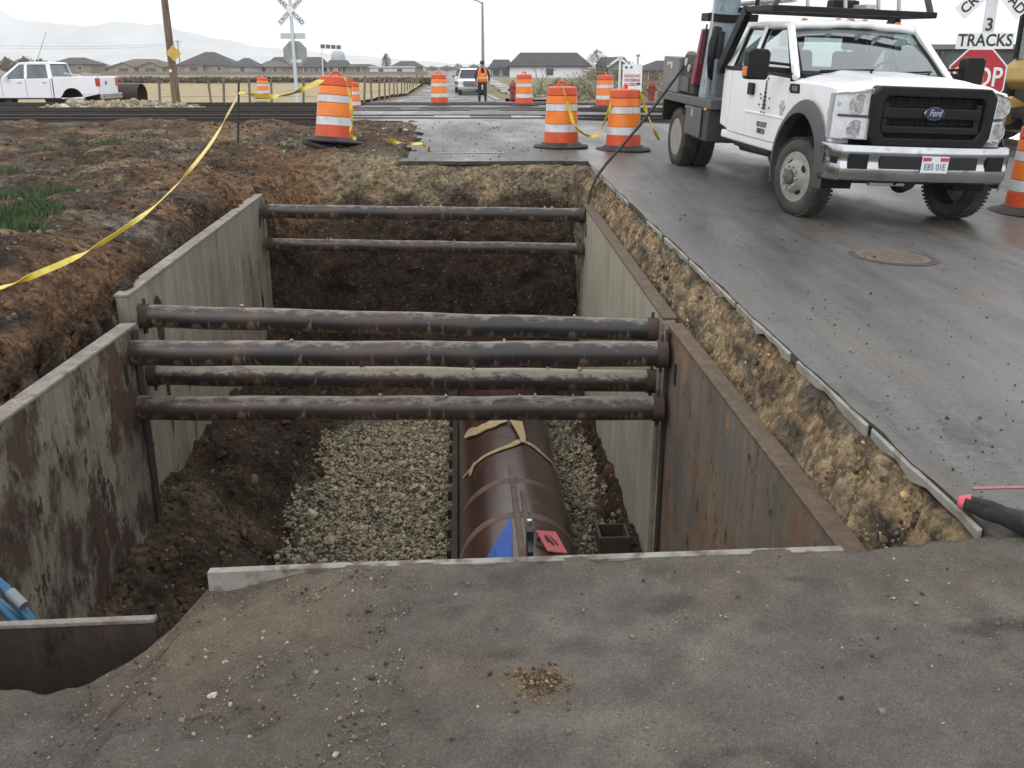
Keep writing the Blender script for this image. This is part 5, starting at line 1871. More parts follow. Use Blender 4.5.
MB().bar((-.2, -2.2, 2.165), (-.2, -1.2, 2.165), .12, .05).build('rack_tray', M_ALU, truck, bevel=.006)
lb = MB()
lb.box2((-.22, -1.72, 2.14), (.10, -1.52, 2.24))
lb.build('light_bar', M_BLK, truck, bevel=.02)
for i in range(5):
    y_ = -3.3 + i * .22
    MB().tube([(.2 + i * .12, y_, 2.13), (.2 + i * .12, y_, 2.30)], .03, 8).build('rack_fitting', M_ALU if i % 2 else M_BLK, truck, smooth=True)
lad = MB()
lad.tube([(.55, -3.6, 2.22), (.55, -1.6, 2.22)], .03, 8)
lad.build('rack_tube', M_ALU, truck, smooth=True)

# settle the body on its springs: the shell sits a little narrower and higher than first laid out
def _lift(y, z):
    if y < -2.62:
        return z + (-.05 if z > .9 else 0)
    front = float(sst(-.6, .9, y))
    return z + .065 + front * (.085 * float(sst(.80, 1.25, z))) + (1 - front) * (.02 * float(sst(.9, 1.4, z)) - .045 * float(sst(1.5, 1.9, z)))
_wheels = {o for o in bpy.data.objects if o.name.split('.')[0] in ('front_wheel', 'rear_wheel', 'front_axle', 'rear_axle', 'differential', 'rack_post', 'rack_leg', 'rack_rail', 'rack_upright', 'rack_tube', 'rack_beam', 'rack_tray', 'light_bar', 'rack_fitting')}
_done = set()
for o in list(bpy.data.objects):
    if o.type != 'MESH':
        continue
    a, skip = o, False
    while a is not None and a != truck:
        skip = skip or a in _wheels
        a = a.parent
    if a is None or skip or o.data.name in _done:
        continue
    _done.add(o.data.name)
    off = Vector((0, 0, 0))
    a = o
    while a != truck:
        off += Vector(a.location)
        a = a.parent
    n = len(o.data.vertices)
    co = np.empty(n * 3, np.float32)
    o.data.vertices.foreach_get('co', co)
    co = co.reshape(-1, 3)
    for i in range(n):
        y, z = co[i, 1] + off.y, co[i, 2] + off.z
        co[i, 2] = _lift(y, z) - off.z
    fr = sst(-2.0, .6, co[:, 1] + off.y)
    keep = 1.0 if 'flare' in o.name else 0.0
    k = (.955 - .045 * fr) * (1 - keep) + .985 * keep
    k = np.where(co[:, 1] + off.y < -2.62, 1.0, k)
    co[:, 0] = (co[:, 0] + off.x) * k - off.x + .04 * sst(-.4, .8, co[:, 1] + off.y) * (1 - keep)
    co[:, 1] -= .10 * sst(.35, .95, co[:, 1] + off.y)
    o.data.vertices.foreach_set('co', co.ravel())
    o.data.update()
# ------------------------------------------------------------------ street furniture and everything beyond the pit
def ground_at(px, py, dz=0.0):
    p = at_z(px, py, 0)
    for _ in range(8):
        p = at_z(px, py, rz(p.x, p.y) + dz)
    return p
def px_x(px, D, z=0.0):
    return (px - 512) / F * (D * math.cos(PITCH) + (CAM_Z - z) * math.sin(PITCH))
def py_z(py, D):
    return at_d(512, py, D).z

# --- traffic drums
M_OR1 = mat('orange_plastic', (.62, .085, .022), (.52, .07, .02), 4, .5, c3=(.35, .08, .035), scale3=7, thr3=(.6, .8))
M_OR2 = mat('orange_sheeting', (.82, .21, .022), (.74, .18, .02), 5, .35, c3=(.45, .13, .04), scale3=8, thr3=(.62, .8))
M_WH2 = mat('white_sheeting_dirty', (.62, .62, .63), (.52, .51, .50), 5, .4, c3=(.30, .27, .24), scale3=9, thr3=(.58, .75))
M_RUB = mat('black_rubber', (.022, .021, .021), (.04, .037, .034), 7, .8, c3=(.09, .08, .07), scale3=9, thr3=(.58, .75), bmp=.2)
def make_drum():
    d = empty('traffic_drum')
    lv = [0, .21, .345, .55, .665, .80, .93]
    rr = [.292, .285, .279, .270, .264, .255, .245]
    def band(i, name, m, parent, inset):
        b_ = MB()
        z0, z1 = lv[i] + .04, lv[i + 1] + .04
        r0, r1 = rr[i] - inset, rr[i + 1] - inset
        P = [(r0 - .012, z0), (r0, z0 + .008), (r1, z1 - .008), (r1 - .012, z1)]
        if i == 5:
            P += [(r1 - .06, z1 + .012), (.0, z1 + .014)]
        if i == 0:
            P = [(r0 + .012, z0 - .02), (r0 + .012, z0 + .03)] + P[1:]
        b_.lathe(P, 36)
        return b_.build(name, m, parent, smooth=True, sharp=50)
    band(0, 'barrel', M_OR1, d, 0)
    band(1, 'white_stripe', M_WH2, d, .004)
    band(2, 'orange_stripe', M_OR2, d, .003)
    band(3, 'white_stripe', M_WH2, d, .004)
    band(4, 'orange_stripe', M_OR2, d, .003)
    band(5, 'cap', M_OR1, d, 0)
    h_ = MB()
    h_.tube([(-.085, 0, .975), (-.075, 0, 1.02), (-.03, 0, 1.055), (.03, 0, 1.055), (.075, 0, 1.02), (.085, 0, .975)], .02, 8)
    h_.build('handle', M_OR1, d, smooth=True)
    k_ = MB()
    k_.lathe([(.30, .0), (.46, .0), (.47, .02), (.45, .035), (.36, .05), (.31, .085), (.28, .085)], 36)
    k_.build('rubber_base', M_RUB, d, smooth=True, sharp=40)
    return d
drum = make_drum()
GD = 'orange and white traffic drums round the works'
drums = [  # pixel x, base pixel y, yaw, label, tilt
    (561, 147.0, .3, 'orange drum with handle loop upright, beyond the pit, left of the front pair', None),
    (623, 150.0, 1.2, 'orange drum beyond the pit with the black cable crossing in front', None),
    (264, 102, .2, 'small distant orange drum in the dry field behind the crossbuck post', None),
    (352.5, 105.5, .7, 'distant orange drum half hidden behind the leaning drum', None),
    (439.5, 105.0, .1, 'distant orange drum standing alone in the far street', None),
    (524, 105.8, .9, 'distant orange drum beside the red hydrant and verge', None),
    (604.5, 107.8, 1.7, 'distant orange drum in front of the white notice board', None),
    (1022, 206, .5, 'big orange drum beside the front bumper of the white work truck', None),
]
for i, (px, py, yw, lab, tl) in enumerate(drums):
    o = drum if i == 0 else copy_tree(drum)
    p = ground_at(px, py) if i != 7 else Vector((px_x(1031, 10.9), 10.9, 0))
    o.location = (p.x, p.y, rz(p.x, p.y) if i not in (2, 3) else .16)
    o.rotation_euler = (0, 0, yw)
    tag(o, lab, 'traffic drum', GD)
o = copy_tree(drum)
p = at_d(334, 142.5, 15.0)
o.location = p
o.rotation_euler = (R(-3), R(5.5), .4)
tag(o, 'tilted orange drum on loose soil at the corner of the pit', 'traffic drum', GD)
rb = MB()
rb.prism([(-.50, -.26), (.40, -.30), (.50, .05), (.34, .26), (-.4, .22)], 0, .07, axis='z')
o = rb.build('rubber_mat', M_RUB, bevel=.03)
o.location = p + Vector((.06, -.12, -.09))
o.rotation_euler = (R(6), R(13), 0)
tag(o, 'thick black rubber slab tipped under the leaning drum', 'rubber mat')
bt = MB()
bt.box((0, 0, 0), (.28, .09, .05))
o = bt.build('timber_offcut', mat('pale_timber', (.45, .42, .38), (.34, .31, .27), 12, .85), bevel=.008)
o.location = at_d(366, 152, 14.5)
o.rotation_euler = (.05, R(-6), .15)
tag(o, 'short pale timber offcut beside the leaning drum base', 'timber')

# --- yellow tapes
M_TAPE = mat('yellow_tape', (.66, .50, .03), (.55, .40, .03), 9, .4, c3=(.30, .22, .03), scale3=16, thr3=(.62, .72))
GT = 'yellow warning tapes'
ribbon('barrier_tape', [at_z(x, y, z) for x, y, z in ((240, 92, 1.02), (229, 112, .80), (213, 140, .60), (188, 172, .46), (158, 203, .36), (122, 230, .33), (84, 253, .28), (42, 272, .28), (0, 288, .30), (-70, 312, .36), (-170, 338, .34), (-300, 366, .12))], .042, M_TAPE, .004, twist=5.5,
       label='long twisted yellow tape sagging across the dirt bank from the metal stake', cat='barrier tape', group=GT)
ribbon('barrier_tape', [at_d(*p_) for p_ in ((322, 80, 14.70), (308, 87, 14.1), (294, 93, 14.6), (276, 96.5, 15.2), (258, 95.5, 15.8), (239, 92.5, 16.3))], .07, M_TAPE, .004, twist=2.2,
       label='yellow tape strung from the metal stake to the leaning drum', cat='barrier tape', group=GT)
ribbon('barrier_tape', [at_d(*p_) for p_ in ((345, 78, 14.55), (349, 92, 14.50), (351, 106, 14.45), (352, 122, 14.45), (350, 134, 14.45), (356, 139, 14.45))], .05, M_TAPE, .004, twist=1.6,
       label='yellow tape end hanging down the side of the leaning drum', cat='barrier tape', group=GT)
D1, D2 = ground_at(561, 147).y, ground_at(623, 150).y
ribbon('barrier_tape', [at_d(*p_) for p_ in ((562, 86, D1 - .27), (566, 98, D1 - .30), (570, 112, D1 - .31), (575, 126, D1 - .35), (584, 134, D1 - .3), (594, 136.5, D1 - .25), (600, 131, D2 - .1), (606, 118, D2 - .1), (611, 104, D2 - .15))], .055, M_TAPE, .004, twist=2.6,
       label='yellow tape looped between the two drums beyond the pit', cat='barrier tape', group=GT)
ribbon('barrier_tape', [at_d(*p_) for p_ in ((638, 90, D2 - .12), (643, 102, D2 - .1), (648, 116, D2 - .08), (654, 130, D2 + .1), (659, 140, D2 + .2))], .06, M_TAPE, .004, twist=1.2,
       label='yellow tape hanging from the drum with the cable towards the truck', cat='barrier tape', group=GT)
gp = [at_z(x, y, .40) for x, y in ((384, 141), (393, 143), (402, 141.5), (411, 144), (419, 145.5), (427, 146))]
ribbon('barrier_tape', [p_ + Vector((0, 0, .03 * math.sin(i * 2))) for i, p_ in enumerate(gp)], .07, M_TAPE, .004, twist=2.5,
       label='crumpled yellow tape lying on the brown soil beside the street', cat='barrier tape', group=GT)

# --- steel stake
p = at_d(236.5, 148, 16.4)
t = at_d(238.5, 82, 16.4)
sk_ = MB()
sk_.bar((0, 0, -.2), t - p, .035, .012)
sk_.bar((0, .014, -.2), t - p + Vector((0, .014, 0)), .010, .035)
o = sk_.build('metal_stake', M_DARKM)
o.location = p
tag(o, 'dark metal stake holding the yellow tapes on the dirt bank', 'stake')

# --- black cable from the truck to the pit
cb = MB()
C0 = [(684, 66, 13.9), (676, 77, 13.85), (660, 99, 13.55), (640, 125, 13.15), (622, 146, 12.9), (606, 164, 12.7), (596, 178, 12.6), (590, 192, 12.5), (587, 212, 12.42), (585, 245, 12.38), (584, 290, 12.36)]
cb.tube([at_d(*c_) for c_ in C0], .019, 10)
tag(cb.build('cable', mat('black_rubber_cable', (.016, .015, .015), rough=.6), smooth=True), 'black cable running from the white truck down into the pit', 'cable')

# --- signs
M_PLATE_BACK = mat('sign_back', (.30, .30, .29), (.25, .25, .24), 5, .5, metal=.3)
M_STOPRED = mat('stop_red', (.42, .018, .028), (.36, .016, .024), 4, .4)
M_POSTW = mat('white_post', (.66, .68, .70), (.56, .58, .60), 4, .55)
M_POSTB = mat('pale_blue_post', (.52, .58, .64), (.46, .52, .57), 4, .5)
def octagon(r):
    return [(r / math.cos(PI / 8) * math.cos(PI / 8 + i * PI / 4), r / math.cos(PI / 8) * math.sin(PI / 8 + i * PI / 4)) for i in range(8)]
def crossbuck(root, z, L, w, y, m, letters, tsize):
    for k_, (ang, body) in enumerate(((45, 'CROSSING'), (-45, 'RAILROAD'))):
        T = Matrix.Translation((0, y - .006 * k_, z)) @ Matrix.Rotation(R(-ang), 4, 'Y')
        b_ = MB()
        b_.box((0, 0, 0), (L, .005, w), M=T)
        bl = b_.build('blade', m, root)
        # rail left, road right of the crossing: leave the hub clear
        half = len(body) // 2
        for part, sx in ((body[:half], -1), (body[half:], 1)):
            if k_ == 1 or True:
                fm = T @ Matrix.Translation((sx * (L * .27), -.0045, 0)) @ Matrix.Rotation(PI / 2, 4, 'X')
                text_obj('lettering', part, tsize, letters, bl, fm, .0008, bold=.004, xs=1.0)
ss = empty('stop_sign', (px_x(984.5, 14.0, 1.7), 14.0, 0), rot=(0, 0, R(-4)), label='red stop sign under a railroad crossbuck reading 3 tracks behind the truck', cat='stop sign')
gz = rz(ss.location.x, 14)
Z = lambda py: py_z(py, 14.0)
pm = MB()
pm.box2((-.075, .02, gz - .1), (.075, .06, 3.4))
pm.build('post', M_POSTW, ss, bevel=.006)
crossbuck(ss, Z(-20), 1.22, .215, .01, M_SIGNW, M_INK, .185)
pm = MB()
pm.box((-.03, .006, (Z(32.5) + Z(49)) / 2), (.79, .006, abs(Z(32.5) - Z(49))))
tp_ = pm.build('tracks_plate', M_SIGNW, ss, bevel=.01)
text_obj('lettering', 'TRACKS', .225, M_INK, tp_, frame_m((-.03, .0015, (Z(32.5) + Z(49)) / 2), (1, 0, 0), (0, 0, 1)), .001, bold=.005, xs=.90)
text_obj('lettering', '3', .235, M_INK, ss, frame_m((0.0, .0185, Z(25)), (1, 0, 0), (0, 0, 1)), .001, bold=.005)
oc = MB()
zc = Z(78)
oc.prism([(a - .07, b_ + zc) for a, b_ in octagon(.40)], .0, .006, axis='y')
oo = oc.build('sign_plate', M_SIGNW, ss)
oc = MB()
oc.prism([(a - .07, b_ + zc) for a, b_ in octagon(.38)], -.003, -.0005, axis='y')
oc.build('red_field', M_STOPRED, oo)
text_obj('lettering', 'STOP', .365, M_SIGNW, oo, frame_m((-.07, -.0045, zc), (1, 0, 0), (0, 0, 1)), .001, bold=.006, xs=.80)

DL = 37.0
cbk = empty('railroad_crossbuck', (px_x(296, DL, 1.0) , DL, .15), label='crossbuck on a pale blue post with the grey back of a stop sign', cat='crossbuck sign')
Zl = lambda py: py_z(py, DL) - .15
pm = MB()
pm.box2((-.06, -.03, -.1), (.06, .03, Zl(-30)))
pm.build('post', M_POSTB, cbk, bevel=.01)
crossbuck(cbk, Zl(11), 1.3, .225, -.05, M_SIGNW, M_INKGREY, .19)
pm = MB()
pm.box((.0, .05, Zl(36)), (.92, .006, .20))
pm.build('tracks_plate', mat('pale_plate_back', (.50, .50, .49), rough=.5), cbk)
pm = MB()
pm.prism([(a + .04, b_ + Zl(53.5)) for a, b_ in octagon(.44)], .05, .056, axis='y')
pm.build('sign_plate', M_PLATE_BACK, cbk)
pm = MB()
pm.box((.06, .045, Zl(61)), (.40, .01, .12))
pm.build('bracket', M_POSTW, cbk)

# white notice board with red lettering
DN = 40.0
nb_ = empty('notice_board', (px_x(631, DN), DN, rz(px_x(631, DN), DN)), rot=(0, 0, R(3)), label='white notice board with two symbols and red lettering beyond the drums', cat='notice board')
zb = nb_.location.z
pm = MB()
pm.box2((-.40, -.012, py_z(92, DN) - zb), (.40, .012, py_z(64.2, DN) - zb))
bo = pm.build('board', M_SIGNW, nb_, bevel=.004)
z_ = lambda py: py_z(py, DN) - zb
M_REDT = mat('red_lettering', (.45, .03, .04), rough=.6)
M_DRED = mat('dark_red_lettering', (.22, .02, .05), rough=.6)
text_obj('lettering', 'RAILROAD', .165, M_REDT, bo, frame_m((0, -.0145, z_(76)), (1, 0, 0), (0, 0, 1)), .001, bold=.006, xs=.82)
text_obj('lettering', 'CROSSING', .165, M_DRED, bo, frame_m((0, -.0145, z_(80.3)), (1, 0, 0), (0, 0, 1)), .001, bold=.006, xs=.82)
text_obj('lettering', 'CLOSED', .165, M_REDT, bo, frame_m((-.08, -.0145, z_(84.6)), (1, 0, 0), (0, 0, 1)), .001, bold=.006, xs=.82)
pm = MB()
pm.box((-.26, -.0145, z_(67.4)), (.10, .004, .10))
pm.box((-.05, -.0145, z_(67.4)), (.10, .004, .08))
pm.box((.26, -.0145, z_(84)), (.16, .004, .11))
pm.build('symbol', M_INKGREY, bo)
for x in (-.3, .3):
    pm = MB()
    pm.box2((x - .03, .014, -.1), (x + .03, .06, z_(66)))
    pm.build('post', M_POSTW, nb_)

# utility pole and its diamond
DP = 37.5
M_POLEWOOD = mat('pole_wood', (.17, .115, .08), (.11, .075, .052), 3, .9, map1=(3, 3, .3), c3=(.24, .18, .13), scale3=4, map3=(4, 4, .4), bmp=.4)
up_ = empty('utility_pole', (px_x(177.5, DP), DP, .1), label='leaning brown wooden utility pole behind the tracks', cat='utility pole')
tpv = at_d(164.5, 0, DP) - up_.location
pm = MB()
pm.tube([Vector((0, 0, -.3)), tpv * .5, tpv, tpv * 1.9], [.17, .145, .125, .11], 16)
pm.build('pole', M_POLEWOOD, up_, smooth=True)
pm = MB()
q = tpv * ((68 - 68 + .0) + .36)
pm.box(q + Vector((-.03, -.16, -.02)), (.10, .02, .10))
pm.build('tag_plate', M_SIGNW, up_)
dmd = at_d(173.5, 53.3, DP - .25)
pm = MB()
pm.box((0, 0, 0), (.42, .006, .42), rot=(0, R(45), 0))
o = pm.build('warning_sign', mat('faded_yellow', (.62, .42, .09), (.50, .33, .08), 5, .6))
o.location = dmd
o.rotation_euler = (0, 0, R(38))
tag(o, 'faded yellow diamond sign fixed to the wooden pole', 'warning sign')

# street lamp
DS = 100
lp = empty('street_lamp', (ux(2.55, DS), DS, -.2), label='tall grey street lamp with a short arm behind the worker', cat='street lamp')
h_ = py_z(2, DS) + .2
M_GALV = mat('galvanised', (.24, .25, .26), (.20, .20, .21), 4, .5, metal=.4)
pm = MB()
pm.tube([(0, 0, 0), (0, 0, h_ * .6), (0, 0, h_)], [.17, .13, .10], 12)
pm.build('pole', M_GALV, lp, smooth=True)
pm = MB()
pm.tube([(0, 0, h_ - .15), (-.5, 0, h_ + .12), (-1.0, 0, h_ + .25)], .06, 8)
pm.build('arm', M_GALV, lp, smooth=True)
pm = MB()
pm.box((-1.25, 0, h_ + .26), (.6, .26, .12))
pm.build('lamp_head', M_GALV, lp, bevel=.03)

# --- railway
M_RAIL = mat('rail_steel', (.045, .032, .026), (.028, .022, .02), 6, .6)
M_TIE = mat('sleeper_timber', (.045, .035, .028), (.075, .058, .045), 5, .9, bmp=.4)
RZT = .44
def make_track(Y0, lab):
    t = empty('railway_track', (0, Y0, RZT), label=lab, cat='railway track', group='railway tracks crossing behind the pit')
    x0, x1 = -75.0, 60.0
    for y in (0, 1.435):
        r_ = MB()
        P = [(-.07, -.17), (.07, -.17), (.07, -.15), (.012, -.13), (.012, -.045), (.036, -.035), (.036, 0), (-.036, 0), (-.036, -.035), (-.012, -.045), (-.012, -.13), (-.07, -.15)]
        r_.prism([(y + a, b_) for a, b_ in P], x0, x1)
        r_.build('rail', M_RAIL, t)
    ti = MB()
    ti.box((0, .72, -.26), (.24, 2.6, .17))
    first = ti.build('sleeper', M_TIE, t, bevel=.01)
    first.location = (-4.6, 0, 0)
    for i in range(1, 44):
        c_ = first.copy()
        COL.objects.link(c_)
        c_.parent = t
        c_.location = (-4.6 - .55 * i, random.uniform(-.05, .05), random.uniform(-.01, .01))
    return t
make_track(23.7, 'nearest of the dark railway tracks, along the top of the dirt bank')
make_track(28.2, 'middle railway track between the rubble heap and the dirt bank')
make_track(32.6, 'farthest railway track, in front of the wooden pole')
n = 5200
xq = RNG.uniform(-27, -4.6, n)
yq = RNG.uniform(22.6, 35.5, n)
sz = .02 + RNG.gamma(1.2, .014, n)
stones('ballast', np.stack([xq, yq, base(yq) - .30 + .12 * (np.abs(((yq - 24.4) % 4.45) - 0) < 1.4) + RNG.uniform(-.05, .06, n)], -1), sz, pick([(.10, .085, .07), (.07, .06, .05), (.15, .13, .105), (.20, .175, .14)], n), M_STONE)
# heap of pale broken rock
n = 6500
a_ = RNG.uniform(0, 1, n)
xq = px_x(32, 30.4) + RNG.beta(1.6, 1.6, n) * (px_x(200, 30.4) - px_x(32, 30.4))
prof = np.clip(1 - ((xq - px_x(118, 30.4)) / 3.3) ** 2, 0, 1)
yq = 30.9 + RNG.normal(0, .33, n) 
zq = .24 + .34 * prof * np.exp(-((yq - 30.9) / .6) ** 2) * RNG.uniform(.4, 1, n) ** .4
sz = .02 + RNG.gamma(1.1, .022, n)
stones('rubble', np.stack([xq, yq, zq], -1), sz, pick([(.32, .28, .20), (.27, .23, .16), (.21, .175, .12), (.42, .39, .32), (.15, .125, .09)], n), M_STONE)
hb = MB()
xa, xb = px_x(32, 30.4), px_x(200, 30.4)
def heap(a, t):
    x = xa + (xb - xa) * a
    y = 29.9 + 2.0 * t
    pr = max(0, 1 - ((x - px_x(118, 30.4)) / 3.3) ** 2)
    return (x, y,   .12 + .30 * pr * math.exp(-((y - 30.9) / .6) ** 2))
hb.grid(heap, 40, 12)
o = hb.build('rubble_core', mat('rubble_earth', (.26, .22, .15), (.18, .15, .10), 3, .95, bmp=.6, bscale=8), smooth=True)
o['kind'] = 'stuff'

# pale crossing panels and paint in the street
M_PALE = mat('pale_panel', (.42, .42, .41), (.30, .30, .30), 3, .7, c3=(.16, .16, .16), scale3=5, thr3=(.52, .62))
def flat(name, quad, m, dz=.006):
    b_ = MB()
    P = [ground_at(*q_, dz) for q_ in quad]
    b_.add(P, [(0, 1, 2, 3)])
    o = b_.build(name, m, fix=False)
    o['kind'] = 'structure'
    return o
for qd in (((433, 118), (470, 118), (470, 115.6), (434, 115.6)), ((512, 118), (541, 118), (540, 115.4), (511, 115.4)), ((470, 111), (500, 111), (500, 109.6), (471, 109.6)), ((553, 117.6), (575, 117.8), (573, 116), (552, 116)), ((500, 104.2), (560, 104.8), (560, 103.2), (501, 102.8)), ((575, 119), (612, 119.5), (610, 117.4), (574, 117)), ((400, 109), (418, 109), (420, 107.6), (402, 107.6))):
    flat('road_marking', qd, M_PALE, .007)
flat('road_marking', ((438, 153.4), (506, 153.2), (506, 152.2), (438, 152.4)), mat('worn_paint', (.30, .30, .30), (.14, .14, .145), 22, .8, thr=(.46, .58)), .006)
M_DARKASP = mat('flangeway_tar', (.045, .045, .047), (.075, .073, .07), 3, .8)
for Yt in (23.7, 25.13, 28.2, 29.63, 32.6, 34.03):
    b_ = MB()
    K = 20
    for i in range(K):
        u0, u1 = -3.0 + 10.5 * i / K, -3.0 + 10.5 * (i + 1) / K
        b_.add([(ux(u0, Yt), Yt - .16, rz(ux(u0, Yt), Yt - .16) + .009), (ux(u1, Yt), Yt - .16, rz(ux(u1, Yt), Yt - .16) + .009), (ux(u1, Yt), Yt + .16, rz(ux(u1, Yt), Yt + .16) + .009), (ux(u0, Yt), Yt + .16, rz(ux(u0, Yt), Yt + .16) + .009)], [(0, 1, 2, 3)])
    b_.build('road_marking', M_DARKASP, fix=False)['kind'] = 'structure'

# --- pickups
M_CARWHITE = mat('car_white', (.74, .76, .80), (.70, .72, .75), 1, .3, coat=.4)
M_CARRED = mat('car_red_brown', (.20, .05, .035), rough=.35, coat=.4)
M_CARGLASS = mat('car_dark_glass', (.02, .024, .028), rough=.08, spec=.6)
M_CARGLASS2 = mat('car_tinted_glass', (.10, .13, .135), (.05, .06, .065), 1.5, .12, spec=.6)
def car_wheel(loc, parent, s):
    w = part_empty('wheel', parent, loc)
    t_ = MB()
    t_.lathe([(.25, -.12), (.37, -.125), (.40, -.09), (.40, .09), (.37, .125), (.25, .12)], 32, Matrix.Rotation(PI / 2, 4, 'Y'), close=True)
    t_.build('tyre', M_TYRE, w, smooth=True, sharp=40)
    r_ = MB()
    r_.lathe([(.255, s * .11), (.22, s * .08), (.10, s * .10), (0, s * .11)], 24, Matrix.Rotation(PI / 2, 4, 'Y'))
    for i in range(5):
        a = i * 2 * PI / 5
        r_.bar((s * .112, .06 * math.cos(a), .06 * math.sin(a)), (s * .10, .23 * math.cos(a), .23 * math.sin(a)), .03, .05, up=(1, 0, 0))
    r_.build('rim', M_ALU, w, smooth=True)
def pickup(root, paint, glass):
    """crew cab pickup, y forward, origin on the ground between the axles"""
    W2 = 1.0
    def arch_(yc):
        return [(yc + .47 * math.cos(R(a)), .42 + .47 * math.sin(R(a))) for a in range(180, -1, -15)]
    FA, RA = 1.85, -1.80
    low = [(2.85, .50), (2.90, .95), (2.72, 1.12), (1.0, 1.20), (-1.02, 1.24), (-1.02, .46)]
    for s in (1, -1):
        b_ = MB()
        poly = [(-1.02, .46), (-1.02, 1.24), (1.0, 1.20), (2.70, 1.10), (2.88, .98), (2.88, .50), (FA + .52, .46)] + arch_(FA)[::-1] + [(FA - .52, .46)]
        b_.prism(poly, s * .72, s * W2)
        b_.build('body_side', paint, root, bevel=.03, seg=3)
        b_ = MB()
        poly = [(-2.90, .62), (-2.90, 1.30), (-1.06, 1.30), (-1.06, .46), (RA + .52, .46)] + arch_(RA) + [(RA - .52, .50)]
        b_.prism(poly, s * .84, s * W2)
        b_.build('bed_side', paint, root, bevel=.025, seg=3)
        # doors: thin panel lines and handles
        for y in (-.95, .05, 1.05):
            MB().box2((s * .998, y - .006, .52), (s * 1.004, y + .006, 1.20)).build('door_seam', M_CARGLASS, root)
        for y in (-.80, .22):
            MB().box2((s * .998, y, 1.06), (s * 1.03, y + .16, 1.10)).build('handle', M_CHROME, root, bevel=.006)
        # roof pillars and windows
        def sp(y, z):
            t = (z - 1.22) / (1.84 - 1.22)
            return (s * (.97 - .20 * t), y, z)
        for a, b2, w in (((1.02, 1.20), (.30, 1.80), .09), ((.03, 1.22), (.03, 1.80), .12), ((-.98, 1.22), (-.86, 1.80), .16)):
            MB().bar(sp(*a), sp(*b2), .06, w, up=(0, 1, 0)).build('pillar', paint, root, bevel=.01)
        MB().bar(sp(.36, 1.80), sp(-.93, 1.80), .08, .08).build('roof_rail', paint, root, bevel=.02)
        for q in (((.95, 1.20), (.10, 1.20), (.10, 1.79), (.34, 1.79)), ((-.04, 1.20), (-.92, 1.20), (-.82, 1.79), (-.04, 1.79))):
            MB().add([sp(*k_) for k_ in q], [(0, 1, 2, 3)]).build('side_window', glass, root)
        MB().box((s * 1.13, .78, 1.25), (.22, .10, .17)).build('mirror', paint, root, bevel=.03)
        tl = MB()
        tl.box2((s * .80, -2.93, .92), (s * 1.008, -2.80, 1.24))
        tl.build('tail_light', M_RED, root, bevel=.015)
        hl = MB()
        hl.box2((s * .62, 2.80, .86), (s * .985, 2.915, 1.06))
        hl.build('headlight', M_REFL, root, bevel=.02)
        car_wheel((s * .86, FA, .40), root, s)
        car_wheel((s * .86, RA, .40), root, s)
    b_ = MB()
    b_.prism([(1.0, 1.19), (2.70, 1.10), (2.86, .98), (2.86, .6), (1.0, .6)], -.73, .73)
    b_.build('hood', paint, root, bevel=.04, seg=3)
    b_ = MB()
    b_.box2((-.82, -.95, .5), (.82, 1.0, .62))
    b_.build('floor_pan', M_DARKM, root)
    b_ = MB()
    b_.prism([(-.98, 1.80), (.40, 1.80), (.28, 1.85), (-.3, 1.885), (-.86, 1.86)], -.78, .78)
    b_.build('roof', paint, root, bevel=.03, seg=3)
    MB().add([(-.86, 1.06, 1.18), (.86, 1.06, 1.18), (.72, .34, 1.80), (-.72, .34, 1.80)], [(0, 1, 2, 3)]).build('windshield', glass, root)
    MB().add([(-.82, -.99, 1.24), (.82, -.99, 1.24), (.72, -.88, 1.80), (-.72, -.88, 1.80)], [(0, 1, 2, 3)]).build('rear_window', glass, root)
    b_ = MB()
    b_.box2((-.97, -1.02, .5), (.97, -.94, 1.24))
    b_.build('cab_back', paint, root, bevel=.01)
    b_ = MB()
    b_.box2((-.84, -2.90, .62), (.84, -2.83, 1.28))
    tg = b_.build('tailgate', paint, root, bevel=.02)
    MB().box2((-.84, -2.83, .60), (.84, -1.03, .72)).build('bed_floor', M_DARKM, root)
    b_ = MB()
    b_.prism([(-.98, -2.92), (.98, -2.92), (.98, -3.04), (.90, -3.10), (-.90, -3.10), (-.98, -3.04)], .42, .64, axis='z')
    b_.build('rear_bumper', M_CHROME, root, bevel=.02)
    b_ = MB()
    b_.prism([(-.99, 2.84), (.99, 2.84), (.98, 2.95), (.86, 3.02), (-.86, 3.02), (-.98, 2.95)], .42, .62, axis='z')
    b_.build('front_bumper', M_CHROME, root, bevel=.02)
    b_ = MB()
    b_.box2((-.60, 2.84, .66), (.60, 2.93, 1.02))
    g_ = b_.build('grille', M_BLK, root, bevel=.02)
    for z in (.74, .84, .94):
        MB().box2((-.58, 2.92, z - .02), (.58, 2.95, z + .02)).build('grille_bar', M_CHROME, g_, bevel=.006)
    for y in (FA, RA):
        MB().tube([(-.86, y, .40), (.86, y, .40)], .06, 8).build('axle', M_DARKM, root)
    MB().box2((-.45, -2.8, .40), (.45, 2.6, .55)).build('chassis', M_DARKM, root)
    return tg
pk1 = empty('pickup_truck', (px_x(97, 41) - 2.93 + .62, 41, -.06), rot=(0, 0, PI / 2), label='white crew cab pickup parked beyond the tracks at far left', cat='pickup truck')
tg = pickup(pk1, M_CARWHITE, M_CARGLASS2)
lg = MB()
lg.prism([(-.30, .98), (-.12, .98), (-.06, 1.12), (-.16, 1.10), (-.20, 1.16), (-.26, 1.08)], -2.908, -2.902, axis='y')
lg.build('tailgate_logo', mat('logo_blue', (.03, .09, .22), rough=.5), tg)
an = MB()
an.tube([(.2, .05, 1.86), (.2, -.55, 3.05)], .008, 6)
an.tube([(.2, .06, 1.84), (.2, .02, 1.97)], .03, 8)
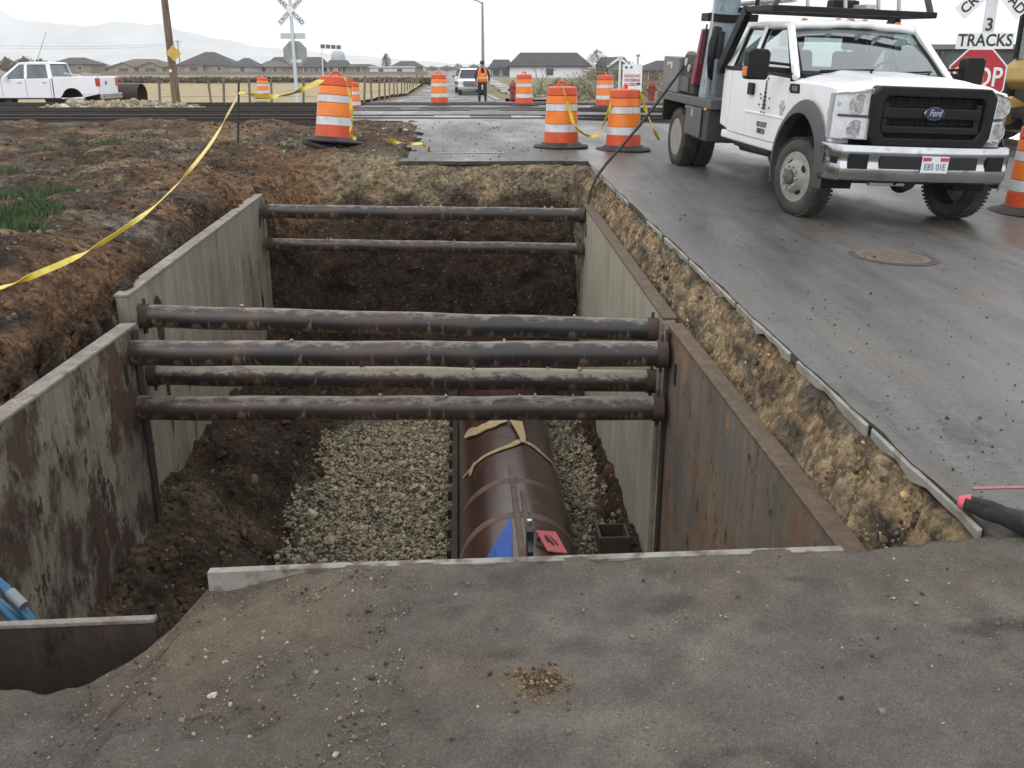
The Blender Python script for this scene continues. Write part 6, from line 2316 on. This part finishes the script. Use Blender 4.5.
an.build('antenna', M_BLK, pk1)
rk = MB()
for x in (-.8, .8):
    rk.bar((x, -2.2, 1.34), (x, -1.5, 1.44), .05, .05)
rk.build('tool_tray', M_ALU, pk1)
pk2 = empty('pickup_truck', (px_x(471.5, 74), 74, float(base(74))), rot=(0, 0, PI + .05), label='white pickup truck facing the works, beside the worker', cat='pickup truck')
pickup(pk2, M_CARWHITE, M_CARGLASS)
pk3 = empty('pickup_truck', (px_x(467.5, 82), 82, float(base(82))), rot=(0, 0, PI + .03), label='reddish brown pickup truck half hidden behind the white one', cat='pickup truck')
pickup(pk3, M_CARRED, M_CARGLASS)

# --- big pipe lying behind the pickup
bp_ = MB()
bp_.lathe([(.50, -2.2), (.50, 2.2), (.46, 2.2), (.46, -2.2)], 36, Matrix.Rotation(PI / 2, 4, 'Y'), close=True)
o = bp_.build('steel_pipe', M_RUSTDARK, smooth=True, sharp=40)
o.location = (px_x(148, 44) - 2.3, 44, .42)
o.rotation_euler = (0, 0, R(-6))
tag(o, 'wide dark steel pipe lying on the ground behind the left pickup', 'steel pipe')

# --- worker
def person():
    g_ = empty('person', (px_x(482.5, 46), 46, float(base(46))), rot=(0, 0, R(10)), label='worker in an orange safety vest and dark trousers standing in the far street', cat='person')
    V = [(0, 0, .95), (0, .0, 1.12), (0, .01, 1.30), (0, .02, 1.46), (0, .01, 1.55), (0, -.01, 1.64), (0, -.015, 1.76),
         (.20, .01, 1.44), (.29, .0, 1.17), (.27, -.08, .93), (.26, -.10, .83),
         (-.20, .01, 1.44), (-.29, .0, 1.17), (-.26, -.10, .95), (-.24, -.14, .86),
         (.10, 0, .90), (.12, -.01, .50), (.13, .01, .09), (.14, -.14, .04),
         (-.10, 0, .90), (-.12, -.01, .50), (-.13, .01, .09), (-.14, -.14, .04)]
    E = [(0, 1), (1, 2), (2, 3), (3, 4), (4, 5), (5, 6), (3, 7), (7, 8), (8, 9), (9, 10), (3, 11), (11, 12), (12, 13), (13, 14), (0, 15), (15, 16), (16, 17), (17, 18), (0, 19), (19, 20), (20, 21), (21, 22)]
    Rr = [(.15, .11), (.15, .11), (.17, .12), (.15, .10), (.055, .055), (.085, .095), (.07, .08), (.07, .07), (.052, .052), (.042, .042), (.04, .03), (.07, .07), (.052, .052), (.042, .042), (.04, .03), (.10, .10), (.075, .075), (.055, .055), (.045, .035), (.10, .10), (.075, .075), (.055, .055), (.045, .035)]
    me = bpy.data.meshes.new('body')
    me.from_pydata(V, E, [])
    o = bpy.data.objects.new('body', me)
    COL.objects.link(o)
    md = o.modifiers.new('skin', 'SKIN')
    for i, d_ in enumerate(me.skin_vertices[0].data):
        d_.radius = Rr[i]
        d_.use_root = i == 0
    o.modifiers.new('sub', 'SUBSURF').levels = 2
    o.modifiers['sub'].render_levels = 2
    dg = bpy.context.evaluated_depsgraph_get()
    m2 = bpy.data.meshes.new_from_object(o.evaluated_get(dg))
    bpy.data.objects.remove(o)
    mats = [mat('dark_trousers', (.018, .019, .024), rough=.9), mat('dark_jacket', (.022, .024, .032), rough=.9), mat('skin', (.42, .26, .19), rough=.6), M_BLK]
    m2.materials.clear()
    for q in mats:
        m2.materials.append(q)
    for p in m2.polygons:
        c = p.center
        p.material_index = 3 if c.z < .12 else 0 if (c.z < .97 and abs(c.x) < .23) else 2 if (c.z > 1.53 or c.z < .95) else 1
        p.use_smooth = True
    b = bpy.data.objects.new('body', m2)
    COL.objects.link(b)
    b.parent = g_
    # vest: a shell round the trunk, open V at the neck
    v = MB()
    lv = [(.90, .205, .155), (1.0, .20, .15), (1.15, .20, .15), (1.30, .215, .155), (1.42, .205, .14), (1.49, .15, .10)]
    n = 32
    vs, fs = [], []
    for z, rx, ry in lv:
        for k_ in range(n):
            a = 2 * PI * k_ / n
            vs.append((rx * math.cos(a), .012 + ry * math.sin(a), z + (.03 * abs(math.cos(a)) if z > 1.4 else 0)))
    for i in range(len(lv) - 1):
        for k_ in range(n):
            a = 2 * PI * (k_ + .5) / n
            front = abs(((a - 1.5 * PI + PI) % (2 * PI)) - PI)
            if i >= 3 and front < .16 * (i - 1):
                continue
            if i >= 3 and abs(math.cos(a)) > .93 and i == 3:
                continue
            fs.append((i * n + k_, i * n + (k_ + 1) % n, (i + 1) * n + (k_ + 1) % n, (i + 1) * n + k_))
    v.add(vs, fs)
    M_VEST = mat('vest_orange', (.78, .20, .05), (.70, .17, .04), 6, .8)
    ve = v.build('vest', M_VEST, g_, smooth=True, solid=.012)
    st_ = MB()
    st_.lathe([(1, 1.06), (1, 1.11)], 32, Matrix.Diagonal((.206, .156, 1, 1)))
    st_ = st_.build('reflective_band', mat('pale_yellow_band', (.75, .50, .22), rough=.5), ve, smooth=True)
    c_ = MB()
    c_.lathe([(.098, 1.70), (.10, 1.74), (.09, 1.80), (.05, 1.845), (0, 1.85)], 20, Matrix.Translation((0, -.012, 0)))
    c_.prism([(-.07, -.10), (.07, -.10), (.05, -.20), (-.05, -.20)], 1.715, 1.73, axis='z')
    c_.build('cap', mat('dark_cap', (.03, .03, .035), rough=.9), g_, smooth=True, sharp=40)
    # face: nose, eyes, mouth, ears
    f = MB()
    f.tube([(0, -.10, 1.66), (0, -.125, 1.63)], [.012, .018], 8)
    f.build('nose', mats[2], g_, smooth=True)
    for s in (1, -1):
        e_ = MB()
        e_.box((s * .035, -.104, 1.665), (.026, .01, .010))
        e_.build('eye', M_BLK, g_)
        e_ = MB()
        e_.box((s * .095, .0, 1.645), (.02, .035, .055))
        e_.build('ear', mats[2], g_, bevel=.008)
    MB().box((0, -.098, 1.592), (.05, .01, .010)).build('mouth', mat('lips', (.30, .12, .10), rough=.6), g_)
    # hands
    for s, w in ((1, (.26, -.10, .83)), (-1, (-.24, -.14, .86))):
        h = MB()
        h.box((w[0], w[1] - .005, w[2] - .045), (.03, .085, .09))
        for k_ in range(4):
            h.tube([(w[0], w[1] - .036 + k_ * .024, w[2] - .08), (w[0] - s * .008, w[1] - .038 + k_ * .024, w[2] - .125), (w[0] - s * .03, w[1] - .036 + k_ * .024, w[2] - .155 + abs(k_ - 1.5) * .006)], .0095, 7)
        h.tube([(w[0], w[1] - .04, w[2] - .03), (w[0] - s * .015, w[1] - .075, w[2] - .065), (w[0] - s * .02, w[1] - .075, w[2] - .09)], .011, 7)
        h.build('hand', mats[2], g_, smooth=True)
    g_.scale = (1.14, 1.1, 1.02)
    return g_
person()

# --- hydrants
M_HYD = mat('hydrant_red', (.22, .03, .024), (.17, .025, .02), 6, .5)
def hydrant(px, D, lab):
    g_ = empty('fire_hydrant', (px_x(px, D), D, rz(px_x(px, D), D)), label=lab, cat='fire hydrant', group='red fire hydrants')
    b_ = MB()
    b_.lathe([(.17, 0), (.17, .05), (.12, .07), (.12, .52), (.15, .54), (.15, .60)], 18)
    b_.build('barrel', M_HYD, g_, smooth=True, sharp=40)
    b_ = MB()
    b_.lathe([(.14, .60), (.12, .70), (.06, .76), (.03, .77), (.03, .82), (0, .82)], 18)
    b_.build('bonnet', M_HYD, g_, smooth=True, sharp=40)
    for s in (1, -1):
        MB().tube([(s * .10, 0, .46), (s * .20, 0, .46)], .055, 12).build('outlet', M_HYD, g_, smooth=True)
    MB().tube([(0, -.10, .42), (0, -.21, .42)], .075, 12).build('outlet', M_HYD, g_, smooth=True)
hydrant(513, 38.5, 'red fire hydrant next to the distant drum on the verge')
hydrant(651, 38.0, 'red fire hydrant behind the cable, left of the truck tail')

# --- wooden and wire fences
fn = empty('wire_fence', (0, 0, 0), label='post and wire fence leaning along the left edge of the far street', cat='fence')
M_POST = mat('old_post', (.14, .118, .092), (.19, .165, .13), 6, .9)
pts = [Vector((px_x(p_, 39.5), 39.5, .02)) for p_ in (160, 212, 224, 250, 272, 303, 322, 338)]
pts += [Vector((ux(-4.1, y_), y_, float(base(y_)))) for y_ in range(42, 118, 4)]
for p in pts:
    b_ = MB()
    lean = Vector((random.uniform(-.12, .12), random.uniform(-.1, .1), 1.15 + random.uniform(-.1, .1)))
    b_.tube([p - Vector((0, 0, .2)), p + lean], .05, 7)
    b_.build('post', M_POST, fn)
for h_ in (.45, .95):
    b_ = MB()
    b_.tube([p + Vector((0, 0, h_)) for p in pts], .008, 5)
    b_.build('wire', M_POST, fn)
M_FENCE = mat('weathered_boards', (.20, .165, .13), (.25, .21, .165), .8, .9, map1=(3, 3, .2))
f2 = empty('board_fence', (0, 0, 0), label='long weathered board fence in front of the left row of houses', cat='fence')
x = px_x(100, 215)
while x < px_x(418, 215):
    b_ = MB()
    L = 6.0
    for i in range(20):
        b_.box2((x + i * L / 20 + .01, 215, 0), (x + (i + 1) * L / 20 - .01, 215.03, .75 + .02 * math.sin(i * 2.1)))
    b_.box2((x, 215.04, .5), (x + L, 215.08, .6))
    b_.build('fence_panel', M_FENCE, f2)
    x += L

# --- plants
M_BRUSH = mat('dry_brush', (.20, .155, .095), (.13, .10, .065), 4, .95)
M_DARKBRUSH = mat('dark_brush', (.115, .09, .066), (.15, .12, .085), 2, .95)
M_EVER = mat('dark_evergreen', (.035, .05, .03), (.055, .065, .038), 3, .9)
M_TWIG = mat('twig_bark', (.10, .085, .07), (.14, .12, .10), 5, .9)
def tuft(center, rx, ry, h, n, m, leaf, seed, parent=None, name='foliage'):
    r_ = random.Random(seed)
    b_ = MB()
    for _ in range(n):
        a, q, t = r_.random() * 2 * PI, r_.random() ** .5, r_.random()
        prof = math.sin(min(1, t * .9 + .12) * PI) ** .6
        x = center[0] + rx * q * prof * math.cos(a)
        y = center[1] + ry * q * prof * math.sin(a)
        z = center[2] + h * t * (1 + .12 * math.sin(a * 3 + seed))
        s = leaf * r_.uniform(.5, 1.4)
        u = Vector((r_.gauss(0, 1), r_.gauss(0, 1), r_.gauss(0, 1.3))).normalized() * s
        v = Vector((r_.gauss(0, 1), r_.gauss(0, 1), r_.gauss(0, 1))).normalized() * s * .45
        P = Vector((x, y, z))
        b_.add([P - v, P + u * .5 - v * .1, P + u, P + u * .4 + v], [(0, 1, 2, 3)])
    return b_.build(name, m, parent, fix=False)
def bare_limbs(root, h, seed, spread=.5):
    r_ = random.Random(seed)
    b_ = MB()
    def grow(p, d, L, rad, k_):
        q = p + d * L
        mid = p.lerp(q, .5) + Vector((r_.gauss(0, .06), r_.gauss(0, .06), 0)) * L
        b_.tube([p, mid, q], [rad, rad * .8, rad * .62], 6)
        if k_ == 0:
            return
        for _ in range(r_.choice((2, 3, 3))):
            nd = (d + Vector((r_.gauss(0, spread), r_.gauss(0, spread), r_.uniform(-.1, .35)))).normalized()
            grow(q, nd, L * r_.uniform(.6, .82), rad * .6, k_ - 1)
    grow(Vector((0, 0, -.1)), Vector((0, 0, 1)), h * .32, h * .018, 4)
    return b_.build('trunk', M_TWIG, root, smooth=True)
def bush(px, D, w, h, lab, seed, m=None, n=900, leaf=.10, z=None):
    g_ = empty('bush', (px_x(px, D), D, (rz(px_x(px, D), D) if z is None else z) - .05), label=lab, cat='bush', group='dry bushes on the verge')
    tuft((0, 0, 0), w, w * .7, h, n, m or M_BRUSH, leaf, seed, g_)
    b_ = MB()
    r_ = random.Random(seed)
    for _ in range(14):
        a = r_.random() * 2 * PI
        b_.tube([(0, 0, 0), (w * .4 * math.cos(a), w * .3 * math.sin(a), h * .5), (w * .7 * math.cos(a), w * .5 * math.sin(a), h * r_.uniform(.7, 1.05))], [.025, .016, .006], 5)
    b_.build('stem', M_TWIG, g_)
bush(597, 50, 2.6, 1.55, 'broad dry brown bush behind the right distant drum', 3, n=2600)
bush(556, 56, 2.2, 1.0, 'low straw coloured bush between bare tree and drums', 4, n=1400)
bush(572, 47, 1.4, .9, 'small dry bush just behind the front drum', 5, n=900)
bush(628, 55, 2.6, 1.8, 'tall dry bush behind the white notice board', 6, n=2000)
bush(655, 47, 2.2, 1.3, 'dry bush left of the tail of the work truck', 7, n=1500)
bush(676, 58, 3.0, 1.6, 'dry bush hidden partly by the truck locker', 8, n=1500)
bush(541, 44, .7, .6, 'knee high weed clump near the red hydrant', 9, n=500, leaf=.07)
tr = empty('bare_tree', (px_x(541, 62), 62, -.25), label='small bare tree in front of the white walled house', cat='tree', group='bare trees')
bare_limbs(tr, 2.6, 5)
tr = empty('bare_tree', (px_x(596, 120), 120, -.3), label='grey bare tree beside the white walled house', cat='tree', group='bare trees')
bare_limbs(tr, 3.4, 9, .45)
tuft((0, 0, .4), 2.0, 1.6, 3.2, 2600, mat('grey_twigs', (.10, .088, .075), (.13, .115, .10), 3, .95), .16, 21, tr, 'crown')
def tree(px, D, ytop, wpx, lab, m, seed, n=1200):
    zt_ = py_z(ytop, D)
    w = wpx * D * .947 / F / 2
    g_ = empty('tree', (px_x(px, D), D, 0), label=lab, cat='tree', group='distant trees')
    MB().tube([(0, 0, -.2), (.05, 0, zt_ * .45), (0, 0, zt_ * .8)], [w * .10, w * .07, w * .02], 7).build('trunk', M_TWIG, g_)
    tuft((0, 0, zt_ * .22), w, w, zt_ * .8, n, m, w * .22, seed, g_, 'crown')
tree(386.5, 275, 55.5, 11, 'round dark tree standing above the long white building', M_EVER, 2)
for i, (p_, yt, w_) in enumerate(((8, 60, 22), (26, 59, 20), (43, 61, 18), (100, 64, 20), (242, 63, 12))):
    tree(p_, 300, yt, w_, ['dark tree at the far left edge of the horizon', 'dark tree above the roof of the left pickup', 'dark tree left of the far left house', 'low dark tree between the two leftmost houses', 'small tree between the tan and the blue grey house'][i], M_DARKBRUSH if i != 4 else M_EVER, 30 + i)
for i, (p_, yt, w_) in enumerate(((447, 66.5, 14), (458, 64.5, 10), (474, 65.5, 14), (432, 67, 12))):
    tree(p_, 420, yt, w_, ['hazy tree at the end of the far street', 'tall hazy tree just left of the lamp', 'hazy tree behind the worker', 'low hazy tree left of the street end'][i], mat('hazy_tree', (.16, .155, .14), (.20, .19, .17), 2, .95), 50 + i, 500)
# strip of dark weeds at the far side of the field
b_ = MB()
r_ = random.Random(4)
for _ in range(17000):
    x = r_.uniform(-62, -8.6)
    y = 106 + r_.gauss(0, .5)
    z = r_.uniform(0, .55) * (.88 + .12 * math.sin(x * .9))
    s = r_.uniform(.08, .25)
    u = Vector((r_.gauss(0, .6), r_.gauss(0, .6), r_.gauss(0, 1))).normalized() * s
    v = Vector((r_.gauss(0, 1), r_.gauss(0, 1), 0)).normalized() * s * .5
    P = Vector((x, y, z + base(y) * 0))
    b_.add([P - v, P + u - v, P + u + v, P + v], [(0, 1, 2, 3)])
b_.build('weeds', M_DARKBRUSH, fix=False)['kind'] = 'stuff'

# --- houses
M_ROOF = mat('roof_shingle', (.050, .046, .046), (.075, .068, .066), .6, .9)
M_ROOF2 = mat('roof_brown', (.10, .082, .066), (.13, .11, .09), .6, .9)
M_ROOFB = mat('roof_black', (.034, .034, .037), (.05, .05, .053), .6, .85)
M_TANW = mat('tan_wall', (.30, .25, .19), (.25, .21, .165), .3, .9)
M_GREYW = mat('grey_wall', (.30, .32, .34), (.25, .27, .29), .3, .9)
M_BRICK = mat('brown_wall', (.19, .15, .12), (.24, .19, .15), .4, .9)
M_WHITEW = mat('white_wall', (.70, .71, .72), (.62, .63, .64), .3, .8)
M_WIN = mat('window_glass', (.045, .055, .065), rough=.15, spec=.6)
M_TRIM = mat('white_trim', (.70, .70, .69), rough=.7)
def house(x0, x1, ytop, yeave, D, z0, wall, roofm, lab, gable=None, front=None, doors=1, wins=3, hip=.32, depth=10, trim=False, cat='house'):
    xa, xb = px_x(x0, D), px_x(x1, D)
    w = xb - xa
    he = max(py_z(yeave, D) - z0, 1.8)
    hr = py_z(ytop, D + depth * .5) - z0
    g_ = empty('house', ((xa + xb) / 2, D, z0), label=lab, cat=cat, group='houses on the skyline')
    h2 = w / 2
    ov = .5
    wm = MB()
    wm.box2((-h2 + ov, 0, -.5), (h2 - ov, depth, he))
    wm.build('wall', wall, g_)
    rm = MB()
    rx = h2 * (1 - hip * 2) if not gable == 'side' else h2
    rx = max(rx, .05)
    vs = [(-h2, -ov, he), (h2, -ov, he), (h2, depth + ov, he), (-h2, depth + ov, he), (-rx, depth / 2, hr), (rx, depth / 2, hr),
          (-h2, -ov, he - .18), (h2, -ov, he - .18), (h2, depth + ov, he - .18), (-h2, depth + ov, he - .18)]
    rm.add(vs, [(0, 1, 5, 4), (2, 3, 4, 5), (1, 2, 5), (3, 0, 4), (0, 6, 7, 1), (1, 7, 8, 2), (2, 8, 9, 3), (3, 9, 6, 0), (6, 9, 8, 7)])
    ro_ = rm.build('roof', roofm, g_)
    for (gx, gw, gy) in (front or []):
        cx, gw_ = px_x(gx, D) - (xa + xb) / 2, gw * D * .947 / F
        zt_ = py_z(gy, D) - z0
        gm_ = MB()
        gm_.box2((cx - gw_ / 2 + .3, -1.5, -.5), (cx + gw_ / 2 - .3, 0, he))
        gm_.prism([(cx - gw_ / 2 + .3, he), (cx + gw_ / 2 - .3, he), (cx, zt_ - .25)], -1.5, 3, axis='y')
        gm_.build('gable_wall', wall, g_)
        gr_ = MB()
        for s in (1, -1):
            gr_.add([(cx + s * gw_ / 2, -2.0, he - .1), (cx, -2.0, zt_), (cx, depth / 2, zt_), (cx + s * gw_ / 2, depth / 2, he - .1)], [(0, 1, 2, 3)])
        gr_.build('gable_roof', roofm, g_, solid=.2)
        if trim:
            for s in (1, -1):
                MB().bar((cx + s * gw_ / 2, -2.06, he - .12), (cx, -2.06, zt_ - .02), .12, .28).build('barge_board', M_TRIM, g_)
        MB().box((cx, -1.53, he * .55), (gw_ * .4, .06, he * .5)).build('window', M_WIN, g_)
    for i in range(wins):
        x = -h2 + ov + (w - 2 * ov) * (i + .6) / (wins + .2)
        fr = MB()
        fr.box((x, -.04, he * .58), (1.5, .08, 1.35))
        f_ = fr.build('window', M_TRIM, g_)
        MB().box((x, -.09, he * .58), (1.3, .05, 1.15)).build('pane', M_WIN, f_)
    return g_
LH = 275
house(50, 93, 57.5, 64, LH, 0, M_BRICK, M_ROOF, 'far left dark roofed house above the left pickup', wins=2)
house(108, 172, 59, 67, LH, 0, M_TANW, M_ROOF2, 'low brown roofed house with two tan gables beside the wooden pole', front=[(126, 24, 62), (153, 26, 61.5)], wins=3)
house(176, 237, 52, 65, LH, 0, M_TANW, M_ROOF, 'large tan house with a tall hipped roof, right of the wooden pole', wins=2, hip=.42, front=[(196, 20, 64)])
house(229, 257, 58, 66.5, LH - 8, 0, M_GREYW, M_ROOF, 'blue grey walled house right of the large tan one', wins=1, hip=.4)
house(256, 284, 61, 68, LH, 0, M_TANW, M_ROOF2, 'tan walled house left of the crossbuck', wins=2, hip=.3)
house(264, 301, 57, 68, LH + 14, 0, M_BRICK, M_ROOF, 'dark roofed house behind the crossbuck post', wins=1, hip=.2)
house(298, 325, 57, 69.5, LH, 0, M_BRICK, M_ROOF, 'dark hipped house right of the crossbuck post', wins=2, hip=.2)
house(325, 347, 60, 70, LH, 0, M_GREYW, M_ROOF, 'narrow dark house with a grey dormer left of the leaning drum', wins=2, hip=.1)
house(341, 376, 64, 70.5, LH, 0, M_BRICK, M_ROOF, 'low dark house above the leaning drum', wins=1, hip=.25)
house(368, 413, 66.3, 67.2, LH - 20, -.6, M_WHITEW, M_GREYW, 'long white low building left of the street end', wins=2, hip=.02, cat='building')
house(390, 422, 61, 70, LH, 0, M_BRICK, M_ROOF, 'dark gabled house at the end of the left row', wins=2, hip=.28)
house(488, 514, 59.5, 68, 185, -.5, M_BRICK, M_ROOFB, 'dark house right of the street lamp', wins=2, hip=.2, depth=9)
house(507, 592, 52.5, 66, 176, -.5, M_WHITEW, M_ROOFB, 'wide black roofed house with white walls beyond the bare tree', wins=1, hip=.16, depth=11)
house(600, 630, 57, 66, 128, -.5, M_GREYW, M_ROOF, 'grey gabled house with white barge boards behind the notice board', wins=2, hip=.1, front=[(617, 24, 58)], trim=True, depth=8)
house(640, 700, 60.5, 71, 120, -.5, M_TANW, M_ROOFB, 'dark hipped house with tan walls behind the truck tail', wins=3, hip=.35, depth=9)
for i, (x0, x1, yt) in enumerate(((424, 446, 69.5), (449, 470, 69.0), (478, 492, 69.2))):
    house(x0, x1, yt - .6, yt, 520, 0, M_GREYW, M_GREYW, ['pale low building at the left of the street vanishing point', 'pale low building at the street vanishing point', 'pale low building behind the worker'][i], wins=3, hip=.02, cat='building')
# pale domed tank and overhead board above the left houses
b_ = MB()
rr_ = 7 * 290 * .947 / F
zt_ = py_z(50, 290)
b_.lathe([(rr_, -.5), (rr_, zt_ - rr_ * .9), (rr_ * .92, zt_ - rr_ * .45), (rr_ * .6, zt_ - rr_ * .12), (0, zt_)], 24)
o = b_.build('storage_tank', mat('tank_steel', (.40, .43, .45), (.34, .37, .39), .5, .6), smooth=True)
o.location = (px_x(339, 290), 290, 0)
tag(o, 'pale grey domed storage tank rising behind the dark houses', 'storage tank')
sb = empty('signal_board', (px_x(324.5, 60), 60, 0), label='row of four dark squares on a thin post above the left houses', cat='signal board')
b_ = MB()
b_.tube([(0, 0, 0), (0, 0, py_z(46, 60))], .03, 8)
b_.build('post', M_POSTW, sb, smooth=True)
b_ = MB()
zz = py_z(46.8, 60)
b_.box((.55, 0, zz), (1.28, .03, .26), rot=(0, R(3), 0))
bd_ = b_.build('board', M_SIGNW, sb)
for i in range(4):
    b_ = MB()
    b_.box((.08 + i * .32, -.025, zz + .03 - i * .017), (.24, .02, .21), rot=(0, R(3), 0))
    b_.build('dark_panel', M_INKGREY, bd_)
# thin white pole and small sign post near the notice board
for (px, D, yt, r_, m, nm, lab) in ((618.6, 46, 57, .05, M_POSTW, 'pole', 'thin white pole left of the notice board'), (636.5, 60, 55.5, .04, M_GALV, 'pole', 'thin grey pole with a small cap above the notice board')):
    zb_ = rz(px_x(px, D), D)
    g_ = empty('pole', (px_x(px, D), D, zb_), label=lab, cat='pole')
    b_ = MB()
    b_.tube([(0, 0, 0), (0, 0, py_z(yt, D) - zb_)], r_, 8)
    b_.build('shaft', m, g_, smooth=True)
    b_ = MB()
    b_.box((0, 0, py_z(yt, D) - zb_), (.22, .2, .12))
    b_.build('cap', m, g_, bevel=.02)

# --- yellow loader and grey tipper body behind the stop sign
M_YEL = mat('machine_yellow', (.40, .26, .07), (.33, .22, .07), 3, .5, c3=(.24, .17, .07), scale3=5, thr3=(.55, .75))
ld = empty('wheel_loader', (px_x(1062, 21), 21, rz(9, 21)), rot=(0, 0, R(8)), label='yellow wheel loader with a glazed cab behind the stop sign', cat='wheel loader')
b_ = MB()
b_.prism([(-1.2, 1.25), (-1.15, 1.55), (-.9, 1.75), (1.4, 1.75), (1.6, 1.3), (1.6, 1.05), (-1.0, 1.05)], -.55, .75, axis='y')
b_.build('body', M_YEL, ld, bevel=.06, seg=3)
b_ = MB()
for x, y in ((-1.0, -.6), (-.15, -.6), (-1.0, .6), (-.15, .6)):
    b_ = MB()
    b_.box2((x - .05, y - .05, 1.7), (x + .05, y + .05, 2.75))
    b_.build('cab_post', M_BLK, ld)
MB().box2((-1.0, -.5, .45), (1.3, .5, 1.1)).build('chassis', M_DARKM, ld, bevel=.04)
MB().box2((-1.15, -.72, 2.75), (0, .72, 2.90)).build('cab_roof', mat('cab_roof_cream', (.55, .50, .36), rough=.6), ld, bevel=.04)
M_CABGL = glass_mat('loader_glass', (.80, .92, .92), .12)
MB().box2((-1.0, -.62, 1.7), (-.15, -.60, 2.75)).build('cab_window', M_CABGL, ld)
MB().box2((-1.02, -.55, 1.7), (-1.0, .55, 2.75)).build('cab_window', M_CABGL, ld)
MB().prism([(-.75, 1.7), (-.75, 2.0), (-.35, 2.0), (-.30, 2.4), (-.2, 2.4), (-.2, 1.7)], -.25, .25, axis='y').build('seat', M_BLK, ld, bevel=.03)
for x in (-.95, 1.15):
    for y in (-.85, .85):
        w = part_empty('wheel', ld, (x, y, .62))
        t_ = MB()
        t_.lathe([(.33, -.2), (.55, -.21), (.62, -.16), (.62, .16), (.55, .21), (.33, .2)], 28, Matrix.Rotation(PI / 2, 4, 'X'), close=True)
        t_.build('tyre', M_TYRE, w, smooth=True, sharp=40)
        t_ = MB()
        t_.lathe([(.34, -.12), (.2, -.15), (0, -.15), (0, .15), (.2, .15), (.34, .12)], 20, Matrix.Rotation(PI / 2, 4, 'X'))
        t_.build('rim', M_YEL, w, smooth=True, sharp=40)
b_ = MB()
b_.prism([(-1.2, .75), (-1.6, .95), (-2.3, .55), (-2.35, .40), (-1.6, .7)], -.35, -.2, axis='y')
b_.prism([(-1.2, .75), (-1.6, .95), (-2.3, .55), (-2.35, .40), (-1.6, .7)], .2, .35, axis='y')
b_.build('lift_arm', M_YEL, ld, bevel=.02)
b_ = MB()
b_.prism([(-2.3, .15), (-2.9, .12), (-3.0, .2), (-2.5, .3), (-2.35, .75), (-2.25, .75)], -1.0, 1.0, axis='y')
b_.build('bucket', M_DARKM, ld, bevel=.02)

tb = empty('dumpster', (px_x(972, 24), 24.5, rz(11, 24)), rot=(0, 0, R(-3)), label='dark grey steel dumpster behind the stop sign and truck hood', cat='dumpster')
b_ = MB()
zt_ = py_z(47, 24) - rz(11, 24)
wv = [(-1.9, -.9), (2.6, -.9), (2.6, .9), (-1.9, .9)]
for a, c_ in (((-1.9, -.95, .15), (2.6, -.88, zt_)), ((-1.9, .88, .15), (2.6, .95, zt_)), ((-1.9, -.88, .15), (-1.83, .88, zt_)), ((2.53, -.88, .15), (2.6, .88, zt_))):
    b_ = MB()
    b_.box2(a, c_)
    b_.build('side_panel', mat('dumpster_grey', (.085, .09, .10), (.11, .115, .12), 2, .6), tb)
MB().box2((-1.9, -.95, .08), (2.6, .95, .15)).build('floor', M_DARKM, tb)
for i in range(8):
    x = -1.8 + i * .6
    MB().box2((x, -1.02, .15), (x + .08, -.95, zt_ - .1)).build('rib', M_BEDGREY, tb)
MB().box2((-1.95, -1.04, zt_ - .06), (2.65, -.84, zt_ + .05)).build('rim', mat('rim_grey', (.17, .18, .19), rough=.6), tb)
MB().box2((-1.95, .84, zt_ - .06), (2.65, 1.04, zt_ + .05)).build('rim', mat('rim_grey', (.17, .18, .19), rough=.6), tb)

# distant pole with its wires
Dp = 255
fp = empty('utility_pole', (px_x(181, Dp), Dp, 0), label='thin distant utility pole behind the houses carrying the wires', cat='utility pole')
zt_ = py_z(43, Dp)
MB().tube([(0, 0, 0), (0, 0, zt_ + .8)], [.16, .11], 8).build('pole', M_POLEWOOD, fp, smooth=True)
MB().box((0, 0, zt_ + .3), (2.0, .12, .12)).build('cross_arm', M_POLEWOOD, fp)
for k_, (ya, yb) in enumerate(((43.0, 42.0), (45.2, 44.4))):
    a, b_ = at_d(181, ya, Dp), at_d(-70, yb, Dp + 4 * k_)
    w_ = MB()
    w_.tube([a.lerp(b_, i / 16) - Vector((0, 0, 1.0 * (1 - (2 * i / 16 - 1) ** 2))) for i in range(17)], .03, 5)
    tag(w_.build('overhead_wire', M_INKGREY), ['upper overhead wire crossing the sky left of the wooden pole', 'lower overhead wire crossing the sky left of the wooden pole'][k_], 'wire')
